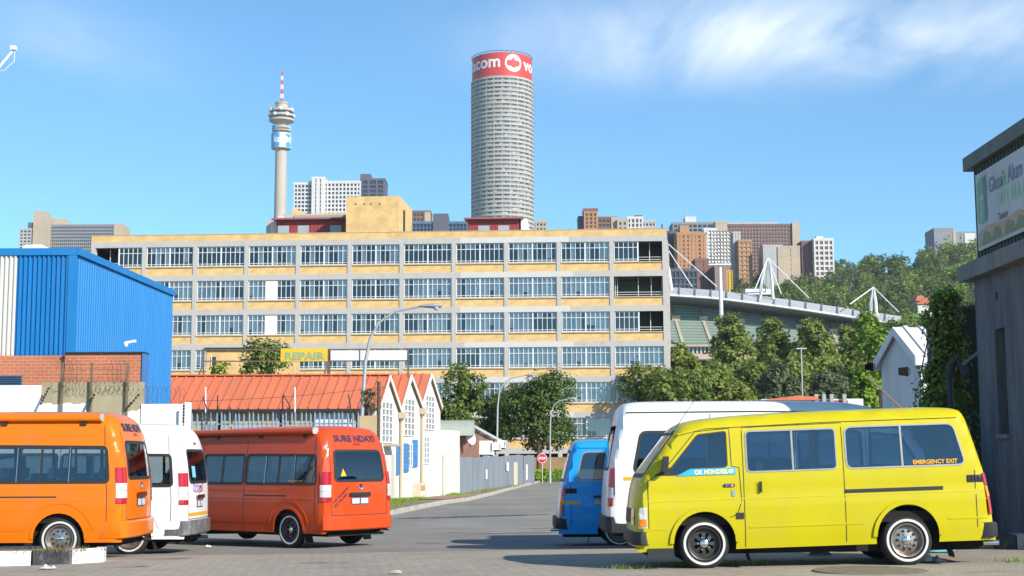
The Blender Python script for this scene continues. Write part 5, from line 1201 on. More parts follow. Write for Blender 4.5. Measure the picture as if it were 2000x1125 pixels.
p_ = at(922, 855, 77.5); ds = thing('satellite_dish', 'white satellite dish on the corner of the brick house', 'satellite dish', p_); mb = MB(); mb.lathe([(.001, .08), (.2, .05), (.34, -.02), (.38, -.05)], 18, 0, (0, 0, 0), 'x'); d_ = mb.build('dish', M_winframe, ds, 50); d_.rotation_euler = (0, R(-14), R(-35)); mb = MB(); mb.tube([(0, 0, 0), (-.1, .1, -.4), (-.1, .4, -.5)], .025, 6); mb.build('arm', M_trim, ds)
M_fence = pm('grey_blue_sheet', (.22, .25, .285), .6, .1, 1.5, dirt=(.12, .13, .14), dscale=1.2, damt=.5, stretch=(1, 1, .3))
F0, F1 = D2.copy(), Vector((xat(1043, 101), 101, 0)); fv = (F1 - F0).normalized(); fl = (F1 - F0).length; fn_ = Vector((fv.y, -fv.x, 0))
sf = thing('sheet_fence', 'grey-blue sheet-metal fence along the street pavement', 'fence'); n_ = 16; q = random.Random(3)
for i in range(n_):
    a, b = fl * i / n_, fl * (i + 1) / n_ - .03; z0 = g(F0.x, F0.y + fv.y * a) - .15; z1 = lerp(1.9, 2.08, i / n_) + q.uniform(-.05, .05); oo = q.uniform(-.03, .03)
    mb = MB(); mb.prism([(a, z0), (b, z0), (b, z1 + q.uniform(-.04, .04)), (a, z1)], oo, oo + .03, lambda p, q_, t: (*(F0 + fv * p + fn_ * t)[:2], q_)); mb.build('sheet', M_fence, sf)
def fs_(u): k = ray(u, 900).x / ray(u, 900).y; return (k * F0.y - F0.x) / (fv.x - k * fv.y)
for u0, u1, v0, v1, m_ in ((946, 949, 917, 936, M_winframe), (987, 991, 903, 920, M_winframe), (1025, 1028, 907, 937, M_winframe), (1001, 1008, 903, 952, M_creamp)):
    a, b = fs_(u0), fs_(u1); Yq = F0.y + fv.y * a; mb = MB(); mb.prism([(a, zat(v1, Yq, u0)), (b, zat(v1, Yq, u0)), (b, zat(v0, Yq, u0)), (a, zat(v0, Yq, u0))], .07, .09, lambda p, q_, t: (*(F0 + fv * p + fn_ * t)[:2], q_)); mb.build('notice' if m_ is M_winframe else 'timber_patch', m_, sf)

# ------------------------------------------------------------------ street lamps, stop sign
M_pole = pm('galvanised_pole', (.42, .43, .43), .5, .1, 4, metal=.3)
def street_lamp(label, u, Y, ub, vt, arm_u, head_len, lean=0.0, rp=.075):
    x = xat(ub, Y); z0 = g(x, Y); t = thing('street_lamp', label, 'street lamp', (x, Y, z0), 0, 'street lamps along the street'); H = zat(vt, Y, arm_u) - z0; ax = xat(arm_u, Y) - x; q = max(.5, ax - head_len)
    l_ = lean; pts = [(0, 0, 0), (l_ * .4, 0, H * .45), (l_ * .75, 0, H * .72), (l_ + .04 * q, 0, H * .84), (l_ + q * .18, 0, H * .92), (l_ + q * .45, 0, H * .975), (q, 0, H)]
    mb = MB(); mb.tube(pts, [rp, rp * .85, rp * .75, rp * .65, rp * .6, rp * .55, rp * .5], 10); mb.build('pole', M_pole, t, 50)
    mb = MB(); mb.tube([(0, 0, -.1), (0, 0, .9)], rp * 1.4, 10); mb.build('base_sleeve', M_pole, t, 40)
    hl = head_len; mb = MB(); sec = [(0, .05), (.35, .09), (.6, .12), (.85, .12), (1.0, .04)]; vs = []
    for f_, r_ in sec:
        for j in range(10): a_ = 2 * math.pi * j / 10; vs.append((q - .05 + hl * f_, r_ * 1.1 * math.cos(a_), H + .01 + r_ * .8 * math.sin(a_)))
    mb.add(vs, [(i * 10 + j, i * 10 + (j + 1) % 10, (i + 1) * 10 + (j + 1) % 10, (i + 1) * 10 + j) for i in range(4) for j in range(10)] + [tuple(range(10)), tuple(40 + j for j in range(10))]); hd = mb.build('lamp_head', pm('grey_lamp_housing', (.3, .31, .31), .5), t, 40)
    mb = MB(); mb.lathe([(.001, -.17), (.08, -.14), (.115, -.06), (.12, -.02)], 12, 0, (q - .05 + hl * .75, 0, H)); mb.build('lens', M_clearlamp, hd, 50)
    return t
street_lamp('tall street lamp with curved arm rising behind the red-orange minibus', 700, 52, 699, 598, 866, .85, .32, .085)
street_lamp('street lamp with curved arm standing against the grey sheet fence', 970, 92, 970, 733, 1050, .75, .1)
street_lamp('farthest street lamp, beside the stop sign', 1073, 104, 1074, 779, 1130, .7, .06, .07)
ss = thing('stop_sign', 'red octagonal stop sign on a post at the end of the street', 'stop sign', (xat(1059, 103), 103, g(2, 103))); hz_ = zat(895, 103, 1059) - ss.location.z
mb = MB(); mb.tube([(0, 0.03, 0), (0, 0.03, hz_ + .25)], .03, 8); mb.build('post', M_creamp, ss)
def octo(r, y0, y1, name, mat, par): mb = MB(); mb.prism([(r * math.cos(R(22.5 + 45 * i)), r * math.sin(R(22.5 + 45 * i))) for i in range(8)], y0, y1, lambda p, q_, t: (p, t, hz_ + q_)); return mb.build(name, mat, par)
pl = octo(.36, -.02, .0, 'plate', M_winframe, ss); octo(.325, -.026, -.021, 'red_field', pm('sign_red', (.6, .02, .03), .5), pl)
vs, fs, w_t = text_mesh('STOP', .24, .012); mb = MB(); mb.add([((x - w_t / 2) * .82, -.03, hz_ - .085 + y) for x, y, _ in vs], fs); mb.build('lettering', M_winframe, pl, fix=False)
# lamp bracket poking in at the top left corner
lp = thing('lamp_bracket_post', 'white bracket arm with small fitting at the top left corner', 'lamp post', (xat(-70, 30), 30, g(-11, 30))); o_ = Vector(lp.location)
a_, b_ = at(-70, 215, 30) - o_, at(26, 98, 30) - o_; mb = MB(); mb.tube([(0, 0, 0), (0, 0, a_.z), a_ + Vector((.08, 0, .12)), b_], [.08, .06, .035, .03], 8); mb.build('post', M_whitep, lp, 50)
MB().box(b_.x - .05, b_.x + .06, -.06, .06, b_.z, b_.z + .09).build('fitting', M_whitep, lp); mb = MB(); c_ = at(0, 139, 30) - o_; mb.tube([b_ + Vector((.03, 0, 0)), b_ + Vector((.03, 0, -.25)), at(18, 128, 30) - o_, at(10, 137, 30) - o_, c_, c_ + Vector((-.4, 0, -.05))], .007, 5); mb.build('cable', M_whitep, lp, 50)
# ------------------------------------------------------------------ long concrete-framed factory building
M_frame_c = pm('pale_concrete_frame', (.46, .44, .415), .85, .12, .5, .15, 3, dirt=(.27, .26, .245), dscale=.5, damt=.65, stretch=(1, 1, .4))
M_ybrick = brickmat('yellow_brick', (.69, .44, .16), (.60, .38, .13), (.62, .47, .28), .30, .12, .016, var=.16)
M_sill = pm('buff_sill', (.45, .35, .22), .85, .12, 1.5)
M_wframe = pm('white_steel_window', (.74, .74, .73), .55, .07, 2)
M_fglass = glass('factory_glass', (.86, .95, .98), .93)
M_blind = pm('pale_blue_blind', (.72, .74, .75), .8, .12, .8)
M_blind2 = pm('grey_blind', (.52, .55, .57), .8, .12, .8)
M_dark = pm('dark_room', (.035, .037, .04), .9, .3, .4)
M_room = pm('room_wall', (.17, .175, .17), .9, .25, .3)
LC, RC = Vector((xat(179, 143.4, 480), 143.4, 0)), Vector((xat(1302, 140.2, 480), 140.2, 0)); mv = (RC - LC).normalized(); ML = (RC - LC).length
fb = thing('factory_building', 'long five-storey factory with concrete frame, yellow brick bands and white-barred windows', 'building', (LC.x, LC.y, 0), math.atan2(mv.y, mv.x))
NB = 11; BW = (ML - .45) / NB; CW = .42
ZT = [23.2 - 3.472 * i for i in range(7)]            # window heads of the floors
Z_PAR = 24.42
colmesh = MB().box(-CW / 2, CW / 2, -.06, .5, 0, ZT[0]).mesh('column', M_frame_c)
for i in range(NB + 1): link('column', colmesh, fb, (.22 + i * BW, 0, 0))
for j in range(7):
    zb, zt = ZT[j], ZT[j] + .58
    MB().box(-.0, ML, -.061 - .001 * (j % 2), .5, zb, zt).build('beam', M_frame_c, fb)
MB().box(0, ML, -.02, .4, ZT[0] + .581, Z_PAR).build('parapet', M_ybrick, fb)
MB().box(-.05, ML + .05, -.05, .45, Z_PAR + .002, Z_PAR + .07).build('coping', M_sill, fb)
M_repaint = pm('lighter_repainted_concrete', (.56, .545, .52), .85, .1, .5, dirt=(.42, .40, .38), dscale=.5, damt=.6)
for j in range(6): MB().box(.22 + 7.15 * BW + rnd.uniform(-.3, .3), .22 + 9.25 * BW + rnd.uniform(-.3, .3), -.07, -.0645, ZT[j] + .02, ZT[j] + .57).build('repainted_stretch', M_repaint, fb)
spm = MB().box(CW / 2 + .002, BW - CW / 2 - .002, .02, .3, 0, .78).mesh('brick_band', M_ybrick)
slm = MB().box(CW / 2 + .002, BW - CW / 2 - .002, -.09, .25, .782, .90).mesh('sill', M_sill)
W0, W1, WH = CW / 2 + .03, BW - CW / 2 - .03, 1.975
def bars(half=None):
    """white glazing bars: two casement groups of five, thick bar between"""
    mb = MB(); w = W1 - W0; n = 10; rng = range(n + 1) if half is None else (range(0, 6) if half == 0 else range(5, 11))
    xa, xb = (W0, W1) if half is None else ((W0, W0 + w / 2) if half == 0 else (W0 + w / 2, W1))
    for i in rng:
        t = .13 if i == 5 else (.07 if i in (0, n) else .048); x = W0 + w * i / n; x = min(max(x, W0 + t / 2), W1 - t / 2); mb.box(x - t / 2, x + t / 2, .06, .14, 0, WH)
    for z, t in ((.0, .07), (.22, .045), (WH * .70, .05), (WH - .05, .05)): mb.box(xa, xb, .065, .135, z, z + t)
    return mb.mesh('window', M_wframe)
WM = {None: bars(), 0: bars(0), 1: bars(1)}
pw = (W1 - W0) / 2
pane_m = [MB().add([(W0, .12, .02), (W0 + pw, .12, .02), (W0 + pw, .12, WH - .02), (W0, .12, WH - .02)], [(0, 1, 2, 3)]).mesh('pane', M_fglass, fix=False), MB().add([(W0 + pw, .12, .02), (W1, .12, .02), (W1, .12, WH - .02), (W0 + pw, .12, WH - .02)], [(0, 1, 2, 3)]).mesh('pane', M_fglass, fix=False)]
q = random.Random(21)
def slats(seed, mode):
    """hanging blinds behind the glass: ten strips, some pulled aside or up"""
    r = random.Random(seed); vs = []; mb = MB(); w = (W1 - W0) / 10
    for i in range(10):
        if mode == 'open' and r.random() < .75: 
            if r.random() < .6: mb.box(W0 + w * i, W0 + w * (i + 1), .2, .21, WH * .68, WH, r.randint(0, 1))
            continue
        if mode == 'half' and ((i < 5) == (seed % 2 == 0)) and r.random() < .8:
            if r.random() < .5: mb.box(W0 + w * i, W0 + w * (i + 1), .2, .21, WH * .7, WH, r.randint(0, 1))
            continue
        if r.random() < .06: continue
        y = .19 + r.uniform(0, .05); mb.box(W0 + w * i + .004, W0 + w * (i + 1) - .004, y, y + .01, .02 if r.random() < .85 else WH * r.uniform(.1, .4), WH, 1 if r.random() < .25 else 0)
    return mb.mesh('blind', [M_blind, M_blind2], fix=False) if mb.v else None
BL = {m: [slats(10 + k, m) for k in range(5)] for m in ('full', 'half', 'open')}
panel_m = MB().box(W0 + (W1 - W0) * .36, W0 + (W1 - W0) * .62, .05, .15, 0, WH).mesh('white_panel', M_wframe)
mode_top = {0: 'open'}
for j in range(6):
    zw = ZT[j] - WH - .02
    for i in range(NB):
        x = .22 + i * BW
        link('brick_band', spm, fb, (x, 0, ZT[j] - WH - .14 - .78)); link('sill', slm, fb, (x, 0, ZT[j] - WH - .14 - .78))
        half = None
        if (j, i) in ((0, 10), (2, 10)): half = 0
        if (j, i) == (0, 0): half = 1
        if (j, i) == (1, 10):                                   # open loggia
            mb = MB()
            for z in (.18, .42): mb.tube([(W0, .12, z), (W1, .12, z)], .025, 6)
            for xx in (W0 + .1, W0 + .3, W0 + pw, W1 - 1.1, W1 - .05): mb.box(xx, xx + .05, .9, .95, 0, WH)
            w_ = mb.build('loggia_railing', M_wframe, fb); w_.location = (x, 0, zw); continue
        w_ = link('window', WM[half], fb, (x, 0, zw))
        for h in (0, 1):
            if half is None or half == h: link('pane', pane_m[h], w_)
        if half is not None:
            mb = MB(); xa, xb = (W0 + pw, W1) if half == 0 else (W0, W0 + pw)
            for z in (.18, .42): mb.tube([(xa, .1, z), (xb, .1, z)], .025, 6)
            mb.box((xa + xb) / 2 - .03, (xa + xb) / 2 + .03, .9, .95, 0, WH); mb.build('loggia_railing', M_wframe, w_); continue
        md = {0: q.choice(['open', 'open', 'half']), 1: q.choice(['full', 'full', 'half'])}.get(j, q.choice(['full', 'full', 'full', 'half']))
        if (j, i) in ((1, 2), (1, 3)): md = 'half'
        if (j, i) in ((1, 4), (1, 5), (2, 5), (3, 4), (3, 5), (2, 6), (4, 8)): md = 'open'
        bm_ = q.choice(BL[md])
        if bm_: link('blind', bm_, w_)
        if (j, i) in ((1, 3), (2, 3)): link('white_panel', panel_m, w_)
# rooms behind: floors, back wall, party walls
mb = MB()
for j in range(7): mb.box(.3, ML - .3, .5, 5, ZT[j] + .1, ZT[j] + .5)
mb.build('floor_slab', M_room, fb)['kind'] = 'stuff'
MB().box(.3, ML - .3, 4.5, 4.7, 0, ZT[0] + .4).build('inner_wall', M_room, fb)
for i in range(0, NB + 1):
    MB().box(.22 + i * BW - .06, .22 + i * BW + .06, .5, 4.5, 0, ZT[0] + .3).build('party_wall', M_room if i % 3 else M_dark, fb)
# right end wall and roof
ang = R(7.2); ex = Vector((math.sin(ang) , math.cos(ang), 0)); ex.rotate(Matrix.Rotation(-fb.rotation_euler.z, 3, 'Z')); DEP = 11
def ep(t, z, o=0): p = Vector((ML, 0, 0)) + ex * t + Vector((ex.y, -ex.x, 0)) * o; return (p.x, p.y, z)
mb = MB(); mb.prism([(.5, 0), (DEP, 0), (DEP, Z_PAR), (.5, Z_PAR)], -.02, -.3, lambda p, q_, t: ep(p, q_, t)); mb.build('end_wall', M_ybrick, fb)
for t in (.25, 3.8, 7.4, DEP - .2): mb = MB(); mb.prism([(t - .25, 0), (t + .25, 0), (t + .25, ZT[0] + .5), (t - .25, ZT[0] + .5)], .06, -.2, lambda p, q_, tt: ep(p, q_, tt)); mb.build('column', M_frame_c, fb)
for j in range(6):
    mb = MB(); mb.prism([(0, ZT[j] + .02), (DEP, ZT[j] + .02), (DEP, ZT[j] + .56), (0, ZT[j] + .56)], .05, -.1, lambda p, q_, tt: ep(p, q_, tt)); mb.build('beam', M_frame_c, fb)
    for t0, t1 in ((.7, 3.4), (4.2, 7.0), (7.8, 10.4)):
        mb = MB(); mb.prism([(t0, ZT[j] - 1.9), (t1, ZT[j] - 1.9), (t1, ZT[j] - .05), (t0, ZT[j] - .05)], .01, -.1, lambda p, q_, tt: ep(p, q_, tt)); mb.build('side_window', pm('dark_pane', (.07, .08, .09), .15), fb)
mb = MB(); e1 = ep(DEP, 0); mb.add([(0, .4, Z_PAR - .6), (ML, .4, Z_PAR - .6), (e1[0], e1[1], Z_PAR - .6), (0, DEP, Z_PAR - .6)], [(0, 1, 2, 3)]); mb.build('roof', M_conc, fb)
mb = MB(); mb.add([(0, .5, 0), (0, DEP, 0), (0, DEP, Z_PAR), (0, .5, Z_PAR)], [(0, 1, 2, 3)]); mb.add([(0, DEP, 0), (e1[0], e1[1], 0), (e1[0], e1[1], Z_PAR - .3), (0, DEP, Z_PAR - .3)], [(0, 1, 2, 3)]); mb.build('rear_wall', M_ybrick, fb)
# rooftop rooms: yellow brick lift house, two red sheet penthouses
def roofbox(u0, u1, v0, Y, dep, name, mat, vb=458):
    a = at(u0, v0, Y); b = at(u1, v0, Y); mb = MB(); inv = fb.matrix_basis.inverted()
    p0, p1 = inv @ Vector((a.x, a.y, a.z)), inv @ Vector((b.x, b.y, a.z)); return p0, p1
fb.matrix_basis  # parts below are placed in the building's own axes
def rb(u, v, Y): p = at(u, v, Y); c, s_ = math.cos(-fb.rotation_euler.z), math.sin(-fb.rotation_euler.z); dx, dy = p.x - LC.x, p.y - LC.y; return dx * c - dy * s_, dx * s_ + dy * c, p.z
x0, y0, z0 = rb(677, 385, 142.2); x1, _, _ = rb(781, 385, 142.2); x2, y2, _ = rb(798, 388, 150)
mb = MB(); mb.add([(x0, .02, Z_PAR - .3), (x1, .02, Z_PAR - .3), (x1 + .3, 8, Z_PAR - .5), (x0, 8, Z_PAR - .5), (x0, .02, z0), (x1, .02, z0), (x1 + .3, 8, z0), (x0, 8, z0)], [(0, 1, 5, 4), (1, 2, 6, 5), (2, 3, 7, 6), (3, 0, 4, 7), (4, 5, 6, 7)]); lh = mb.build('lift_house', M_ybrick, fb)
for u in (695, 712, 725, 742): xx, _, zz = rb(u, 399, 142); MB().box(xx - .1, xx + .1, -.0, .05, zz - .08, zz + .08).build('vent_hole', pm('vent_brown', (.25, .12, .05), .9), lh)
MB().box(x1 + .02, x1 + .19, 2.4, 3.3, Z_PAR + .4, z0 - 1.0).build('slit_window', M_dark, lh)
M_redsheet = pm('dark_red_sheet', (.30, .045, .045), .55, .12, 1, dirt=(.2, .05, .045), dscale=1, damt=.5)
for k, (u0, u1, v0, wins, Y) in enumerate(((540, 676, 430, (554, 593, 657), 146), (914, 1014, 429, (945, 984), 146))):
    a0, b0, z0 = rb(u0, v0, Y); a1, _, _ = rb(u1, v0, Y); ph = MB().box(a0, a1, b0, b0 + 6, Z_PAR - .6, z0).build('penthouse', M_redsheet, fb)
    n_ = int((a1 - a0) / .35)
    for i in range(n_): MB().box(a0 + .35 * i + .1, a0 + .35 * i + .17, b0 - .04, b0 - .001, Z_PAR - .6, z0 - .1).build('sheet_rib', M_redsheet, ph)
    mb = MB(); mb.add([(a0 - .4, b0 - .6, z0 - .05), (a1 + .5, b0 - .6, z0 - .05), (a1 + .5, b0 + 6, z0 + .5), (a0 - .4, b0 + 6, z0 + .5), (a0 - .4, b0 - .6, z0 + .12), (a1 + .5, b0 - .6, z0 + .12), (a1 + .5, b0 + 6, z0 + .67), (a0 - .4, b0 + 6, z0 + .67)], [(3, 2, 1, 0), (4, 5, 6, 7), (0, 1, 5, 4), (1, 2, 6, 5), (2, 3, 7, 6), (3, 0, 4, 7)]); mb.build('penthouse_roof', pm('rust_red_roof', (.30, .10, .11), .5, .15, 1), ph)
    for u in wins: c_, _, zc_ = rb(u, 449, Y); MB().box(c_ - .58, c_ + .58, b0 - .06, b0 - .045, zc_ - .45, zc_ + .42).build('penthouse_window', pm('pale_pane', (.33, .38, .40), .3, .1, 2), ph)
a0, b0, z0 = rb(571, 405, 150); a1, _, zb_ = rb(678, 424, 150)
mb = MB(); mb.add([(a0, b0, Z_PAR), (a1, b0, Z_PAR), (a1, b0, zb_ + .4), (a0 + 1.6, b0, zb_ + .35), (a0, b0, z0), (a0, b0 + 4, Z_PAR), (a1, b0 + 4, Z_PAR), (a1, b0 + 4, zb_ + .4), (a0 + 1.6, b0 + 4, zb_ + .35), (a0, b0 + 4, z0)], [(0, 1, 2, 3, 4), (9, 8, 7, 6, 5), (0, 5, 6, 1), (1, 6, 7, 2), (2, 7, 8, 3), (3, 8, 9, 4), (4, 9, 5, 0)]); mb.build('roof_block', M_ybrick, fb)
a0, b0, z0 = rb(575, 421, 148); a1, _, _ = rb(676, 421, 148); MB().box(a0, a1, b0 - .2, b0 + 2.2, z0 - .4, z0).build('roof_slab', pm('grey_roofing', (.3, .31, .32), .7), fb)
for k, (u0, u1, v0) in enumerate(((520, 528, 428), (528, 541, 433), (553, 569, 417), (543, 553, 421))):
    a0, b0, z0 = rb(u0, v0, 147); a1, _, _ = rb(u1, v0, 147); MB().box(a0, a1, b0, b0 + 2, Z_PAR - .6, z0).build('plant_box', M_gable if k % 2 else pm('grey_plant', (.42, .43, .44), .6), fb)
a0, b0, z0 = rb(1018, 428, 146); a1, _, _ = rb(1030, 428, 146); MB().box(a0, a1, b0 - .3, b0 + 3, Z_PAR - .6, z0).build('stair_door', M_winframe, fb)
a0, b0, z0 = rb(1293, 438, 141); MB().box(a0 - .06, a0 + .06, b0, b0 + .12, Z_PAR, z0).build('roof_post', M_trim, fb)

# small yellow-brick outbuilding behind the red roof
ob = thing('brick_outbuilding', 'small yellow brick outbuilding behind the red roof and the bushy tree', 'building'); xo0, xo1 = xat(399, 110), xat(560, 110); zo = zat(684, 110, 480)
MB().box(xo0, xo1, 110, 116, 0, zo).build('wall', M_ybrick, ob); MB().box(xo0 - .15, xo1 + .15, 109.8, 116.2, zo + .002, zo + .2).build('roof', M_trim, ob)
a_, b_ = at(414, 714, 110), at(422, 697, 110); w_ = MB().box(a_.x, b_.x, 109.95, 109.998, a_.z, b_.z).build('window', M_dark, ob); MB().box(a_.x - .06, a_.x - .002, 109.92, 109.99, a_.z - .06, b_.z + .06).build('frame', M_wframe, w_)
# ------------------------------------------------------------------ nearer trees
make_tree('street_tree', 'bushy green tree growing behind the red roof, left of the yellow repair panel', (xat(508, 95), 95, 0), zat(660, 95, 510), 5.2, M_leaf_mid, 9000, .13, 1, .3)
make_tree('street_tree', 'small green tree at the left end of the billboard frame', (xat(425, 95), 95, 0), zat(703, 95, 425), 2.3, M_leaf_bright, 2600, .12, 2, .35)
make_tree('street_tree', 'feathery tree rising behind the sawtooth gables and the brick house', (xat(893, 112), 112, 0), zat(712, 112, 880), 4.9, M_leaf_mid, 6500, .15, 3, .2)
make_tree('street_tree', 'dense dark green tree behind the lamp at the end of the street', (xat(1052, 117), 117, 0), zat(738, 117, 1052), 7.0, M_leaf_dark, 15000, .14, 4, .22, clump=26, tight=.15)
make_tree('street_tree', 'lower dark tree between the feathery tree and the dense tree', (xat(960, 121), 121, 0), zat(770, 121, 960), 4.0, M_leaf_dark, 5500, .15, 6, .15)
rw = MB().box(xat(1030, 126), xat(1110, 126), 126, 126.3, 0, zat(893, 126, 1060)).build('yard_wall', pm('ochre_wall', (.30, .20, .10), .9, .25, .8)); tag(rw, 'ochre yard wall behind the stop sign', 'wall')
rs = np.random.RandomState(9); C = np.stack([rs.uniform(xat(1040, 108), xat(1100, 108), 900), rs.uniform(107.5, 109, 900), np.zeros(900)], 1); C[:, 2] = .15 + rs.uniform(0, 1, 900) ** 1.5 * .9
hd_ = link('verge_plants', quads_mesh('verge_plants', leaf_quads(C, np.tile([0, -.6, .4], (900, 1)), .12, rs), M_leaf_bright)); tag(hd_, 'low green plants below the ochre wall at the street end', 'plants', kind='stuff')

MATS['factory_glass'].node_tree.nodes['Glossy BSDF'].inputs[0].default_value = (.72, .74, .76, 1)
# ------------------------------------------------------------------ far: trees before the stadium
FT = [(1435, 190, 622, 130, 'cone', M_leaf_olive, 'tall pointed olive-green tree nearest the floodlight mast', 1), (1517, 196, 633, 125, 'cone', M_leaf_olive, 'second pointed tree right of the floodlight mast', 2), (1597, 192, 630, 128, 'cone', M_leaf_olive, 'third pointed tree, in the middle of the stadium row', 3), (1672, 198, 645, 120, 'cone', M_leaf_olive, 'fourth pointed tree of the stadium row, next to the white shed', 4),
      (1338, 150, 680, 125, 'cone', M_leaf_olive, 'olive-green tree at the right end of the factory', 5), (1300, 139, 722, 185, 'round', M_leaf_mid, 'spreading tree at the foot of the factory corner', 6), (1400, 150, 708, 170, 'round', M_leaf_olive, 'broad tree above the middle of the white van roof', 7), (1523, 160, 712, 125, 'round', M_leaf_grey, 'rounded grey-green tree above the white van roof', 8), (1615, 165, 722, 95, 'round', M_leaf_grey, 'smaller rounded grey-green tree left of the white shed', 9), (1690, 120, 722, 70, 'round', M_leaf_bright, 'bright green tree touching the white shed', 10), (1705, 170, 610, 110, 'round', M_leaf_bright, 'tall light green tree behind the shed roof', 11), (1560, 185, 700, 150, 'round', M_leaf_olive, 'yellow-green bushy tree between the stadium row and the grey-green trees', 12), (1478, 175, 705, 120, 'round', M_leaf_olive, 'yellow-green tree at the foot of the two leftmost pointed trees', 13), (1640, 180, 712, 100, 'round', M_leaf_mid, 'dark round tree behind the smaller grey-green tree', 14), (1760, 200, 622, 120, 'round', M_leaf_mid, 'leafy tree rising behind the right end of the shed roof', 15), (1370, 165, 735, 110, 'round', M_leaf_mid, 'low tree between the factory corner tree and the broad tree', 16)]
for u, Y, v, wpx, shp, mt, lb, sd in FT:
    x = xat(u, Y); z0 = g(x, Y) - .3; H = zat(v, Y, u) - z0
    make_tree('park_tree', lb, (x, Y, z0), H, wpx * Y / 2800, mt, 13000 if wpx > 100 else 10000, .0013 * Y + .03, 100 + sd, .08, shp, clump=24, tight=.13)

# ------------------------------------------------------------------ low flat roofs just above the vans
lw = thing('low_yard_building', 'low pale yard building with orange roof edge beyond the white van', 'building'); Yq = 95
MB().box(xat(1490, Yq), xat(1690, Yq), Yq, Yq + 5, 0, zat(779, Yq, 1600)).build('wall', M_gable, lw); mb = MB(); mb.prism([(xat(1488, Yq), zat(782, Yq, 1500)), (xat(1560, Yq), zat(773, Yq, 1500)), (xat(1600, Yq), zat(776, Yq, 1500)), (xat(1600, Yq), zat(782, Yq, 1500))], Yq - .3, Yq + 4, lambda p, q_, t: (p, t, q_)); mb.build('roof', M_roofred, lw)
for u in (1597, 1612, 1627, 1652): MB().box(xat(u, Yq) - .12, xat(u, Yq) + .12, Yq - .25, Yq - .02, 1, zat(770, Yq, u)).build('pier', M_conc, lw)
MB().box(xat(1590, Yq), xat(1660, Yq), Yq - .02, Yq - .005, zat(790, Yq, 1620), zat(782, Yq, 1620)).build('red_panel', pm('red_panel', (.45, .05, .06), .6), lw)
lp2 = thing('park_lamp', 'thin lamp post standing among the stadium trees', 'lamp post', (xat(1571, 140), 140, g(28, 140))); mb = MB(); hh = zat(682, 140, 1571) - lp2.location.z; mb.tube([(0, 0, 0), (0, 0, hh)], .07, 6); mb.build('pole', M_pole, lp2); MB().box(-.5, .5, -.1, .1, hh, hh + .12).build('lamp_head', M_pole, lp2)

# ------------------------------------------------------------------ stadium
M_seatg = pm('green_seats', (.25, .30, .25), .7, .12, .15, dirt=(.19, .24, .2), dscale=.1, damt=.4)
M_seatr = pm('green_seats_deep', (.15, .20, .165), .7, .12, .15)
M_seatd = pm('aisle_concrete', (.47, .38, .27), .85, .1, .3)
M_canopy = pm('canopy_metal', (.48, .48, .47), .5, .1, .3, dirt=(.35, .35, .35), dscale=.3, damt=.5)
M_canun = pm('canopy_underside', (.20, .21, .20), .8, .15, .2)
M_steel = pm('white_steel', (.72, .72, .72), .5, .05, 1)
st = thing('stadium', 'open stadium with green seat terraces and white masted canopy beyond the trees', 'stadium'); YS = 360
def S3(u, v, Y): return at(u, v, Y)
# terraces: rows of seats rising away from the camera
us = [1296, 1390, 1480, 1560, 1640, 1720, 1775]
top = [(1296, 585), (1390, 589), (1480, 601), (1560, 612), (1640, 626), (1720, 640), (1775, 650)]; bot = [(1296, 672), (1390, 672), (1480, 674), (1560, 678), (1640, 684), (1720, 690), (1775, 694)]
nrow = 30
for r in range(nrow):
    f0, f1 = r / nrow, (r + 1) / nrow; mb = MB(); vs = []
    for (u, vt), (_, vb) in zip(top, bot):
        Y0 = 345 + 24 * f0; Y1 = 345 + 24 * f1; p = at(u, lerp(vb, vt, f0), Y0); p2 = at(u, lerp(vb, vt, f1), Y1); vs += [tuple(p), (p.x, Y0, p2.z), (p2.x, Y1, p2.z)]
    mb.add(vs, [(3 * i + k, 3 * i + 3 + k, 3 * i + 4 + k, 3 * i + 1 + k) for i in range(len(us) - 1) for k in (0, 1)]); mb.build('seat_row', M_seatg if r % 2 else M_seatr, st, fix=False)
for ua, ub in ((1322, 1300), (1385, 1350), (1500, 1470), (1560, 1540), (1330, 1296)):
    pass
def on_stand(u, f, lift=.12):
    vt = np.interp(u, [p[0] for p in top], [p[1] for p in top]); vb = np.interp(u, [p[0] for p in bot], [p[1] for p in bot]); p = at(u, lerp(vb, vt, f), 345 + 24 * f); return Vector((p.x, p.y - .35, p.z + lift))
for u0, u1 in ((1333, 1305), (1389, 1356), (1462, 1428), (1516, 1480), (1576, 1545), (1640, 1612)):
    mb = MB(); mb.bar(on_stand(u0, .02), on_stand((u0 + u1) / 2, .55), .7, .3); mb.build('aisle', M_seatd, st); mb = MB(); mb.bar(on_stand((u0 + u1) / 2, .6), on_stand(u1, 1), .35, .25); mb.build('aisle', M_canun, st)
    c_ = on_stand((u0 + u1) / 2 + 1, .55, .3); MB().box(c_.x - 1.0, c_.x + 1.0, c_.y - .5, c_.y + .6, c_.z - 1.2, c_.z + .7).build('vomitory', M_seatd, st)
def band(u0, u1, va, vb, Y, name, mat, dep=1.0):
    a, b = at(u0, vb, Y), at(u1, va, Y); return MB().box(a.x, b.x, Y, Y + dep, a.z, b.z).build(name, mat, st)
band(1296, 1470, 672, 677, 344, 'lower_parapet', M_seatd); bx_ = band(1296, 1470, 677, 690, 345.5, 'glazed_lounge', pm('lounge_glass', (.10, .13, .16), .2, .2, .3)); band(1296, 1470, 690, 702, 344, 'balcony_front', M_seatd); band(1296, 1470, 702, 716, 347, 'concourse', M_dark); band(1296, 1700, 716, 800, 346, 'lower_stand', M_seatd)
for i in range(22): u = 1300 + i * 7.7; a = at(u, 690, 345.3); b = at(u, 677, 345.3); MB().box(a.x - .12, a.x + .12, 345.2, 345.48, a.z, b.z).build('lounge_mullion', M_steel, st)
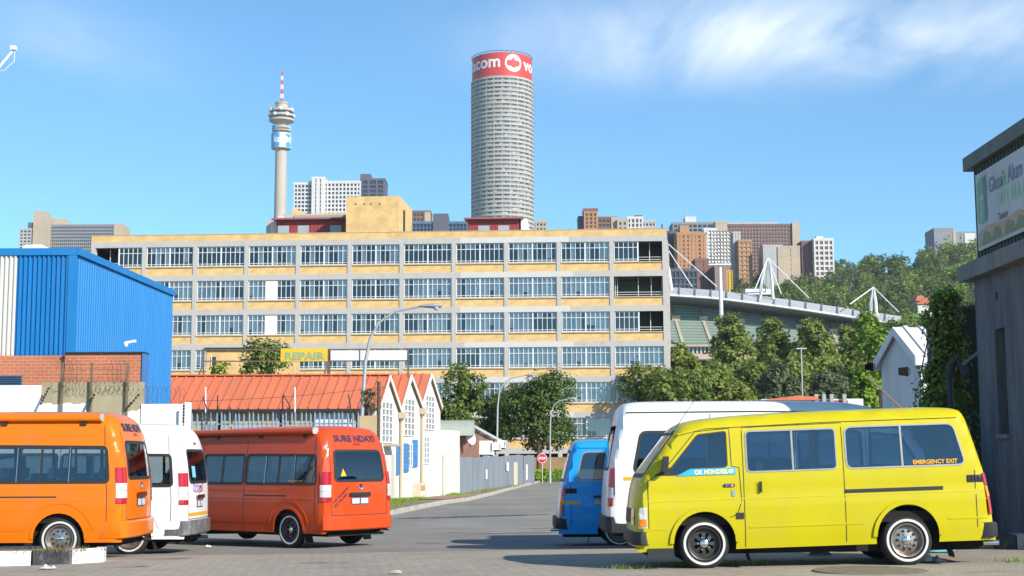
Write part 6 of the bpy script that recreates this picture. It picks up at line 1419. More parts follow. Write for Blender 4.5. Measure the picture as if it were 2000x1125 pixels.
# canopy: long gently curving slab in separate sheets
cp = [(1296, 560, 583), (1400, 567, 594), (1480, 577, 604), (1560, 588, 612), (1640, 600, 620), (1700, 609, 626), (1762, 618, 632)]
def cany(u, k): return float(np.interp(u, [c[0] for c in cp], [c[k] for c in cp]))
n_ = 15
for i in range(n_):
    u0, u1 = lerp(1296, 1760, i / n_), lerp(1296, 1760, (i + 1) / n_) - .8
    a0, a1 = at(u0, cany(u0, 1), 366), at(u1, cany(u1, 1), 366); b0, b1 = at(u0, cany(u0, 1) + 15, 352), at(u1, cany(u1, 1) + 15, 352); c0, c1 = at(u0, cany(u0, 2) + 9, 364), at(u1, cany(u1, 2) + 9, 364)
    mb = MB(); mb.add([a0, a1, b1, b0], [(0, 1, 2, 3)]); th = Vector((0, 0, -.35)); mb.add([b0, b1, b1 + th, b0 + th], [(0, 1, 2, 3)]); mb.build('canopy_sheet', M_canopy, st)
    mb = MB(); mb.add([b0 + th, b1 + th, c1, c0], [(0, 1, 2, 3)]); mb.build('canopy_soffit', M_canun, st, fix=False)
    mb = MB(); mb.tube([b0 + Vector((0, -.1, -.1)), b1 + Vector((0, -.1, -.1))], .3, 6); mb.build('canopy_edge', M_steel, st)
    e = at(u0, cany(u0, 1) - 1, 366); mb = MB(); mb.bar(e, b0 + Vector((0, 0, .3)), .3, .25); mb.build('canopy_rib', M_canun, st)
def mast(ut, vt, ul, ur, vb, vleg, stays):
    P = at(ut, vt, 362)
    for u in (ul, ur): mb = MB(); mb.tube([at(u, vleg, 362), at(lerp(u, ut, .35), lerp(vb, vt, .35), 362), P], [.45, .38, .26], 8); mb.build('mast_leg', M_steel, st, 40)
    for u, v, Yk in stays: mb = MB(); mb.tube([P, at(u, v, Yk)], .14, 5); mb.build('stay_cable', M_steel, st)
mast(1500, 504, 1482, 1511, 570, 604, ((1474, 566, 356), (1526, 574, 356), (1580, 582, 354), (1495, 570, 372)))
mast(1706, 561, 1699, 1713, 605, 637, ((1660, 594, 355), (1755, 609, 355), (1712, 606, 372)))
mast(1288, 462, 1270, 1315, 556, 590, ((1352, 560, 354), (1400, 560, 356)))
cb = MB().box(*[v for pr in ((at(1456, 570, 372).x, at(1507, 570, 372).x), (372, 376), (at(1480, 575, 372).z, at(1480, 564, 372).z)) for v in pr]).build('canopy_box', M_steel, st)
# floodlight mast
fm = thing('floodlight_mast', 'tall white stadium floodlight mast with a square lamp grid', 'floodlight mast', (xat(1415, 335), 335, g(50, 335))); o_ = Vector(fm.location); hz_ = zat(520, 335, 1413) - o_.z
mb = MB(); mb.tube([(0, 0, 0), (0, 0, hz_ * .5), (-.05, 0, hz_), (-.1, 0, zat(455, 335, 1413) - o_.z)], [.62, .5, .42, .3], 12); mb.build('mast', M_steel, fm, 40)
xl, xr = xat(1393, 335) - o_.x, xat(1434, 335) - o_.x; zb_, zt_ = zat(516, 335, 1413) - o_.z, zat(456, 335, 1413) - o_.z
MB().box(xl - .2, xr + .2, -.9, .5, zb_ - .3, zb_).build('gantry', M_steel, fm)
lm = MB().lathe([(.001, 0), (.36, -.15), (.4, -.4)], 8, 0, (0, 0, 0), 'y').mesh('lamp', M_clearlamp, 50)
for j in range(9):
    mb = MB(); z = lerp(zb_ + .5, zt_, j / 8); mb.bar((xl, -.35, z), (xr, -.35, z), .2); mb.build('lamp_rail', M_steel, fm)
    for i in range(7): o = link('lamp', lm, fm, (lerp(xl + .2, xr - .2, i / 6), -.5, z + .15))
for i in range(4): mb = MB(); x = lerp(xl, xr, i / 3); mb.bar((x, -.33, zb_), (x, -.33, zt_), .2); mb.build('lamp_upright', M_steel, fm)
yc = thing('yellow_crane_tower', 'yellow scaffold tower left of the wooded hill', 'scaffold', (xat(1433, 420), 420, g(65, 420))); o_ = Vector(yc.location); M_yst = pm('yellow_steel', (.62, .40, .03), .6)
for j in range(12):
    z0, z1 = zat(lerp(566, 528, j / 12), 420, 1433) - o_.z, zat(lerp(566, 528, (j + 1) / 12), 420, 1433) - o_.z; mb = MB(); w = .9
    for sx in (-1, 1): mb.bar((sx * w, 0, z0), (sx * w, 0, z1), .14)
    mb.bar((-w, 0, z0), (w, 0, z1), .1); mb.bar((-w, .0, z1), (w, .0, z1), .14); mb.build('lattice_bay', M_yst, yc)
mb = MB(); mb.bar((0, 0, -8), (0, 0, z0), .5); mb.build('foot', M_yst, yc)

# ------------------------------------------------------------------ wooded hill
def hill_trees(n, seed, umin, umax, ymin, ymax, hmin, hmax, per, leaf, mats, name, label):
    rs = np.random.RandomState(seed); Cs = [[] for _ in mats]; Ns = [[] for _ in mats]
    for _ in range(n):
        Y = rs.uniform(ymin, ymax); u = rs.uniform(umin, umax); x = xat(u, Y); z = g(x, Y); h = rs.uniform(hmin, hmax); w = h * rs.uniform(.8, 1.25); k = rs.randint(len(mats)); lob = []
        for i in range(5):
            t = rs.uniform(0, 6.28); q_ = rs.uniform(0, .5) * w / 2; rr = w * rs.uniform(.22, .34); lob.append((x + q_ * math.cos(t), Y + q_ * math.sin(t), z + h * rs.uniform(.35, .8), rr, rr, rr * .85))
        C, N = crown_points(lob, per, rs, 12, .2); Cs[k].append(C); Ns[k].append(N)
    for k, mt in enumerate(mats):
        if Cs[k]:
            C = np.concatenate(Cs[k]); o = link(name, quads_mesh(name, leaf_quads(C, np.concatenate(Ns[k]), leaf, rs), mt)); tag(o, label[k], 'trees', kind='stuff')
hill_trees(520, 41, 1400, 1990, 430, 640, 6, 12, 420, .55, [M_leaf_mid, M_leaf_dark, M_leaf_grey, M_leaf_olive, M_leaf_bright], 'hillside_wood', ['mid-green trees of the wood covering the hill', 'dark green trees of the wood covering the hill', 'grey-green trees of the wood covering the hill', 'olive trees of the wood covering the hill', 'bright green trees of the wood covering the hill'])
hill_trees(120, 43, 1300, 2000, 385, 440, 4, 9, 420, .5, [M_leaf_bright, M_leaf_mid, M_leaf_olive], 'hill_foot_wood', ['bright trees at the foot of the hill behind the stadium canopy', 'green trees at the foot of the hill behind the stadium canopy', 'olive trees at the foot of the hill behind the stadium canopy'])
for k, (u, v, Y, w, h) in enumerate(((1815, 582, 470, 46, 12), (1842, 572, 480, 36, 16), (1797, 578, 475, 14, 10))):
    t_ = thing('hill_house', ['orange-roofed house at the foot of the wooded hill', 'orange-roofed house half hidden behind the creeper', 'tiny orange-roofed house left of the others on the hill'][k], 'house'); a, b = at(u - w / 2, v + h, Y), at(u + w / 2, v, Y)
    MB().box(a.x, b.x, Y, Y + 6, a.z - 6, a.z).build('wall', M_gable, t_); mb = MB(); mb.prism([(a.x - .5, a.z), (b.x + .5, a.z), ((a.x + b.x) / 2 + 1, b.z), ((a.x + b.x) / 2 - 1, b.z)], Y - .6, Y + 6.5, lambda p, q_, t: (p, t, q_)); mb.build('roof', M_roofred, t_)

# ------------------------------------------------------------------ city blocks on the skyline
MW = pm('city_window', (.045, .06, .085), .2, .3, .2); 
def block(name, label, u0, u1, v0, v1, Y, dep, wall, floors, bays, wcol=None, wfrac=.62, hfrac=.5, side=None, group='city blocks on the skyline', skip=None, side_mat=None, inset=.35):
    """city block: real openings as recessed dark strips, piers and floor bands standing proud"""
    a, b = at(u0, v1, Y), at(u1, v0, Y); W, H = b.x - a.x, b.z - a.z; t = thing(name, label, 'building', (a.x, Y, a.z), side or 0, group); ext = 40
    MB().box(0, W, inset, dep, -ext, H).build('core', wcol or MW, t)
    fh = H / floors; bwid = W / bays; mb = MB(); pw_ = bwid * (1 - wfrac)
    for j in range(-6, floors + 1): z = j * fh; mb.box(-.002, W + .002, 0, dep + .01, z - fh * (1 - hfrac) * .5, z + fh * (1 - hfrac) * .5)
    bo = mb.build('floor_bands', wall, t); bo['kind'] = 'stuff'
    mb = MB()
    for i in range(bays + 1):
        x = min(max(i * bwid - pw_ / 2, -.003), W - pw_ + .003); mb.box(x, x + pw_, -.06 - .012 * (i % 3), inset + .05, -ext, H + .01 + .004 * (i % 3))
    nb = max(2, int(dep / max(1.5, bwid)))
    for i in range(nb + 1):
        y = min(max(i * dep / nb - pw_ / 2, .0), dep - pw_)
        for x in (-.05 - .01 * (i % 3), W - .3 + .01 * (i % 3)): mb.box(x, x + .35, y, y + pw_, -ext, H + .008 - .003 * (i % 3))
    po = mb.build('piers', wall, t); po['kind'] = 'stuff'
    MB().box(-.15, W + .15, -.15, dep + .15, H + .012, H + .9).build('parapet', wall, t)
    return t, W, H
def cm(name, c, v=.12): return pm('city_' + name, c, .85, v, .12, dirt=tuple(x * .75 for x in c), dscale=.08, damt=.5)
C_grey, C_tan, C_brown, C_or, C_white, C_dk, C_lt = cm('grey', (.24, .25, .27)), cm('tan', (.44, .36, .27)), cm('brown', (.20, .115, .10)), cm('orange', (.42, .22, .12)), cm('white', (.60, .59, .58)), cm('dark', (.11, .11, .14)), cm('light', (.42, .41, .40))
def solid(t, x0, x1, y0, y1, z0, z1, name, mat): return MB().box(x0, x1, y0, y1, z0, z1).build(name, mat, t)
# far left slab
t, W, H = block('office_slab', 'long grey office slab above the blue hall, far left', 88, 222, 441, 500, 760, 16, C_grey, 9, 34, wfrac=.7, hfrac=.55); solid(t, W + .2, W + 4.5, -.5, 16, -30, H + 1.2, 'end_wall', C_tan)
solid(t, -1, 9, 2, 12, H, H + 4.5, 'plant_room', C_tan); solid(t, 9, 13, 3, 12, H, H + 2.2, 'plant_room', C_lt)
t, W, H = block('office_slab', 'narrow grey tower with tan shaft at the far left', 36, 84, 449, 500, 750, 16, C_lt, 8, 6, wfrac=.7); solid(t, W * .6, W * 1.08, -1, 10, -20, H + 10, 'shaft', C_tan); solid(t, W * .35, W * .6, 0, 10, H, H + 4, 'plant_room', C_dk); mb = MB(); mb.tube([(W * .7, 3, H + 10), (W * .7, 3, H + 14)], .15, 5); mb.build('aerial', C_lt, t)
tk = thing('water_tank_roof', 'white roof vent peeking over the blue hall', 'roof vent', at(62, 488, 45)); mb = MB(); mb.prism([(-.45, -.1), (.6, -.1), (.3, .17), (-.22, .17)], 0, .8, lambda p, q_, t: (p, t, q_)); mb.build('cowl', M_winframe, tk)
# white grid block beside the communications tower
t, W, H = block('apartment_block', 'white and dark gridded apartment block right of the communications tower', 603, 705, 357, 430, 640, 14, C_white, 9, 14, wfrac=.6, hfrac=.62)
t, W, H = block('apartment_block', 'pale left wing of the gridded apartment block', 573, 610, 360, 430, 638, 14, C_white, 9, 5, wfrac=.7, hfrac=.62); 
t, W, H = block('apartment_block', 'tallest bay of the gridded apartment block with dark panels', 608, 634, 349, 430, 636, 12, C_white, 10, 2, wfrac=.45, wcol=C_brown, hfrac=.8)
t, W, H = block('apartment_block', 'dark right-hand bay of the gridded apartment block', 703, 752, 352, 430, 640, 14, C_dk, 9, 3, wfrac=.75, hfrac=.7); solid(t, 0, W * .42, 0, 8, H, H + 3, 'plant_room', C_dk)
# centre
t, W, H = block('apartment_block', 'small red-brown block right of the yellow lift house', 799, 841, 415, 470, 620, 12, C_brown, 6, 6); solid(t, W * .72, W, -.5, 10, -20, H + .2, 'end_wall', C_tan)
t, W, H = block('office_block', 'dark glass office block right of the lift house', 798, 912, 437, 470, 500, 12, pm('blue_glass_wall', (.10, .15, .24), .3, .2, .3), 4, 16, wfrac=.8, hfrac=.8); solid(t, W * .42, W * .68, -.6, 10, -20, H + 3.6, 'stair_tower', C_dk)
t, W, H = block('apartment_block', 'small tan block at the foot of the round tower', 1046, 1068, 434, 470, 700, 12, C_tan, 4, 3)
t, W, H = block('apartment_block', 'orange-framed apartment tower above the factory roof', 1141, 1167, 416, 470, 600, 9, C_or, 7, 3, wfrac=.66, hfrac=.72, wcol=C_brown); solid(t, -.3, W + .3, -.3, 9.3, H + .9, H + 2.0, 'cap', C_brown)
block('apartment_block', 'narrow dark block left of the orange-framed tower', 1130, 1140, 426, 470, 604, 9, C_dk, 5, 2)
t, W, H = block('apartment_block', 'brown apartment block right of the orange-framed tower', 1168, 1206, 427, 470, 605, 10, C_brown, 5, 5, wfrac=.7); solid(t, W * .68, W + .2, -.4, 9, -20, H + .6, 'end_wall', C_tan)
t, W, H = block('apartment_block', 'low tan-ended block in the middle of the brown row', 1206, 1226, 432, 470, 603, 10, C_tan, 4, 2)
t, W, H = block('apartment_block', 'stepped white and brown block in the brown row', 1225, 1256, 427, 470, 606, 10, C_white, 5, 4, wcol=C_brown, hfrac=.75); solid(t, W * .5, W * .95, 0, 8, H, H + 1.6, 'plant_room', C_brown)
block('apartment_block', 'pale block at the right end of the brown row', 1254, 1281, 434, 470, 608, 10, C_lt, 4, 4)
# right cluster behind the floodlight mast
t, W, H = block('apartment_tower', 'dark brown tower just right of the factory', 1304, 1328, 456, 620, 480, 10, C_dk, 22, 3, wfrac=.8, hfrac=.7)
t, W, H = block('apartment_tower', 'orange-brown apartment tower with pale window strips', 1325, 1356, 459, 620, 470, 10, C_or, 20, 4, wfrac=.4, hfrac=.5, wcol=C_tan); solid(t, W * .2, W * .75, 1, 8, H, H + 3.4, 'plant_room', C_or)
t, W, H = block('apartment_tower', 'orange tower wing left of the floodlight mast', 1356, 1379, 459, 620, 472, 10, C_or, 20, 3, wfrac=.4, hfrac=.5)
t, W, H = block('apartment_tower', 'grey glazed block above the orange towers', 1316, 1400, 438, 560, 560, 12, C_grey, 16, 9, wfrac=.75, hfrac=.6); solid(t, W * .3, W * .55, 2, 9, H, H + 3.5, 'plant_room', C_white); mb = MB(); mb.tube([(W * .36, 5, H), (W * .36, 5, H + 8)], .16, 5); mb.build('aerial', C_lt, t)
t, W, H = block('apartment_tower', 'white slab block left of the floodlight lamps', 1378, 1400, 450, 600, 520, 10, C_white, 14, 3, wfrac=.4); t, W, H = block('apartment_tower', 'tan shaft block behind the floodlight lamps', 1401, 1420, 436, 600, 540, 10, C_tan, 14, 2, wfrac=.3)
t, W, H = block('apartment_tower', 'red-brown block low behind the stadium canopy', 1360, 1400, 510, 620, 440, 10, C_brown, 8, 4, wfrac=.15, hfrac=.3); t, W, H = block('apartment_tower', 'dark purple-brown low block next to the factory corner', 1312, 1362, 530, 620, 430, 10, C_dk, 7, 6, wfrac=.8, hfrac=.75); t, W, H = block('apartment_tower', 'rose-brown block right of the floodlight mast', 1398, 1426, 523, 620, 436, 10, cm('rose', (.30, .19, .17)), 7, 3, wfrac=.1, hfrac=.3)
t, W, H = block('hotel_slab', 'long red-brown hotel slab on the ridge', 1416, 1546, 441, 540, 620, 14, C_brown, 14, 22, wfrac=.8, hfrac=.42, wcol=C_lt); solid(t, W + .1, W + 3.4, -.8, 14, -20, H + 1.4, 'end_wall', C_tan); solid(t, W * .05, W * .8, 1, 10, H + .9, H + 1.8, 'roof_deck', C_lt)
t, W, H = block('apartment_tower', 'brown and pale striped block in front of the hotel slab', 1444, 1468, 472, 560, 590, 10, C_or, 10, 3, wfrac=.8, hfrac=.5, wcol=C_tan); t, W, H = block('apartment_tower', 'slim pale tower beside the floodlight lamps', 1434, 1446, 456, 560, 595, 10, C_lt, 10, 2, wfrac=.4)
t, W, H = block('apartment_tower', 'blank tan block before the hotel slab', 1492, 1528, 482, 560, 585, 10, C_lt, 8, 2, wfrac=.06, hfrac=.2); solid(t, W * .74, W + .1, -.5, 10, -20, H, 'end_wall', C_tan); t, W, H = block('apartment_tower', 'stepped tan block at the end of the hotel slab', 1528, 1562, 484, 560, 588, 10, C_tan, 8, 3, wfrac=.1, hfrac=.3)
t, W, H = block('apartment_tower', 'dark and white striped block left of the gridded ridge tower', 1568, 1594, 474, 560, 600, 10, C_brown, 8, 3, wfrac=.5, wcol=C_dk); t, W, H = block('apartment_tower', 'white gridded tower on the ridge above the wood', 1592, 1628, 469, 560, 596, 10, C_white, 9, 4, wfrac=.68, hfrac=.62, wcol=C_brown); solid(t, W * .15, W * .5, 1, 8, H, H + 1.9, 'plant_room', C_white)
t, W, H = block('office_block', 'grey blank-walled building on top of the wooded hill', 1826, 1862, 452, 500, 640, 14, C_grey, 3, 2, wfrac=.03, hfrac=.1); solid(t, W * .96, W * 1.12, -.3, 12, -20, H + .4, 'edge_pier', C_tan); t, W, H = block('office_block', 'lower grey wing of the hilltop building', 1860, 1904, 457, 500, 645, 14, C_grey, 3, 4, wfrac=.2, hfrac=.3); solid(t, W * .55, W, -.4, 10, H * .1, H + .3, 'white_bay', C_white)

# ------------------------------------------------------------------ round residential tower
YP = 800; YPF = 782; pr0 = 125 / 2 * YP / 2800 * .995; pc = Vector((xat(981, YP, 280), YP, 0)); zt = zat(147, YPF, 981); zcrown = zat(101, YPF, 981)
pt = thing('round_tower', 'cylindrical concrete residential tower with red advertising crown', 'tower', (pc.x, pc.y, g(0, YP)), 0); bz = pt.location.z
M_pc = cm('tower_concrete', (.40, .385, .35), .1); wins = [pm('tower_glass_%d' % i, c, .25, .1, .3) for i, c in enumerate([(.15, .165, .18), (.21, .22, .23), (.29, .30, .30), (.45, .45, .44), (.10, .105, .11)])] + [pm('tower_curtain_%d' % i, c, .8) for i, c in enumerate([(.1, .3, .5), (.4, .12, .1), (.55, .52, .2)])]
fl_h = 8.55 * YP / 2800; nfl = int((zt - bz) / fl_h); ztl = zt - bz; NS = 72
mb = MB()
for k in range(nfl):
    z1 = ztl - k * fl_h; z0 = z1 - fl_h; zp = z1 - fl_h * .50
    mb.lathe([(pr0 * .955, z1), (pr0, z1), (pr0, zp), (pr0 * .955, zp)], NS, 0)
bo = mb.build('balcony_ring', M_pc, pt, 30); bo['kind'] = 'stuff'
mb = MB(); q = random.Random(77)
for k in range(nfl):
    z1 = ztl - k * fl_h; zp = z1 - fl_h * .5; z0 = z1 - fl_h
    for i in range(NS):
        a0, a1 = 2 * math.pi * (i + .04) / NS, 2 * math.pi * (i + .96) / NS; r_ = pr0 * .97; m_ = q.choices(range(8), [5, 4, 3, 1.6, 4, .12, .1, .1])[0]
        if k < 2: m_ = 4 if i % 2 else 1
        mb.add([(r_ * math.cos(a0), r_ * math.sin(a0), z0), (r_ * math.cos(a1), r_ * math.sin(a1), z0), (r_ * math.cos(a1), r_ * math.sin(a1), zp), (r_ * math.cos(a0), r_ * math.sin(a0), zp)], [(0, 1, 2, 3)], m_)
bo = mb.build('windows', wins, pt, fix=False); bo['kind'] = 'stuff'
mb = MB()
for i in range(NS // 3):
    a = 2 * math.pi * i / (NS // 3); c_, s_ = math.cos(a), math.sin(a); r_ = pr0 * .98; d = Vector((-s_, c_, 0)) * .28; p = Vector((r_ * c_, r_ * s_, 0)); n2 = Vector((c_, s_, 0)) * .22
    mb.add([p - d - n2, p + d - n2, p + d + n2, p - d + n2] + [x + Vector((0, 0, ztl)) for x in (p - d - n2, p + d - n2, p + d + n2, p - d + n2)], [(0, 1, 5, 4), (1, 2, 6, 5), (2, 3, 7, 6), (3, 0, 4, 7)])
bo = mb.build('piers', M_pc, pt); bo['kind'] = 'stuff'
MB().lathe([(pr0 * .95, 0), (pr0 * .95, ztl), (0.01, ztl)], 48).build('core', M_pc, pt)
rc = pr0 * .965; zc_ = zcrown - bz
cw = MB().lathe([(rc, ztl), (rc, zc_), (rc * .9, zc_), (rc * .9, ztl)], 72).build('advertising_crown', pm('vermilion_banner', (.56, .045, .035), .6, .06, .1), pt, 30)
mb = MB(); mb.tube([(rc * 1.01 * math.cos(t), rc * 1.01 * math.sin(t), zc_ + 1.0) for t in [2 * math.pi * i / 60 for i in range(60)]], .18, 5, closed=True)
for i in range(40): t = 2 * math.pi * i / 40; mb.tube([(rc * math.cos(t), rc * math.sin(t), zc_ - .2), (rc * 1.01 * math.cos(t), rc * 1.01 * math.sin(t), zc_ + 1.2)], .12, 4)
bo = mb.build('roof_railing', C_dk, pt); bo['kind'] = 'stuff'
def wrap(vs, fs, uc, vbase, parent, mat, name, k=1.0, r=None):
    """put lettering round the crown, centred where photo column uc shows it"""
    r = r or rc * 1.006; a0 = math.asin(max(-.999, min(.999, (xat(uc, YPF, 120) - pc.x) / rc))); zb = zat(vbase, YPF, 981) - bz; mb = MB()
    mb.add([(r * math.sin(a0 + x * k / rc), -r * math.cos(a0 + x * k / rc), zb + y) for x, y, _ in vs], fs); return mb.build(name, mat, parent, fix=False)
M_wl = pm('white_banner_lettering', (.78, .77, .76), .6, .03, .2)
szt = 22 * YP / 2800
vs, fs, w_ = text_mesh('vodacom', szt * 1.55, szt * .035, 0, 1.0, cuts=26); kk = 1.0
wrap([(x - w_, y, z) for x, y, z in vs], fs, 977, 129, cw, M_wl, 'lettering')
wrap(vs, fs, 1022, 131, cw, M_wl, 'lettering')
lr = 17.5 * YP / 2800; n_ = 40; ring = [(lr * math.cos(2 * math.pi * i / n_), lr * 1.0 * math.sin(2 * math.pi * i / n_), 0) for i in range(n_)]
tear = []
for i in range(24):
    t = 2 * math.pi * i / 24; tear.append((.03 * lr + .45 * lr * math.cos(t), -.08 * lr + .47 * lr * math.sin(t), 0))
wrap(ring + [(0, 0, 0)], [(i, (i + 1) % n_, n_) for i in range(n_)], 1003, 121, cw, M_wl, 'logo_disc'); 
drop = tear + [(.03 * lr, -.08 * lr, 0)]
lg = wrap(drop, [(i, (i + 1) % 24, 24) for i in range(24)], 1003, 121, cw, MATS['vermilion_banner'], 'logo_drop', r=rc * 1.011)
tail = [(-.42 * lr, -.08 * lr, 0), (-.34 * lr, .28 * lr, 0), (-.10 * lr, .56 * lr, 0), (.30 * lr, .78 * lr, 0), (.13 * lr, .54 * lr, 0), (.10 * lr, .40 * lr, 0), (.2 * lr, .2 * lr, 0)]
wrap(tail, [(0, 1, 6), (1, 5, 6), (1, 2, 5), (2, 4, 5), (2, 3, 4)], 1003, 121, cw, MATS['vermilion_banner'], 'logo_tail', r=rc * 1.0115)

# ------------------------------------------------------------------ communications tower
YT = 1050; k_ = YT / 2800; tc_ = Vector((xat(549.5, YT, 260), YT, 0)); tz = g(0, YT); ct = thing('communications_tower', 'slender concrete communications tower with round pods and red-white aerial', 'tower', (tc_.x, tc_.y, tz)); M_tc = cm('pale_tower_concrete', (.46, .41, .33), .08)
def tzv(v): return zat(v, YT, 550) - tz
def ring(name, prof, mat, n=32): return MB().lathe([(r * k_, tzv(v)) for r, v in prof], n).build(name, mat, ct, 30)
ring('shaft', [(12.5, 700), (12, 420), (11.3, 293)], M_tc); ring('pod_base', [(11, 293), (19, 290), (19, 288), (10, 288)], M_tc)
bnr = ring('banner_ring', [(19.5, 291), (19.8, 262), (14, 262)], pm('white_banner', (.66, .67, .68), .6), 36)
M_bb = pm('sky_blue_banner', (.03, .33, .66), .6, .05, .2)
def pod_panel(u0, u1, v0, v1, mat, rr=19.95):
    mb = MB(); n_ = 6; a0, a1 = (math.asin(max(-1, min(1, (u - 549.5) / rr))) for u in (u0, u1)); vs = []
    for i in range(n_ + 1): a = lerp(a0, a1, i / n_); vs += [(rr * k_ * math.sin(a), -rr * k_ * math.cos(a), tzv(v1)), (rr * k_ * math.sin(a), -rr * k_ * math.cos(a), tzv(v0))]
    mb.add(vs, [(2 * i, 2 * i + 2, 2 * i + 3, 2 * i + 1) for i in range(n_)]); return mb.build('banner_panel', mat, bnr, fix=False)
pod_panel(531.5, 549, 262.5, 290, M_bb); pod_panel(561, 569, 264, 290, M_bb)
def pod_text(body, u, v, size, mat):
    vs, fs, w_ = text_mesh(body, size * k_, .03 * size * k_, 0, .95, cuts=10); rr = 20.3; a0 = math.asin((u - 549.5) / rr); mb = MB(); mb.add([(rr * k_ * math.sin(a0 + x / (rr * k_)), -rr * k_ * math.cos(a0 + x / (rr * k_)), tzv(v) + y) for x, y, _ in vs], fs); return mb.build('lettering', mat, bnr, fix=False)
pod_text('ko', 537, 281, 20, M_wl); pod_text('M', 561.5, 281, 17, M_wl)
ring('upper_neck', [(10.5, 262), (10.5, 240)], M_tc); ring('gallery', [(10, 258), (18.5, 257), (18.5, 255.5), (10, 255.5)], M_tc); ring('gallery', [(10, 252), (18, 251), (18, 249.5), (10, 249.5)], M_tc)
mb = MB(); 
for i in range(26): t = 2 * math.pi * i / 26; mb.tube([(18 * k_ * math.cos(t), 18 * k_ * math.sin(t), tzv(257)), (18 * k_ * math.cos(t), 18 * k_ * math.sin(t), tzv(246))], .12, 4)
bo = mb.build('railing', M_steel, ct); bo['kind'] = 'stuff'
pod_b = MB(); a0, a1 = -1.2, -.35; vs = []
for i in range(5): a = lerp(a0, a1, i / 4); vs += [(18.8 * k_ * math.sin(a), -18.8 * k_ * math.cos(a), tzv(257)), (18.8 * k_ * math.sin(a), -18.8 * k_ * math.cos(a), tzv(247))]
pod_b.add(vs, [(2 * i, 2 * i + 2, 2 * i + 3, 2 * i + 1) for i in range(4)]); pod_b.build('blue_hoarding', M_bb, ct, fix=False)
ring('main_pod', [(10, 243), (22, 239), (25, 237), (25, 233.5), (21, 233), (21, 229), (25, 228.5), (25, 224.5), (21, 224), (21, 220), (24.5, 219), (24.5, 215), (18, 213), (12, 211), (12, 204)], M_tc, 40)
ring('pod_window', [(22.2, 233), (22.2, 229)], MW, 36); ring('pod_window', [(22.2, 224), (22.2, 219.5)], MW, 36)
for i in range(12):
    a = 2 * math.pi * i / 12 + .1; mb = MB(); mb.lathe([(.001, -.9), (1.4, -.4), (1.5, .1), (.001, .1)], 10, 0, (0, 0, 0), 'y'); o = mb.build('dish_aerial', M_steel, ct, 50); rr = 24.6 * k_; o.location = (rr * math.sin(a), -rr * math.cos(a), tzv(226.5 if i % 2 else 216.5)); o.rotation_euler = (0, 0, a)
ring('upper_drum', [(12, 204), (13.5, 203.5), (13.5, 201), (6, 200.5)], M_tc)
cols = [pm('mast_red', (.55, .10, .16), .6), pm('mast_white', (.75, .72, .74), .6)]; vv = [201, 193, 184, 175, 166, 157, 149, 139]
for i in range(7):
    mb = MB(); z0, z1 = tzv(vv[i]), tzv(vv[i + 1]); w = (2.4 - .2 * i) * k_
    for sx, sy in ((-1, -1), (1, -1), (1, 1), (-1, 1)): mb.bar((sx * w, sy * w, z0), (sx * w, sy * w, z1), .45)
    for sy in (-1, 1): mb.bar((-w, sy * w, z0), (w, sy * w, z1), .3); mb.bar((w, sy * w, z0), (-w, sy * w, z1), .3)
    mb.bar((-w, -w, z1), (w, -w, z1), .4); mb.build('mast_section', cols[i % 2], ct)
# ------------------------------------------------------------------ small things on the ground
q = random.Random(5)
def litter(label, u, v, s, col, seed, cat='litter', Y=None):
    x, Yg = gp(u, v); r = np.random.RandomState(seed); mb = MB(); n = 7; vs = []
    for j in range(n):
        for i in range(n): vs.append((x + (i / (n - 1) - .5) * s + r.normal(0, s * .04), Yg + (j / (n - 1) - .5) * s * .7, g(x, Yg) + .02 + abs(r.normal(0, s * .14)) * (1 if 0 < i < n - 1 and 0 < j < n - 1 else .1)))
    mb.add(vs, [(j * n + i, j * n + i + 1, (j + 1) * n + i + 1, (j + 1) * n + i) for j in range(n - 1) for i in range(n - 1)]); o = mb.build('plastic_bag', pm('bag_%d' % seed, col, .4, .1, 5), None, 40, fix=False); tag(o, label, cat)
litter('clear plastic bag lying on the paving below the painted kerb', 92, 1113, .2, (.5, .52, .56), 1)
litter('blue plastic bag under the middle of the yellow van', 1655, 1078, .35, (.12, .3, .55), 2); litter('blue-green plastic litter behind the rear wheel of the yellow van', 1836, 1080, .4, (.10, .35, .42), 3); litter('white paper litter beside the rear wheel of the yellow van', 1822, 1099, .3, (.62, .62, .6), 4); litter('dark rag under the sill of the yellow van', 1600, 1086, .3, (.06, .06, .07), 6)
litter('small white scrap on the road before the red-orange minibus', 407, 1070, .12, (.7, .7, .68), 7); litter('pale stone at the bottom edge of the paving', 772, 1122, .14, (.5, .36, .28), 8, 'stone')
def streak(name, label, pts, w, mat, seed, dz=.011):
    r = random.Random(seed); mb = MB(); vs = []; P = [Vector((*gp(*p), 0)) for p in pts]; P2 = []
    for a, b in zip(P[:-1], P[1:]): P2 += [a.lerp(b, i / 8) for i in range(8)]
    P2.append(P[-1]); k = len(P2)
    for i, p in enumerate(P2):
        e = min(1, i / 4, (k - 1 - i) / 4); hw = w * (.25 + r.random()) * e + .004
        for s_ in (-1, 1): y = p.y + s_ * hw; vs.append((p.x, y, g(p.x, y) + dz))
    mb.add(vs, [(2 * i, 2 * i + 2, 2 * i + 3, 2 * i + 1) for i in range(k - 1)]); tag(mb.build(name, mat, fix=False), kind='structure')
M_sandst = pm('blown_sand', (.42, .31, .2), .95, .2, 4, .4)
streak('sand_drift', '', [(905, 1043), (985, 1041), (1060, 1039), (1120, 1041)], .22, M_sandst, 1)
streak('sand_drift', '', [(1010, 1033), (1080, 1031), (1150, 1034)], .12, M_sandst, 2)
streak('tar_patch', '', [(770, 1013), (860, 1011), (960, 1008), (1080, 1005)], .5, pm('fresh_tar', (.085, .083, .08), .9, .2, 3), 3, .008)
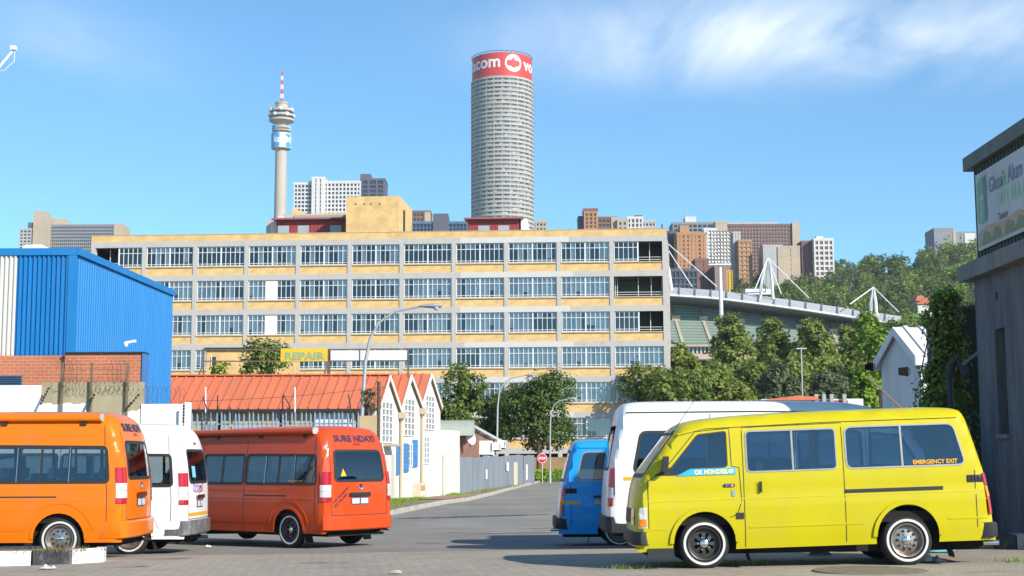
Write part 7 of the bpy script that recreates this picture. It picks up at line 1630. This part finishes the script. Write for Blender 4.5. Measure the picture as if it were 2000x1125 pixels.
streak('road_crack', '', [(850, 1041), (885, 1040.5), (925, 1042)], .05, pm('crack_dark', (.03, .028, .026), .95), 4, .013)
def tufts(name, label, pts, n, hgt, mat, seed, lift=.01):
    rs = np.random.RandomState(seed); P = []
    for (x, y, sx, sy) in pts:
        c = np.stack([rs.normal(x, sx, n), rs.normal(y, sy, n), np.zeros(n)], 1); c[:, 2] = [g(a, b) + lift for a, b in c[:, :2]]
        d = np.stack([rs.normal(0, .35, n), rs.normal(0, .35, n), np.ones(n)], 1) * hgt * rs.uniform(.4, 1.2, (n, 1)); w = np.stack([rs.normal(0, 1, n), rs.normal(0, 1, n), np.zeros(n)], 1); w /= np.linalg.norm(w, axis=1)[:, None]; w *= .006 + hgt * .04
        P.append(np.stack([c - w, c + w, c + d + w * .2, c + d - w * .2], 1))
    o = link(name, quads_mesh(name, np.concatenate(P), mat)); tag(o, label, 'grass', kind='stuff')
a1 = gp(1232, 1112); a2 = gp(1330, 1106); a3 = gp(1445, 1104); a4 = gp(1990, 1098)
tufts('grass', 'sparse grass tufts in the paving joints near the yellow van front wheel', [(*a1, .12, .06), (*a2, .2, .06), (*a3, .22, .05), (*a4, .15, .1)], 90, .05, M_leaf_bright, 3)
tufts('verge_grass', 'green grass on the verge at the foot of the white gables', [(-5.6, 39, .5, 1.5), (-5.0, 42.5, .5, 2), (-4.9, 47, .5, 2.5), (-4.7, 55, .4, 2), (-4.6, 58.5, .25, 1.2), (-4.05, 62, .25, 1), (-3.2, 72, .5, 1.0), (-1.7, 84, .4, 4), (-.3, 94, .4, 4)], 900, .11, M_leaf_bright, 4, .13)
tufts('island_grass', 'dry grass on the traffic island', [(-7.6, 21.1, .7, .3), (-6.6, 21.3, .25, .25)], 220, .06, M_leaf_dry, 6, .19)
mh = gp(1700, 1116); mb = MB(); mb.lathe([(.001, .004), (.62, .004), (.66, 0), (.68, -.03)], 32, 0, (mh[0], mh[1], g(*mh) + .016)); tag(mb.build('manhole_cover', pm('worn_iron', (.19, .165, .12), .85, .3, 8, .5), None, 40), 'round worn manhole cover in the sandy concrete', 'manhole')
for k, u in enumerate((1958, 1990)):
    mb = MB(); x, Y = xat(u, 21.0), 21.0; mb.prism(round_poly([(-.11, 0), (.11, 0), (.11, .22), (-.11, .22)], .02, 2), -.1, .25, lambda p, q_, t: (x + p, Y + t, g(x, Y) + q_)); tag(mb.build('kerb_block', M_conc if k else M_black), ['dark kerb block at the foot of the slate wall', 'pale kerb block at the right edge by the slate wall'][k], 'kerb block', 'kerb blocks by the slate wall')

# ------------------------------------------------------------------ thin haze in the air
mb = MB(); mb.box(-1650, 1650, -140, 1750, -2.5, 330); hz = mb.build('haze', None); hz['kind'] = 'stuff'; hz['label'] = 'thin bluish haze in the air'; hz['category'] = 'haze'
m = bpy.data.materials.new('haze_air'); m.use_nodes = True; n, l = m.node_tree.nodes, m.node_tree.links; n.clear()
o = n.new('ShaderNodeOutputMaterial'); pv_ = n.new('ShaderNodeVolumePrincipled'); pv_.inputs['Density'].default_value = .00014; pv_.inputs['Color'].default_value = (.86, .93, 1, 1); pv_.inputs['Anisotropy'].default_value = .2
l.new(pv_.outputs[0], o.inputs['Volume']); hz.data.materials.clear(); hz.data.materials.append(m)
